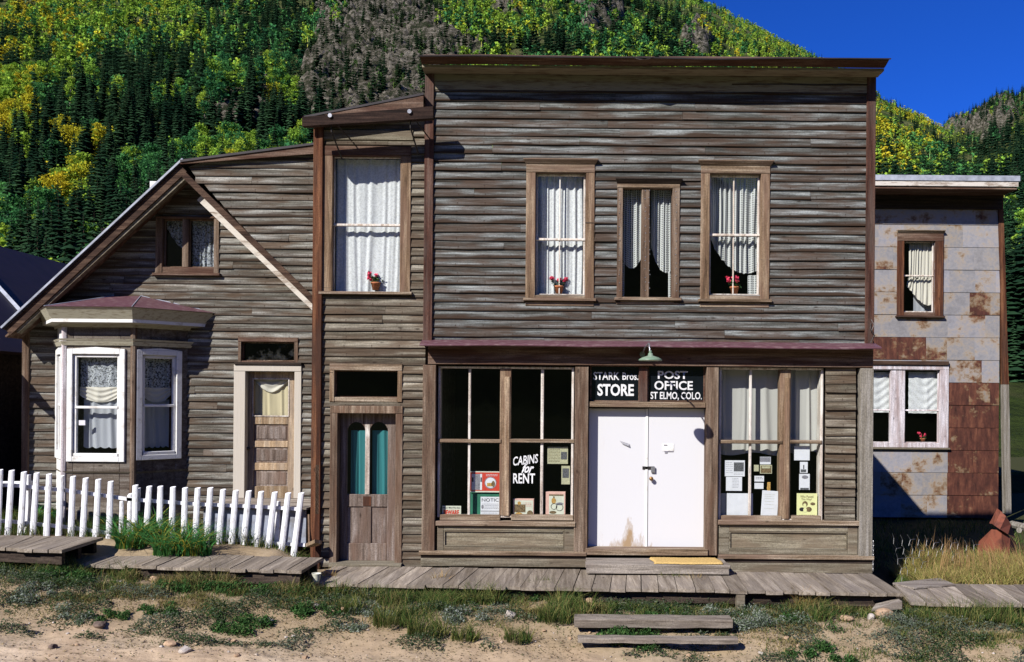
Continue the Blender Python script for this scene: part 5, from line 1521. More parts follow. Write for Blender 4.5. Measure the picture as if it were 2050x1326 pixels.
M['picket_paint'] = painted('picket_paint', (.80, .80, .84, 1), (.45, .41, .38, 1), .55, .25, 9, (3, 3, 1))
tops = [(5, 712), (60, 715), (118, 722), (178, 727), (237, 732), (295, 740), (350, 743), (410, 751), (470, 757), (528, 767), (645, 785), (711, 790), (763, 790), (823, 793), (880, 797), (940, 798), (1000, 797), (1060, 805), (1120, 810), (1182, 812), (1240, 815), (1305, 818), (1368, 822), (1430, 822)]
bots = [(-6, 1000), (42, 1008), (102, 1016), (160, 1016), (225, 1000), (283, 990), (340, 1010), (397, 1000), (458, 1010), (520, 1020), (640, 1040), (692, 1060), (757, 1060), (815, 1070), (873, 1075), (925, 1090), (980, 1100), (1036, 1105), (1097, 1108), (1152, 1105), (1218, 1075), (1270, 1110), (1333, 1120), (1393, 1122)]
Z2 = 2.367
for (a, b) in zip(tops, bots):
    pa_ = (a[0] / Z2, a[1] / Z2 + 640); pb_ = (b[0] / Z2, b[1] / Z2 + 640)
    dx = (pb_[0] - pa_[0]) / max(1, (pb_[1] - pa_[1])); ext = 14
    picket(pa_, (pb_[0] + dx * ext, pb_[1] + ext))
for (tx, ty, bx, by) in ((580, 858, 577, 1010), (621, 825, 614, 1000), (660, 800, 655, 905)):
    picket((tx / Z2, ty / Z2 + 640), (bx / Z2, by / Z2 + 640), FY + .07, .034)
for (tx, ty, bx, by) in ((-110, 708, -120, 1000), (-52, 710, -64, 1000)):
    picket((tx / Z2, ty / Z2 + 640), (bx / Z2, by / Z2 + 640))
def rail(pts, Y=FY + .03):
    P = [Vector(W(x / Z2, y / Z2 + 640, Y)) for x, y in pts]
    m = MB(); V = []; F = []
    for p in P: V += [(p.x, Y, p.z - .028), (p.x, Y, p.z + .022), (p.x, Y + .035, p.z + .022), (p.x, Y + .035, p.z - .028)]
    for i in range(len(P) - 1):
        for k in range(4): F.append((i * 4 + k, (i + 1) * 4 + k, (i + 1) * 4 + (k + 1) % 4, i * 4 + (k + 1) % 4))
    F += [(0, 1, 2, 3), (len(V) - 1, len(V) - 2, len(V) - 3, len(V) - 4)]
    m.add(V, F); m.build('rail', M['picket_paint'], fence)
rail([(-150, 780), (60, 785), (300, 808), (510, 836), (655, 858)]); rail([(-150, 945), (60, 958), (330, 985), (500, 1010)])
rail([(600, 850), (760, 862), (950, 875), (1200, 885), (1420, 898)]); rail([(930, 1035), (1130, 1045), (1300, 1060), (1445, 1068)])
for (tx, ty, by) in ((135, 735, 1000), (1318, 860, 1095), (622, 830, 1030)):
    a = W(tx / Z2, ty / Z2 + 640, FY + .12); b = W(tx / Z2, by / Z2 + 640, FY + .12); m = MB(); m.box(a[0] - .035, a[0] + .035, FY + .07, FY + .13, b[2] - .1, a[2]); m.build('fence_post', M['picket_paint'], fence)
# short return of the fence behind its left end
m = MB(); a, b = W(-20, 968, 1.0), W(62, 968, .3); m.hexa([(a[0], 1.0, a[2] - .03), (b[0], .3, b[2] - .03), (b[0], .34, b[2] - .03), (a[0], 1.04, a[2] - .03), (a[0], 1.0, a[2] + .03), (b[0], .3, b[2] + .03), (b[0], .34, b[2] + .03), (a[0], 1.04, a[2] + .03)]); m.build('rail', M['picket_paint'], fence)

# white enamel pot under the step between the boardwalks
x, y = onz(655, 1150, .55); m = MB(); m.lathe([(.001, 0), (.03, .0), (.045, .05), (.06, .13), (.063, .135), (.055, .13), (.04, .05), (.001, .01)], (x - .10, y - .15, .46), 16)
tag(m.build('enamel_pot', M['enamel_white'], smooth=True), 'small white enamel pot in the shadow between the two boardwalk levels', 'pot')

# =================================================================== RUSTY SCRAP, WIRE MESH, LOGS
scY = 2.2
M['rust_sheet'] = painted('rust_sheet', (.20, .06, .035, 1), (.09, .03, .02, 1), .75, .7, 5)
sc = thing('rusty_scrap', 'bent rusty sheet metal lying in the tall grass at the right edge', 'scrap metal', (7.3, scY, .3))
def curved(pts_top, pts_bot, nm, mat):
    V = []; F = []; n = len(pts_top)
    for p in pts_top: V.append(p)
    for p in pts_bot: V.append(p)
    for p in pts_top: V.append((p[0] + .01, p[1] + .03, p[2] - .012))
    for p in pts_bot: V.append((p[0] + .01, p[1] + .03, p[2] - .0))
    for i in range(n - 1):
        F += [(n + i, n + i + 1, i + 1, i), (2 * n + i, 2 * n + i + 1, 3 * n + i + 1, 3 * n + i), (i, i + 1, 2 * n + i + 1, 2 * n + i), (3 * n + i, 3 * n + i + 1, n + i + 1, n + i)]
    F += [(0, 2 * n, 3 * n, n), (n - 1, 2 * n - 1, 4 * n - 1, 3 * n - 1)]
    m = MB(); m.add(V, F); m.build(nm, mat, sc, smooth=False)
def wp(px, py, dy): return W(px, py, scY + dy)
curved([wp(1996, 1018, .1), wp(2004, 1024, -.1), wp(2014, 1034, -.18), wp(2024, 1050, -.1), wp(2030, 1068, .15)], [wp(1983, 1046, .1), wp(1990, 1052, -.25), wp(2002, 1060, -.4), wp(2018, 1070, -.3), wp(2031, 1078, .0)], 'bent_sheet', M['rust_sheet'])
curved([wp(1996, 1018, .1), wp(1992, 1030, .3), wp(1985, 1040, .35)], [wp(1996, 1046, -.1), wp(1990, 1050, -.1), wp(1981, 1048, .1)], 'rolled_end', M['rust_sheet'])
curved([wp(1960, 1084, .2), wp(1985, 1060, -.1), wp(2005, 1062, -.3), wp(2022, 1074, -.2), wp(2034, 1086, .1)], [wp(1952, 1125, .1), wp(1985, 1135, -.3), wp(2005, 1135, -.5), wp(2022, 1130, -.4), wp(2037, 1125, 0)], 'lower_sheet', M['rust_sheet'])
# dark earth heap behind the scrap (weedy bank in shade) and logs
m = MB(); m.tube([wp(2026, 1050, 1.4), wp(2075, 1062, .6)], .07, 8); tag(m.build('log', M['post_grey']), 'weathered pale grey log lying behind the rusty scrap', 'log')
m = MB(); m.tube([wp(2040, 1062, 1.0), wp(2080, 1030, 2.0)], .05, 8); tag(m.build('branch', M['post_grey']), 'thinner bare grey branch propped on the log at the right edge', 'branch')
# chicken wire
wm = thing('chicken_wire', 'crumpled chicken wire netting in the shadow beside the store', 'wire netting', (6.0, .9, .4))
r = random.Random(9); m = MB()
for i in range(11):
    for j in range(5):
        px = 1786 + i * 16 + r.uniform(-2, 2) + j * 4; py = 1068 + j * 20 + i * 1.5 + r.uniform(-3, 3)
        yy = .55 + .05 * i + .12 * math.sin(i * 1.3 + j)
        p = [W(px, py, yy), W(px + 5 + r.uniform(-2, 2), py + 10, yy + .02), W(px + 3, py + 22, yy)]
        m.tube(p, .0035, 4, cap=False)
        if r.random() < .6: m.tube([p[1], W(px + 16, py + 9, yy + .05)], .0025, 4, cap=False)
m.build('strands', M['steel'], wm)
# =================================================================== GROUND
def nonuni(a, b, da, lo, hi, n):
    mid = np.arange(a, b + 1e-6, da)
    L = a - np.geomspace(da, a - lo, n)[::-1]; H = b + np.geomspace(da, hi - b, n)
    return np.concatenate([L, mid, H])
gx = nonuni(-9, 8, .045, -420, 420, 40); gy = nonuni(-5.2, -.6, .04, -420, 60, 45)
GX, GY = np.meshgrid(gx, gy); GZ = ground_z(GX, GY)
fine = (np.clip(1 - np.abs(GY + 2.9) / 3, 0, 1)) * (fbm(GX * 11, GY * 14, 3) - .5) * .03
GZ = GZ + fine
def ground_final(x, y): return float(ground_z(x, y))
V = np.stack([GX, GY, GZ], -1).reshape(-1, 3)
ny_, nx_ = GX.shape
idx = np.arange(ny_ * nx_).reshape(ny_, nx_)
Q = np.stack([idx[:-1, :-1], idx[:-1, 1:], idx[1:, 1:], idx[1:, :-1]], -1).reshape(-1, 4)
t = NT('dirt')
n1 = t.noise(t.coords((1, 1, 1)), .9, 5, .6); n2 = t.noise(t.coords((1, 1, 1)), 9, 6, .7); n3 = t.noise(t.coords((.5, 6, 1)), 2.5, 4, .6)
vo = t.n('ShaderNodeTexVoronoi'); vo.inputs['Scale'].default_value = 38; t.l(t.coords((1, 1, 1)), vo.inputs['Vector'])
c = t.ramp(n1, [(.3, (.37, .265, .175)), (.5, (.49, .37, .255)), (.7, (.60, .48, .36))])
c = t.mix(.8, c, t.ramp(n2, [(.3, (.62, .60, .58)), (.5, (1, 1, 1)), (.72, (1.22, 1.22, 1.24))]), 'MULTIPLY')
peb = t.ramp(vo.outputs['Distance'], [(.10, (1, 1, 1)), (.22, (0, 0, 0))])
peb = t.mix(1.0, peb, t.ramp(n2, [(.52, (0, 0, 0)), (.6, (1, 1, 1))]), 'MULTIPLY')
c = t.mix(t.val('MULTIPLY', peb, .5), c, (.44, .38, .33))
sp = t.n('ShaderNodeSeparateXYZ'); t.l(t.geo.outputs['Position'], sp.inputs[0])
# the verge soil is darker with roots and duff, the road pale with dust
vz = t.val('ADD', t.val('MULTIPLY', t.val('SUBTRACT', n1, .5), 2.6), sp.outputs[1])
vf = t.ramp(t.val('MULTIPLY', t.val('ADD', vz, 3.75), .5), [(.15, (0, 0, 0)), (.6, (1, 1, 1))])
c = t.mix(t.val('MULTIPLY', vf, .62), c, (.17, .125, .065))
away = t.val('ADD', t.val('MULTIPLY', t.val('SUBTRACT', n1, .5), 3.0), sp.outputs[1])
fa = t.ramp(t.val('MULTIPLY', t.val('ADD', away, 7.6), .5), [(.2, (1, 1, 1)), (.9, (0, 0, 0))])
c = t.mix(fa, c, (.045, .06, .022))          # unseen ground turned dark meadow to cut light bounced onto the fronts
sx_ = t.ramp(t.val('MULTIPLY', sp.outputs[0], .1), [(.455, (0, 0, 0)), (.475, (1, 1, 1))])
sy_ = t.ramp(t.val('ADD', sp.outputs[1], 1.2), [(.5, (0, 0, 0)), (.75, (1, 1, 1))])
c = t.mix(t.mix(1.0, sx_, sy_, 'MULTIPLY'), c, (.035, .028, .015))   # much darker ground in the gap beside the store
fb = t.ramp(t.val('MULTIPLY', away, .5), [(.3, (0, 0, 0)), (.7, (1, 1, 1))])
c = t.mix(t.val('MULTIPLY', fb, .8), c, (.05, .055, .022))   # weedy yards behind the fronts
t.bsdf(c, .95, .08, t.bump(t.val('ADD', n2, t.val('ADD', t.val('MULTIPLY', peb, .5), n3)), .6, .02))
M['dirt'] = t.m
me = np_mesh('ground', V, Q, M['dirt'], smooth=True)
go = bpy.data.objects.new('ground', me); COL.objects.link(go); tag(go, 'sandy dirt road and verge in front of the buildings', kind='structure')

# =================================================================== MOUNTAINSIDE
US = [-1.6, -.65, -.45, -.3, -.1, .0, .1, .17, .286, .374, .453, .48, .50, .55, .65, .9, 1.6]
VR = [.42, .50, .515, .515, .515, .51, .495, .461, .403, .352, .314, .318, .330, .362, .40, .43, .42]
HY0 = 110.0
def hill(u, D):
    """u = X / distance, D = distance from the viewpoint in depth"""
    vr = np.interp(u, US, VR); s = vr * 1.075
    Dr = HY0 / (1 - vr / s)
    X = u * D
    und = (fbm(X / 90 + 5, D / 110 + 3, 4) - .5) * .10 * np.clip(D - 100, 0, 900) * .55
    und = und * np.clip((Dr * 1.0 - D) / 500, 0.15, 1)
    z = np.where(D < Dr, s * (D - HY0), s * (Dr - HY0) - .5 * (D - Dr)) + und
    foot = np.interp(D, [20, 60, HY0 + 14], [-3.4, -1.6, 14 * .49])
    z = np.where(D < HY0 + 14, np.maximum(z * 0 + foot, -3.4), z)
    return z + CAM_Z
def proj(X, Y, Z):
    D = Y - CAM_Y; u = X / D * FPX; v = (CAM_Z - Z) / D * FPX
    return PX0 + u - v * ROLL, PY0 + v + u * ROLL
ROCK = [(640, 55), (700, 25), (735, 12), (800, 25), (860, 40), (900, 72), (985, 108), (900, 150), (850, 215), (720, 250), (610, 235), (585, 190), (640, 130), (625, 90)]
def in_poly(px, py, P):
    px = np.asarray(px); py = np.asarray(py); c = np.zeros(px.shape, dtype=bool)
    n = len(P)
    for i in range(n):
        x1, y1 = P[i]; x2, y2 = P[(i + 1) % n]
        cond = ((y1 > py) != (y2 > py)) & (px < (x2 - x1) * (py - y1) / (y2 - y1 + 1e-9) + x1)
        c ^= cond
    return c
us = np.concatenate([np.linspace(-1.6, -.75, 40)[:-1], np.linspace(-.75, .68, 460), np.linspace(.68, 1.6, 40)[1:]])
Ds = np.concatenate([np.linspace(22, 108, 14)[:-1], np.geomspace(108, 700, 300), np.geomspace(700, 2300, 120)[1:]])
UU, DD = np.meshgrid(us, Ds); ZZ = hill(UU, DD)
XX = UU * DD; YY = DD + CAM_Y
pxx, pyy = proj(XX, YY, ZZ)
jx = (fbm(XX / 14, YY / 14, 3) - .5) * 70; jy = (fbm(XX / 14 + 9, YY / 14 + 40, 3) - .5) * 70
rock = (in_poly(pxx + jx, pyy + jy, ROCK) & (DD < 900)).astype(float)
# small outcrops
for (ax, ay, rr_) in ((470, 235, 45), (1200, 45, 30), (1960, 238, 48), (415, 235, 25), (1400, 95, 22), (720, 60, 60), (1010, 30, 15), (540, 200, 16)):
    rock = np.maximum(rock, ((((pxx + jx * .5 - ax) / 1.5) ** 2 + (pyy + jy * .5 - ay) ** 2) < rr_ ** 2) * .9)
rs_ = rock.copy()
for _ in range(2):
    rs_[1:-1, 1:-1] = (rs_[1:-1, 1:-1] * 2 + rs_[:-2, 1:-1] + rs_[2:, 1:-1] + rs_[1:-1, :-2] + rs_[1:-1, 2:]) / 6
rid = 1 - np.abs(fbm(XX / 11, YY / 16, 5) - .5) * 4
rid2 = 1 - np.abs(fbm(XX / 3.5 + 50, YY / 5, 4) - .5) * 4
ledge = np.abs(((ZZ + 6 * fbm(XX / 20, YY / 20, 3)) / 5.5) % 1 - .5) * 2
scale_r = np.clip(DD / 330, .7, 2.5)
ZZ = ZZ + rs_ * (rid * 6.5 + rid2 * 2.6 + ledge * 4.0) * scale_r
ZZ = ZZ + (fbm(XX / 4, YY / 4, 3) - .5) * 1.2
ny_, nx_ = UU.shape
idx = np.arange(ny_ * nx_).reshape(ny_, nx_)
Q = np.stack([idx[:-1, :-1], idx[:-1, 1:], idx[1:, 1:], idx[1:, :-1]], -1).reshape(-1, 4)
V = np.stack([XX, YY, ZZ], -1).reshape(-1, 3)
cols = np.zeros((len(V), 3)); cols[:, 0] = np.clip(rs_.ravel(), 0, 1)
t = NT('mountain')
at = t.n('ShaderNodeAttribute'); at.attribute_name = 'tint'
sp = t.n('ShaderNodeSeparateColor'); t.l(at.outputs['Color'], sp.inputs[0])
m1 = t.noise(t.coords((1, 1, 1.4)), .30, 9, .78); m2 = t.noise(t.coords((1, 1, 1.8)), 1.3, 7, .8); m3 = t.noise(t.coords((1, 1, 1)), .035, 4, .6)
rk = t.ramp(m1, [(.38, (.03, .026, .022)), (.49, (.11, .098, .075)), (.61, (.32, .295, .24))])
rk = t.mix(.85, rk, t.ramp(m2, [(.35, (.4, .38, .36)), (.5, (.95, .93, .92)), (.65, (1.35, 1.3, 1.28))]), 'MULTIPLY')
rk = t.mix(t.ramp(m1, [(.44, (.75, .75, .75)), (.50, (0, 0, 0))]), rk, (.030, .042, .018))
so = t.ramp(m1, [(.35, (.022, .036, .012)), (.6, (.075, .11, .025))])
so = t.mix(t.ramp(m3, [(.5, (0, 0, 0)), (.62, (.6, .6, .6))]), so, (.16, .15, .07))
c = t.mix(t.ramp(sp.outputs[0], [(.25, (0, 0, 0)), (.6, (1, 1, 1))]), so, rk)
t.bsdf(c, .95, .05, t.bump(t.val('ADD', m2, t.val('MULTIPLY', m1, 2.0)), 1.0, 1.2))
me = np_mesh('mountainside', V, Q, t.m, cols=cols, smooth=False)
o = bpy.data.objects.new('hills', me); COL.objects.link(o); tag(o, 'steep forested mountainside with a bare rock face behind the buildings', kind='structure')

def surf(u, D):
    i = np.clip(np.searchsorted(us, u) - 1, 0, len(us) - 2); j = np.clip(np.searchsorted(Ds, D) - 1, 0, len(Ds) - 2)
    a = (u - us[i]) / (us[i + 1] - us[i]); b = (D - Ds[j]) / (Ds[j + 1] - Ds[j])
    return (ZZ[j, i] * (1 - a) + ZZ[j, i + 1] * a) * (1 - b) + (ZZ[j + 1, i] * (1 - a) + ZZ[j + 1, i + 1] * a) * b
ZZ_hill = ZZ
# opposite side of the valley, unseen; slope shaped for sky fill and reflections
th = np.linspace(math.radians(60), math.radians(300), 90); rr2 = np.geomspace(120, 1800, 30)
TH, RR = np.meshgrid(th, rr2)
X2 = np.sin(TH) * RR; Y2 = np.cos(TH) * RR
Z2_ = np.clip(RR - 140, 0, 9999) * .30 + (fbm(X2 / 70, Y2 / 70, 4) - .5) * 30 * np.clip((RR - 130) / 200, 0, 1)
V = np.stack([X2, Y2, Z2_], -1).reshape(-1, 3); idx = np.arange(Z2_.size).reshape(Z2_.shape)
Q = np.stack([idx[:-1, :-1], idx[:-1, 1:], idx[1:, 1:], idx[1:, :-1]], -1).reshape(-1, 4)[:, ::-1]
t = NT('far_forest'); n = t.noise(t.coords((1, 1, .4)), .12, 6, .7)
t.bsdf(t.ramp(n, [(.4, (.010, .022, .010)), (.6, (.04, .06, .02))]), .95, .05)
me = np_mesh('far_slope', V, Q, t.m); o = bpy.data.objects.new('far_hills', me); COL.objects.link(o); tag(o, 'opposite forested valley side behind the viewpoint', kind='structure')

# =================================================================== TREES
def spruce_mesh(tiers, br, seed, wid=.17):
    r = np.random.default_rng(seed); V = []; T = []; C = []
    def addv(p, c): V.append(p); C.append(c); return len(V) - 1
    # leaning stem
    k = 5
    base = [addv((.012 * math.cos(2 * math.pi * i / k), .012 * math.sin(2 * math.pi * i / k), 0), (.9, .55, .35)) for i in range(k)]
    top = addv((0, 0, 1.0), (1, 1, 1))
    for i in range(k): T.append((base[i], base[(i + 1) % k], top))
    for ti in range(tiers):
        s = ti / tiers; z = .07 + .91 * s ** .93
        L = wid * (1 - s) ** .85 * r.uniform(.8, 1.1) + .012
        if s < .06: L *= .75
        n = max(4, int(br * (1 - .45 * s)))
        a0 = r.uniform(0, 6.28)
        for b in range(n):
            a = a0 + 2 * math.pi * b / n + r.uniform(-.2, .2); l = L * r.uniform(.65, 1.2)
            ca, sa = math.cos(a), math.sin(a); w = l * r.uniform(.34, .5)
            droop = l * r.uniform(.35, .75)
            z0 = z + r.uniform(-.01, .01)
            sh = r.uniform(.75, 1.25)
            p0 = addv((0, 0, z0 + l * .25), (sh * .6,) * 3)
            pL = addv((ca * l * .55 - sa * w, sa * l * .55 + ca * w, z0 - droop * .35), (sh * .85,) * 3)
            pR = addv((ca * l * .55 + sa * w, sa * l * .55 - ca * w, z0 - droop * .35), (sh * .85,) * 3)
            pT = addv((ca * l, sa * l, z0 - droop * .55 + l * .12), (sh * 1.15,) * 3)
            T.append((p0, pR, pT)); T.append((p0, pT, pL))
    return np.array(V), np.array(T), np.array(C)
def aspen_mesh(clumps, per, size, seed, wid=.26):
    r = np.random.default_rng(seed); V = []; T = []; C = []
    k = 4
    for i in range(k):
        V.append((.014 * math.cos(2 * math.pi * i / k), .014 * math.sin(2 * math.pi * i / k), 0)); C.append((4.5, 3.2, 3.4))
    for i in range(k):
        V.append((.008 * math.cos(2 * math.pi * i / k), .008 * math.sin(2 * math.pi * i / k), .62)); C.append((4.5, 3.2, 3.4))
    for i in range(k):
        T.append((i, (i + 1) % k, k + (i + 1) % k)); T.append((i, k + (i + 1) % k, k + i))
    nt = len(T)
    for c in range(clumps):
        z = r.uniform(.26, .95); rad = wid * math.sin(math.pi * min(1, (z - .14) / .88)) ** .7
        a = r.uniform(0, 6.28); q = rad * r.uniform(.2, .85); cc = np.array([q * math.cos(a), q * math.sin(a), z]); cs = r.uniform(.07, .12) * (wid / .26)
        sh = r.uniform(.7, 1.3)
        for b in range(per):
            d = r.normal(size=3); d /= np.linalg.norm(d); p = cc + d * cs * r.uniform(.35, 1.05) * np.array([1, 1, .8])
            e1 = r.normal(size=3); e1 /= np.linalg.norm(e1); e2 = np.cross(e1, d + r.normal(size=3) * .5); e2 /= (np.linalg.norm(e2) + 1e-6)
            s_ = size * r.uniform(.6, 1.2); i0 = len(V)
            V += [p - e1 * s_, p - e2 * s_ * .7, p + e1 * s_, p + e2 * s_ * .7]
            shv = sh * r.uniform(.75, 1.25); C += [(shv,) * 3] * 4
            T += [(i0, i0 + 1, i0 + 2), (i0, i0 + 2, i0 + 3)]
    return np.array(V), np.array(T), np.array(C), nt

# colour map of the mountainside, read at 100 px cells
GMAP = ["YLLLGDGRRLLGMMLLGLLDD",
        "YLGDGGRRRLLGMMLLGYLDD",
        "YDDGGLGRRGGGGGMMLYYDD",
        "DYGGLGGRGGGGGGMMLYMDD",
        "DYDGGGGGGGGGGGGGGMDDD",
        "GGDGGGGGGGGGGGGGGMGDG",
        "GGGGGGGGGGGGGGGGGGGGG"]
def species(px, py, X, Y, r):
    jx = (float(fbm(X / 25, Y / 25, 3)) - .5) * 150; jy = (float(fbm(X / 25 + 30, Y / 25 + 70, 3)) - .5) * 130
    c = int(np.clip((px + jx) / 100, 0, 20)); w = int(np.clip((py + jy) / 100, 0, 6)); k = GMAP[w][c]
    band = float(fbm(X / 38 + 11, Y / 38 + 7, 3))      # groves
    q = r.random()
    if k == 'D': return 's' if q < (.92 if band > .38 else .6) else ('g' if q < .96 else 'l')
    if k == 'G': return 's' if (q < .16 or band > .60) else ('l' if q < .40 else 'g')
    if k == 'L': return 's' if (q < .09 or band > .68) else ('l' if q < .70 else ('g' if q < .94 else 'y'))
    if k == 'Y': return 's' if (q < .10 or band > .62) else ('y' if q < .50 else ('l' if q < .88 else 'g'))
    if k == 'M': return 's' if (q < .3 or band > .52) else ('l' if q < .62 else 'g')
    if k == 'R': return 'rs' if q < .85 else 'rg'
PAL = {'s': ((.009, .028, .016), (.035, .078, .035)), 'g': ((.035, .14, .055), (.085, .24, .065)), 'l': ((.19, .36, .05), (.34, .46, .055)), 'y': ((.38, .42, .035), (.60, .48, .035)),
       'rs': ((.014, .035, .018), (.03, .06, .025)), 'rg': ((.05, .12, .03), (.09, .15, .04))}
ROOF = [(-400, 560), (0, 545), (95, 590), (365, 325), (628, 292), (640, 245), (846, 192), (848, 118), (1775, 118), (1777, 352), (2043, 352), (2046, 900), (2500, 900)]
def roofline(px): return float(np.interp(px, [p[0] for p in ROOF], [p[1] for p in ROOF]))
tr = []
r = np.random.default_rng(3)
N = 18500
cand_u = r.uniform(-.74, .66, N * 3); cand_D = 112 + (1750 - 112) * r.random(N * 3) ** 2.1
lowr = r.random(N * 3) < .02; cand_u = np.where(lowr, np.where(r.random(N * 3) < .5, r.uniform(.50, .66, N * 3), r.uniform(-.74, -.5, N * 3)), cand_u); cand_D = np.where(lowr, r.uniform(82, 112, N * 3), cand_D)
cand_z = surf(cand_u, cand_D)
dr_ = HY0 / (1 - 1 / 1.075)
vmax = (cand_z - CAM_Z) / cand_D
cnt = 0
for u, D, z in zip(cand_u, cand_D, cand_z):
    if cnt >= N: break
    if D > dr_ * 1.02: continue
    X, Y = u * D, D + CAM_Y
    px, py = proj(X, Y, z)
    if py < -60 or px < -130 or px > 2180: continue
    # thin out the near slope a little: it is drawn much larger
    keep = min(1.0, .35 + D / 520)
    if r.random() > keep: continue
    hgt0 = 12
    topy = py - hgt0 * FPX / D
    if topy > max(roofline(px), roofline(px - 130), roofline(px + 130)) + 150: continue
    sp_ = species(px, py, X, Y, r)
    jx = (float(fbm(X / 14, Y / 14, 3)) - .5) * 70; jy = (float(fbm(X / 14 + 9, Y / 14 + 40, 3)) - .5) * 70
    if D < 900 and in_poly(np.array(px + jx), np.array(py + jy), ROCK):
        sp_ = 'rs' if r.random() < .7 else 'rg'
    if D > 500 and r.random() < .0: continue
    if sp_ in ('s',): h = r.uniform(6.5, 17) * (1.0 if D < 500 else 1.05)
    elif sp_ == 'rs': h = r.uniform(4, 10.5)
    elif sp_ == 'rg': h = r.uniform(2, 4)
    else: h = r.uniform(6.0, 11)
    c0, c1 = PAL[sp_]; q = r.random(); col = np.array(c0) * (1 - q) + np.array(c1) * q
    tr.append((X, Y, z - .3, h, sp_, col, px, py, D)); cnt += 1
isS = lambda t_: t_[4] in ('s', 'rs')
def vis(t_): return t_[7] - t_[3] * FPX / t_[8] < roofline(t_[6]) - 14 and -5 < t_[6] < 2055 and t_[7] > 5
sp_near = sorted([t_ for t_ in tr if isS(t_) and vis(t_)], key=lambda t_: -t_[3] / t_[8])[:300]
as_near = sorted([t_ for t_ in tr if not isS(t_) and vis(t_)], key=lambda t_: -t_[3] / t_[8])[:300]
near_ids = set(id(t_) for t_ in sp_near + as_near)
M['needles'] = objtint('needles', .15); M['aspen_leaves'] = objtint('aspen_leaves', .35)
M['forest_mass'] = tinted('forest_mass', trans=.2)
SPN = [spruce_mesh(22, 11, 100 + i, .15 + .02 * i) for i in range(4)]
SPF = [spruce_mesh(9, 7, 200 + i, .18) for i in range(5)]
ASN = [aspen_mesh(34, 26, .028, 300 + i, .24 + .03 * i) for i in range(4)]
ASF = [aspen_mesh(9, 9, .075, 400 + i, .30) for i in range(6)]
def merge(trees, meshes, seed):
    r = np.random.default_rng(seed); Vs = []; Ts = []; Cs = []; off = 0
    for t_ in trees:
        src = meshes if t_[8] > 125 else (SPN if meshes is SPF else ASN)
        m = src[r.integers(len(src))]; v, f, c = m[0], m[1], m[2]
        a = r.uniform(0, 6.28); h = t_[3]; w = h * r.uniform(.6, 1.1) if len(f) < 140 and m is not None and t_[4] in ('s', 'rs') else h * r.uniform(.9, 1.25)
        ca, sa = math.cos(a), math.sin(a)
        P = np.empty_like(v, dtype=float); lean = r.normal(size=2) * .02
        P[:, 0] = (v[:, 0] * ca - v[:, 1] * sa) * w + t_[0] + v[:, 2] * h * lean[0]; P[:, 1] = (v[:, 0] * sa + v[:, 1] * ca) * w + t_[1] + v[:, 2] * h * lean[1]; P[:, 2] = v[:, 2] * h + t_[2]
        Vs.append(P); Ts.append(f + off); Cs.append(np.clip(c * t_[5], 0, .8)); off += len(v)
    return np.concatenate(Vs), np.concatenate(Ts), np.concatenate(Cs)
far_s = [t_ for t_ in tr if isS(t_) and id(t_) not in near_ids]; far_a = [t_ for t_ in tr if not isS(t_) and id(t_) not in near_ids]
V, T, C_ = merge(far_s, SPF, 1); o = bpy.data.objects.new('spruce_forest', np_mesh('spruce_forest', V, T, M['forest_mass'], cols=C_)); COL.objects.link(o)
tag(o, 'distant dark spruce forest covering the mountainside', 'forest', kind='stuff')
V, T, C_ = merge(far_a, ASF, 2); o = bpy.data.objects.new('aspen_forest', np_mesh('aspen_forest', V, T, M['forest_mass'], cols=C_)); COL.objects.link(o)
tag(o, 'distant green and golden aspen forest covering the mountainside', 'forest', kind='stuff')
print('TREES', len(tr), 'far', len(far_s), len(far_a), 'near', len(sp_near), len(as_near))
# the nearer trees as individuals: copies of a few models that share mesh data
def split_mesh(nm, m, ntrunk, mat, trunkmat):
    v, f, c = m[0], m[1], m[2]
    def sub(fs, name, mt):
        used = np.unique(fs); mp = -np.ones(len(v), dtype=int); mp[used] = np.arange(len(used)); return np_mesh(name, v[used], mp[fs], mt, cols=np.clip(c[used], 0, 6))
    return sub(f[ntrunk:], nm + '_crown', mat), sub(f[:ntrunk], nm + '_trunk', trunkmat)
M['bark_pale'] = plain('bark_pale', (.30, .27, .24), .9, .1, .3, 3); M['bark_dark'] = plain('bark_dark', (.06, .04, .03), .9, .1, .3, 3)
SPM = [split_mesh('spruce', m, 5, M['needles'], M['bark_dark']) for m in SPN]; ASM = [split_mesh('aspen', m, m[3], M['aspen_leaves'], M['bark_pale']) for m in ASN]
SPW = [np_mesh('spruce_tree', m[0], m[1], M['needles'], cols=m[2]) for m in SPN]; ASW = [np_mesh('aspen_tree', m[0], m[1], M['aspen_leaves'], cols=np.clip(m[2], 0, 6)) for m in ASN]
def region(px, py):
    if px > 1880: return 'on the slope right of the tin clad wing'
    if px > 1740: return 'on the slope between the store and the far mountain'
    if px > 850: return 'on the slope just above the store cornice'
    if px > 560: return 'beside the bare rock face'
    if px > 330: return 'on the slope above the gabled house roof'
    return 'on the slope at the upper left' if py < 300 else 'low on the slope above the purple brown roof'
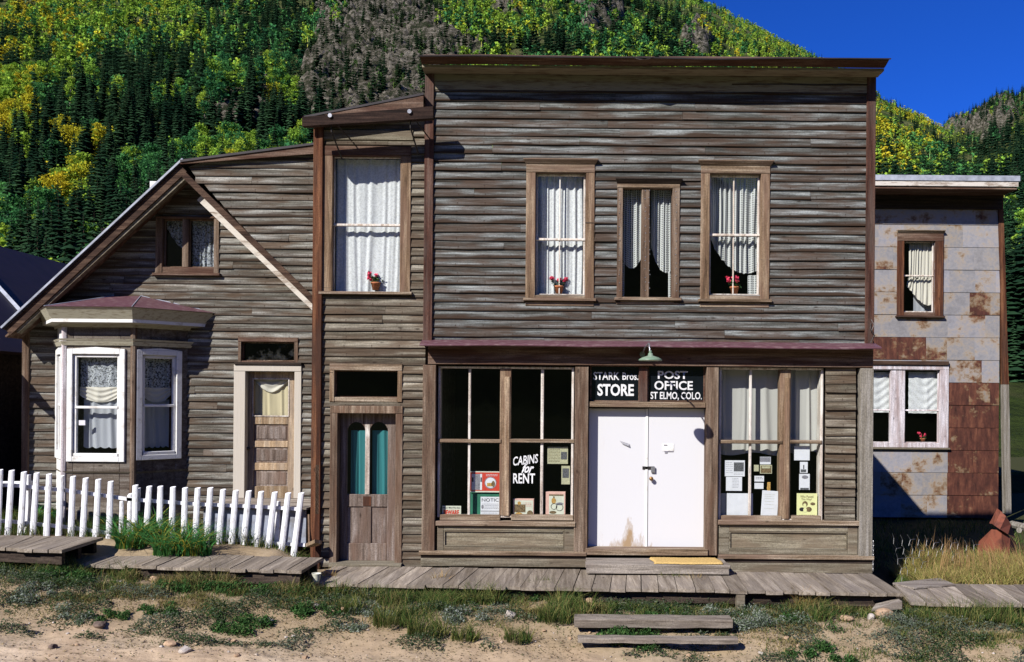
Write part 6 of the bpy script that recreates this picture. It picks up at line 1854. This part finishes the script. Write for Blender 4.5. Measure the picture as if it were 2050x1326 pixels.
for grp, trees in (('s', sp_near), ('a', as_near)):
    for k, t_ in enumerate(trees):
        vi = int(r.integers(4)); a = r.uniform(0, 6.28); h = t_[3]; w = h * (r.uniform(.6, 1.05) if grp == 's' else r.uniform(.9, 1.2))
        big = h * FPX / t_[8] > 62
        reg = region(t_[6], t_[7] - 30)
        if grp == 's':
            nm = 'spruce_tree'; lab = 'dark narrow spruce tree ' + reg; g = 'spruce trees ' + reg
        else:
            kk = {'g': 'green', 'l': 'lime green', 'y': 'golden yellow', 'rg': 'small green'}[t_[4]]
            nm = 'aspen_tree'; lab = kk + ' aspen tree ' + reg; g = kk + ' aspens ' + reg
        colr = (*[float(min(1, x)) for x in t_[5]], 1)
        rot = (float(r.normal() * .02), float(r.normal() * .02), float(a))
        if big:
            cm, tm = (SPM if grp == 's' else ASM)[vi]
            e = thing(nm, lab, 'tree', (t_[0], t_[1], t_[2]), g)
            e.rotation_euler = rot
            for me_, n_ in ((cm, 'crown'), (tm, 'trunk')):
                o = bpy.data.objects.new(n_, me_); COL.objects.link(o); o.parent = e; o.scale = (w, w, h); o.color = colr
        else:
            o = bpy.data.objects.new(nm, (SPW if grp == 's' else ASW)[vi]); COL.objects.link(o); o.location = (t_[0], t_[1], t_[2]); o.rotation_euler = rot; o.scale = (w, w, h); o.color = colr
            tag(o, lab, 'tree', g)

# =================================================================== LOW VEGETATION
M['grass_blade'] = tinted('grass_blade', trans=.35)
def blades(pts, h, w, cols, bend, seed, segs=2):
    """pts (n,3), arrays h,w (n), cols (n,3), bend (n): -> verts, quads-as-tris"""
    r = np.random.default_rng(seed); n = len(pts)
    az = r.uniform(0, 2 * math.pi, n); face = r.uniform(0, 2 * math.pi, n)
    dx, dy = np.cos(az) * bend * h, np.sin(az) * bend * h
    wx, wy = np.cos(face) * w, np.sin(face) * w
    lv = []
    for i in range(segs + 1):
        s = i / segs; ww = (1 - s ** 1.5) if i < segs else 0
        cx = pts[:, 0] + dx * s ** 2; cy = pts[:, 1] + dy * s ** 2; cz = pts[:, 2] + h * (s - .35 * np.minimum(bend, 1.3) * s ** 2.5)
        if i < segs:
            lv.append(np.stack([cx - wx * ww, cy - wy * ww, cz], 1)); lv.append(np.stack([cx + wx * ww, cy + wy * ww, cz], 1))
        else: lv.append(np.stack([cx, cy, cz], 1))
    k = len(lv); V = np.stack(lv, 1).reshape(-1, 3); base = np.arange(n) * k; T = []
    for i in range(segs - 1):
        a = base + 2 * i; T.append(np.stack([a, a + 1, a + 3], 1)); T.append(np.stack([a, a + 3, a + 2], 1))
    a = base + 2 * (segs - 1); T.append(np.stack([a, a + 1, a + 2], 1))
    C = np.repeat(cols, k, 0)
    return V, np.concatenate(T), C
def pick(pal, n, r):
    pal = np.array(pal); i = r.integers(len(pal), size=n); return pal[i] * r.uniform(.7, 1.3, (n, 1))
GREENS = [(.09, .14, .035), (.06, .11, .03), (.14, .17, .05), (.20, .20, .07), (.045, .09, .025)]
STRAW = [(.42, .33, .14), (.34, .26, .11), (.28, .24, .09), (.5, .40, .2)]
r = np.random.default_rng(12)
def density(X, Y):
    """0..1 cover of the verge"""
    lim = np.interp(X, [-8, -6, -4, -2.2, -.8, .3, 1.8, 3, 5, 8], [-2.6, -2.75, -2.7, -2.5, -2.6, -2.5, -2.55, -3.0, -3.3, -3.8])
    edge = np.clip((Y - lim) / .55, 0, 1)
    n = fbm(X * 1.1 + 3, Y * 1.6 + 8, 4)
    m = np.clip((n - .33) * 5, 0, 1) * .8 + .12
    bare = np.exp(-(((X - .1) / .9) ** 2 + ((Y + 2.55) / .45) ** 2))      # trodden hollow left of the steps
    bare2 = np.exp(-(((X - 3.6) / .8) ** 2 + ((Y + 2.6) / .25) ** 2))
    near = np.clip((Y + 2.25) / .6, 0, 1)
    return np.clip(edge * np.maximum(m, near * .95) * (1 - .95 * bare) * (1 - .8 * bare2) + .03 * (n > .6) * (Y > -3.8), 0, 1)
N1 = 360000
X = r.uniform(-8.8, 8.2, N1); Y = r.uniform(-4.3, -1.05, N1); d = density(X, Y)
d = np.maximum(d, np.clip((X - 1.9) / .8, 0, 1) * np.clip((Y + 4.2) / .8, 0, 1) * np.clip((fbm(X * 1.4 + 90, Y * 1.9, 4) - .36) * 5, 0, 1) * .8)
cl = vnoise(X * 4.5 + 2, Y * 5.5 + 7)
keep = r.random(N1) < d * np.clip((cl - .28) * 2.2, .05, 1)
X, Y, cl = X[keep], Y[keep], cl[keep]
Z = ground_z(X, Y) - .005
n = len(X)
tall = vnoise(X * 2.1 + 40, Y * 3 + 11)
H = (.03 + .11 * np.clip(tall - .25, 0, 1) ** 1.0 + .16 * np.clip((Y + 2.1) / .5, 0, 1) * tall) * r.uniform(.5, 1.5, n)
lowgrass = (Y < -2.3); H = np.where(lowgrass, H * .6, H)
mixn = fbm(X * .8 + 20, Y * 1.2 + 5, 3)
cols = pick(GREENS, n, r); st_ = pick(STRAW, n, r)
isst = r.random(n) < np.clip(.34 + (mixn - .5) * 2.2, .08, .8)
cols[isst] = st_[isst] * .75
V1, T1, C1 = blades(np.stack([X, Y, Z], 1), H, r.uniform(.0028, .006, n), cols, r.uniform(.15, 1.1, n), 1)
# tall dry grass behind the right hand boardwalk and yard grass round the buildings
def patch_blades(n, xr, yr, hr, pal, wr, bend, seed, thr=0):
    r = np.random.default_rng(seed); X = r.uniform(*xr, n); Y = r.uniform(*yr, n)
    k = vnoise(X * 3 + seed, Y * 3) > thr; X, Y = X[k], Y[k]; n = len(X)
    H = r.uniform(*hr, n) * (.6 + .8 * vnoise(X * 2 + 5, Y * 2 + seed))
    return blades(np.stack([X, Y, ground_z(X, Y) - .01], 1), H, r.uniform(*wr, n), pick(pal, n, r), r.uniform(*bend, n), seed, 3)
parts_ = [(V1, T1, C1)]
YG = [(.40, .34, .11), (.30, .28, .09), (.5, .38, .16), (.20, .24, .06), (.36, .25, .11)]
parts_.append(patch_blades(24000, (5.35, 9.5), (-.35, 1.15), (.12, .34), YG, (.003, .006), (.2, 1.2), 21, .15))
parts_.append(patch_blades(1500, (5.2, 5.7), (-.35, .6), (.08, .2), GREENS, (.003, .006), (.2, 1.2), 22, .2))
parts_.append(patch_blades(9000, (-9, -3.5), (-.1, 1.2), (.1, .34), GREENS + [(.16, .16, .06)], (.003, .006), (.2, .9), 23, .3))
parts_.append(patch_blades(5000, (5, 13), (1.5, 7.6), (.08, .25), GREENS, (.005, .01), (.2, .9), 24, .2))
# stiff seed stalks in the dry grass
parts_.append(patch_blades(500, (5.6, 9), (-.2, 1.1), (.36, .52), [(.42, .26, .13), (.36, .22, .10)], (.003, .005), (.1, .35), 26))
off = 0; Vs = []; Ts = []; Cs = []
for v, t_, c in parts_: Vs.append(v); Ts.append(t_ + off); Cs.append(c); off += len(v)
o = bpy.data.objects.new('grass', np_mesh('grass', np.concatenate(Vs), np.concatenate(Ts), M['grass_blade'], cols=np.concatenate(Cs))); COL.objects.link(o)
tag(o, 'patchy green and straw coloured grass on the verge and in the yards', 'grass', kind='stuff')
# creeping weeds: small leaves close to the soil
def leaves_at(X, Y, Z, size, cols, seed, flat=.5):
    r = np.random.default_rng(seed); n = len(X); a = r.uniform(0, 6.28, n)
    e1 = np.stack([np.cos(a), np.sin(a), r.normal(0, flat, n)], 1); e1 /= np.linalg.norm(e1, axis=1)[:, None]
    e2 = np.stack([-np.sin(a), np.cos(a), r.normal(0, flat, n)], 1); e2 /= np.linalg.norm(e2, axis=1)[:, None]
    P = np.stack([X, Y, Z], 1); s = size[:, None]
    V = np.stack([P - e1 * s, P - e2 * s * .42, P + e1 * s, P + e2 * s * .42], 1).reshape(-1, 3); b = np.arange(n) * 4
    T = np.concatenate([np.stack([b, b + 1, b + 2], 1), np.stack([b, b + 2, b + 3], 1)])
    return V, T, np.repeat(cols, 4, 0)
N2 = 300000
X = r.uniform(-8.8, 8.2, N2); Y = r.uniform(-4.3, -1.0, N2)
cn = fbm(X * 2.0 + 60, Y * 2.6 + 3, 4)
lim = np.interp(X, [-8, -4, -2, 0, 2, 5, 8], [-3.1, -3.15, -2.9, -2.8, -2.9, -3.7, -4.3])
keep = (cn > .44) & (Y > lim) & (r.random(N2) < np.clip((cn - .435) * 8, 0, 1))
bare = np.exp(-(((X - .1) / .9) ** 2 + ((Y + 2.55) / .45) ** 2)); keep &= bare < .4
X, Y, cn = X[keep], Y[keep], cn[keep]; n = len(X)
hh = np.clip((cn - .49) * .9, 0, .12) * r.random(n) + .004
WEED = [(.04, .075, .025), (.06, .10, .04), (.09, .12, .07), (.13, .15, .10), (.035, .06, .03)]
pc = vnoise(X * 1.3 + 8, Y * 1.7); base = pick(WEED, n, r); grey = pick([(.20, .22, .18), (.15, .17, .13)], n, r)
base = np.where((pc > .66)[:, None], base * .5 + grey * .5, base)
V, T, C_ = leaves_at(X, Y, ground_z(X, Y) + hh, r.uniform(.009, .022, n), base, 31)
o = bpy.data.objects.new('ground_cover', np_mesh('ground_cover', V, T, M['grass_blade'], cols=C_)); COL.objects.link(o)
tag(o, 'low creeping weeds spread over the dirt bank', 'weeds', kind='stuff')
# dead straw and leaf litter lying between the plants
N4 = 60000
X = r.uniform(-8.8, 8.2, N4); Y = r.uniform(-4.6, -1.0, N4); k = (r.random(N4) < np.clip((Y + 4.3) / 1.6, 0, 1) * np.clip((fbm(X * 1.5 + 12, Y * 2 + 5, 3) - .25) * 3, 0, 1)); X, Y = X[k], Y[k]; n = len(X)
V_, T_, C2_ = leaves_at(X, Y, ground_z(X, Y) + .008, r.uniform(.006, .020, n), pick([(.36, .28, .15), (.24, .17, .09), (.14, .10, .06), (.46, .38, .24), (.10, .12, .04)], n, r), 33, .15)
oL = bpy.data.objects.new('litter', np_mesh('litter', V_, T_, M['grass_blade'], cols=C2_)); COL.objects.link(oL)
tag(oL, 'dead straw and leaf litter scattered on the bank', 'litter', kind='stuff')
# loose gravel
N3 = 9000
X = r.uniform(-8.5, 8, N3); Y = r.uniform(-5.0, -1.2, N3); k = (fbm(X * 1.7, Y * 2.1, 3) > .48) | (r.random(N3) < .25); X, Y = X[k], Y[k]; n = len(X)
ico_v = np.array([(0, 0, 1), (.9, 0, .3), (.28, .85, .3), (-.72, .52, .3), (-.72, -.52, .3), (.28, -.85, .3), (.6, .4, -.4), (-.5, .6, -.4), (0, -.8, -.4)])
ico_f = np.array([(0, 1, 2), (0, 2, 3), (0, 3, 4), (0, 4, 5), (0, 5, 1), (1, 6, 2), (2, 6, 7), (2, 7, 3), (3, 7, 4), (4, 7, 8), (4, 8, 5), (5, 8, 1), (1, 8, 6)])
sz = np.exp(r.normal(-5.05, .5, n)); a = r.uniform(0, 6.28, n)
SX_ = sz[:, None] * r.uniform(.6, 1.4, (n, 9)); vx = ico_v[None, :, 0] * SX_; vy = ico_v[None, :, 1] * SX_; vz_ = ico_v[None, :, 2] * SX_ * .6
P = np.stack([vx * np.cos(a)[:, None] - vy * np.sin(a)[:, None] + X[:, None], vx * np.sin(a)[:, None] + vy * np.cos(a)[:, None] + Y[:, None], vz_ + (ground_z(X, Y) + sz * .15)[:, None]], -1).reshape(-1, 3)
T = (ico_f[None] + (np.arange(n) * 9)[:, None, None]).reshape(-1, 3)
cc = np.array([(.40, .33, .27), (.32, .24, .17), (.46, .40, .36), (.24, .18, .13)])[r.integers(4, size=n)] * r.uniform(.75, 1.25, (n, 1))
M['stone_tint'] = tinted('stone_tint', .9, noise=40)
o = bpy.data.objects.new('gravel', np_mesh('gravel', P, T, M['stone_tint'], cols=np.repeat(cc, 9, 0))); COL.objects.link(o)
tag(o, 'loose pebbles and gravel scattered on the dirt', 'gravel', kind='stuff')

# countable plants ----------------------------------------------------
def clump(name, label, cat, px, py, z, kind, size, group=None, seed=1):
    x, y = onz(px, py, z); zg = float(ground_z(x, y)); x, y = onz(px, py, zg); zg = float(ground_z(x, y))
    r = np.random.default_rng(seed)
    if kind == 'lily':
        n = int(150 * size); q = r.random(n) ** .5 * .20 * size; a = r.uniform(0, 6.28, n)
        pts = np.stack([x + q * np.cos(a), y + q * np.sin(a) * .6, np.full(n, zg)], 1)
        V, T, C = blades(pts, r.uniform(.34, .66, n) * size ** .5, r.uniform(.007, .012, n), pick([(.06, .22, .06), (.05, .17, .05), (.10, .26, .07), (.07, .20, .06), (.40, .36, .06)], n, r), r.uniform(.5, 1.7, n), seed, 6)
    elif kind == 'tuft':
        n = int(260 * size); q = r.random(n) ** .6 * .16 * size; a = r.uniform(0, 6.28, n)
        pts = np.stack([x + q * np.cos(a) * 1.3, y + q * np.sin(a) * .8, np.full(n, zg - .01)], 1)
        V, T, C = blades(pts, r.uniform(.14, .34, n) * size ** .5, r.uniform(.003, .0055, n), pick(GREENS + [(.28, .25, .09)], n, r), r.uniform(.15, 1.0, n), seed, 3)
    elif kind == 'straw':
        n = int(90 * size); q = r.random(n) ** .6 * .12 * size; a = r.uniform(0, 6.28, n)
        pts = np.stack([x + q * np.cos(a), y + q * np.sin(a) * .6, np.full(n, zg - .01)], 1)
        V, T, C = blades(pts, r.uniform(.2, .42, n) * size ** .5, r.uniform(.003, .006, n), pick([(.46, .27, .09), (.40, .28, .12), (.32, .25, .10)], n, r), r.uniform(.2, .8, n), seed, 3)
    else:
        n = int(1500 * size ** 1.6); d = r.normal(size=(n, 3)); d /= np.linalg.norm(d, axis=1)[:, None]; rad = r.random(n) ** .45
        sc_ = r.normal(size=(9, 2)) * np.array([.20, .10]) * size; sr_ = r.uniform(.35, 1.0, 9); wi = r.integers(9, size=n)
        X = x + sc_[wi, 0] + d[:, 0] * rad * .15 * size * sr_[wi]; Y = y + sc_[wi, 1] + d[:, 1] * rad * .10 * size * sr_[wi]
        Zz = ground_z(X, Y) + .006 + np.abs(d[:, 2]) * rad * .13 * size * sr_[wi]
        pal = {'sage': [(.24, .27, .22), (.30, .33, .29), (.16, .20, .13), (.10, .14, .07)], 'weed': [(.04, .10, .03), (.06, .14, .04), (.03, .07, .02), (.09, .16, .05)], 'mat': [(.04, .09, .03), (.06, .12, .035), (.10, .16, .05)]}[kind]
        V, T, C = leaves_at(X, Y, Zz, r.uniform(.008, .020, n) * (1 if kind != 'weed' else 1.3), pick(pal, n, r), seed, .9)
        sh = np.repeat(.55 + .6 * rad, 4)[:, None] * 0 + 1; C = C * sh
    me = np_mesh(name, V - np.array([x, y, zg]), T, M['grass_blade'], cols=C)
    o = bpy.data.objects.new(name, me); COL.objects.link(o); o.location = (x, y, zg)
    return tag(o, label, cat, group)
lil = [(262, 1092, .75, 1.1), (300, 1098, .75, 1.0), (340, 1100, .7, 1.2), (395, 1100, .7, 1.0), (232, 1075, .8, .7), (370, 1086, .8, 1.0), (300, 1076, .8, .9), (120, 1050, .85, .7), (75, 1052, .85, .6)]
ll = ['broad clump of lily leaves spilling over the boardwalk left of the fence gap', 'lily clump with yellowing tips drooping onto the boardwalk edge', 'largest lily clump in the middle of the fence', 'lily clump behind the pickets right of the largest clump', 'small lily clump rising beside the end of the top boardwalk', 'lily clump just inside the fence behind the largest one', 'tall lily leaves inside the fence under the bay window', 'low green leaves inside the left fence below the bay window', 'leftmost low tuft of green leaves behind the pickets']
for k, (a, b, c, s) in enumerate(lil): clump('lily_clump', ll[k], 'plant', a, b, c, 'lily', s, 'lily clumps along the picket fence', 50 + k)
tf = [(455, 1172, .5, 1.2, 'thick grass tuft under the front edge of the second boardwalk'), (1140, 1225, .3, 1.5, 'big grass tuft at the left end of the timber steps'), (1115, 1268, .2, 1.2, 'grass tuft spreading over the dirt left of the lower timber step'), (790, 1248, .2, 1.3, 'tall dark grass tuft on the bank below the narrow door'), (855, 1258, .15, 1.2, 'tall grass tuft standing at the edge of the bare hollow'), (965, 1205, .3, 1.3, 'grass tuft beside the pale rock under the long boardwalk'), (1340, 1190, .3, .8, 'grass tuft growing between the boardwalk and the upper step'), (1940, 1250, .2, 1.6, 'windblown grass tuft below the right hand boardwalk'), (2010, 1255, .2, 1.4, 'long leaning grass tuft at the right edge below the boardwalk'), (750, 1205, .35, 1.0, 'green grass tuft under the left end of the long boardwalk'), (1840, 1252, .2, 1.0, 'grass tuft below the joint of the two right boardwalks'), (130, 1150, .7, .9, 'yellow green tuft below the highest boardwalk'), (1085, 1190, .35, .9, 'grass tuft below the window with the rent sign'), (700, 1228, .3, .8, 'small grass tuft near the white stone below the narrow section'), (1035, 1272, .1, .8, 'short yellowish tuft in the bare hollow'), (930, 1276, .1, .8, 'flat yellowish tuft left of the bare hollow')]
for k, (a, b, c, s, l) in enumerate(tf): clump('grass_tuft', l, 'grass tuft', a, b, c, 'tuft', s, 'large grass tufts on the verge', 80 + k)
sg = [(748, 1228, .3, 1.0, 'grey green leafy plant on the bank below the narrow door'), (895, 1232, .25, 1.2, 'silvery sage plant on the bank below the left shop window'), (1530, 1262, .2, 1.3, 'silvery sage plant right of the lower timber step'), (1495, 1240, .25, 1.1, 'silvery plant against the right end of the upper timber step'), (1850, 1270, .2, 1.1, 'pale sage plant in the grass at the lower right'), (1925, 1272, .2, 1.0, 'pale feathery plant nearest the right edge'), (712, 1252, .2, .7, 'small silvery plant alone on the dirt'), (60, 1235, .6, 1.2, 'wide low grey green plant at the left edge'), (155, 1262, .45, .6, 'isolated round grey green cushion on the left dirt')]
for k, (a, b, c, s, l) in enumerate(sg): clump('sage_plant', l, 'plant', a, b, c, 'sage', s, 'grey green plants on the bank', 110 + k)
wd = [(1105, 1200, .3, 1.0, 'leafy green weed beside the left end of the upper step'), (1290, 1195, .3, .9, 'leafy green weed above the middle of the upper step'), (1225, 1200, .3, .8, 'leafy weed above the upper step near the left'), (1230, 1292, .1, 1.3, 'leafy green weed mat in front of the lower timber step'), (1285, 1295, .1, 1.1, 'rounded leafy weed in front of the lower step'), (1405, 1290, .15, .8, 'bright leafy weed by the right end of the lower step'), (1310, 1256, .25, .9, 'leafy weed between the two timber steps'), (490, 1270, .35, 1.2, 'dark green weed clump alone on the dirt at left'), (540, 1215, .45, 1.3, 'dark green weed clump below the second boardwalk'), (415, 1205, .5, 1.3, 'green weed patch on the left bank'), (120, 1190, .6, 1.4, 'bushy dark weed clump on the left bank'), (30, 1180, .7, 1.3, 'bushy green weed at the left edge'), (615, 1243, .3, 1.0, 'low green weed on the dirt left of the narrow door'), (230, 1258, .4, .7, 'small green weed on the left dirt near the road'), (350, 1250, .4, .9, 'green weed near the middle of the left bank'), (1410, 1256, .2, .6, 'small weed at the notch of the upper step'), (1640, 1310, .0, 1.2, 'low dark weed at the bottom edge right of the steps'), (1600, 1250, .2, .9, 'weed clump under the right part of the long boardwalk')]
for k, (a, b, c, s, l) in enumerate(wd): clump('weed', l, 'weed', a, b, c, 'weed', s, 'leafy weeds on the bank', 140 + k)
sw = [(1395, 1195, .3, .9, 'rusty dry seed stalks standing above the upper step'), (1610, 1225, .3, 1.1, 'orange dry grass leaning below the right part of the boardwalk'), (660, 1172, .4, .6, 'few dry stalks by the joint of the left boardwalks'), (880, 1190, .35, .7, 'dry stalks under the boardwalk below the left shop window')]
for k, (a, b, c, s, l) in enumerate(sw): clump('dry_stalks', l, 'plant', a, b, c, 'straw', s, 'dry stalks along the boardwalk', 180 + k)

# stones --------------------------------------------------------------
def stone(label, px, py, z, w, h, col, seed, group=None):
    x, y = onz(px, py, z); zg = float(ground_z(x, y)); x, y = onz(px, py, zg); zg = float(ground_z(x, y))
    r = np.random.default_rng(seed); me = bpy.data.meshes.new('stone')
    import bmesh
    bm = bmesh.new(); bmesh.ops.create_icosphere(bm, subdivisions=3, radius=1)
    dirs = r.normal(size=(9, 3)); dirs /= np.linalg.norm(dirs, axis=1)[:, None]; lim = r.uniform(.55, .95, 9)
    for v in bm.verts:
        p = np.array(v.co)
        for d, l in zip(dirs, lim):
            q = p @ d
            if q > l: p = p - d * (q - l)
        p = p * (1 + .06 * (float(vnoise(p[0] * 3 + seed, p[1] * 3 + p[2] * 2)) - .5))
        v.co = (p[0] * w / 2, p[1] * w * .42, p[2] * h / 2)
    bm.to_mesh(me); bm.free(); me.materials.append(M['stone_' + col]); me.polygons.foreach_set('use_smooth', [False] * len(me.polygons))
    o = bpy.data.objects.new('stone', me); COL.objects.link(o); o.location = (x, y, zg + h * .22); o.rotation_euler = (0, 0, r.uniform(0, 3))
    return tag(o, label, 'stone', group)
M['stone_pale'] = plain('stone_pale', (.42, .37, .33), .9, .1, .35, 14, .5); M['stone_tan'] = plain('stone_tan', (.38, .26, .17), .9, .1, .35, 14, .5); M['stone_dark'] = plain('stone_dark', (.15, .11, .09), .9, .1, .4, 14, .5)
ST = [(1770, 1236, .2, .26, .17, 'tan', 'large squarish tan rock propping the right end of the long boardwalk'), (1745, 1240, .2, .14, .1, 'pale', 'smaller rock left of the squarish tan rock'), (1695, 1246, .2, .18, .1, 'tan', 'low tan rock in the grass below the boardwalk wedge'), (1822, 1246, .2, .28, .10, 'pale', 'long pale slab of rock under the joint of the right boardwalks'),
      (1003, 1200, .35, .18, .16, 'tan', 'tan rock wedged under the front of the long boardwalk'), (1022, 1240, .25, .15, .14, 'pale', 'pale rock at the head of the bare hollow'), (748, 1196, .35, .28, .09, 'pale', 'flat pale rock under the left end of the long boardwalk'), (550, 1168, .5, .14, .10, 'pale', 'white stone below the right end of the second boardwalk'),
      (1180, 1210, .3, .12, .14, 'tan', 'rock behind the left end of the upper timber step'), (1250, 1212, .3, .20, .09, 'pale', 'pale rock between the boardwalk and the upper timber step'), (310, 1165, .5, .16, .10, 'tan', 'rounded tan rock under the second boardwalk'), (240, 1165, .55, .2, .06, 'pale', 'flat rock under the left part of the second boardwalk'),
      (535, 1264, .3, .24, .07, 'pale', 'flat white rock on the dirt near the middle left'), (372, 1306, .2, .17, .10, 'pale', 'white pointed rock beside the road at lower left'), (200, 1268, .35, .18, .09, 'dark', 'dark jagged rock on the dirt at left'), (340, 1290, .25, .18, .06, 'tan', 'flat tan rock near the road at left'), (106, 1300, .3, .10, .07, 'dark', 'small dark rock near the bottom left corner'),
      (667, 1230, .3, .12, .08, 'tan', 'reddish tan stone on the dirt below the narrow section'), (684, 1234, .3, .10, .07, 'tan', 'smaller reddish stone touching the tan one'), (634, 1218, .35, .09, .07, 'pale', 'pale stone near the joint of the boardwalks'), (1660, 1218, .2, .14, .12, 'pale', 'pale stone in the shade under the boardwalk')]
for k, (a, b, c, w_, h_, cl_, l) in enumerate(ST): stone(l, a, b, c, w_, h_, cl_, 300 + k, 'larger stones on the verge')
for k in range(34):
    a = rnd.uniform(20, 2030); b = rnd.uniform(1248, 1322) if a < 1500 else rnd.uniform(1290, 1322)
    w_ = rnd.uniform(.03, .075); stone('small loose stone lying on the sandy dirt', a, b, .15, w_, w_ * .6, rnd.choice(['pale', 'tan', 'tan', 'dark']), 400 + k, 'small loose stones on the dirt')
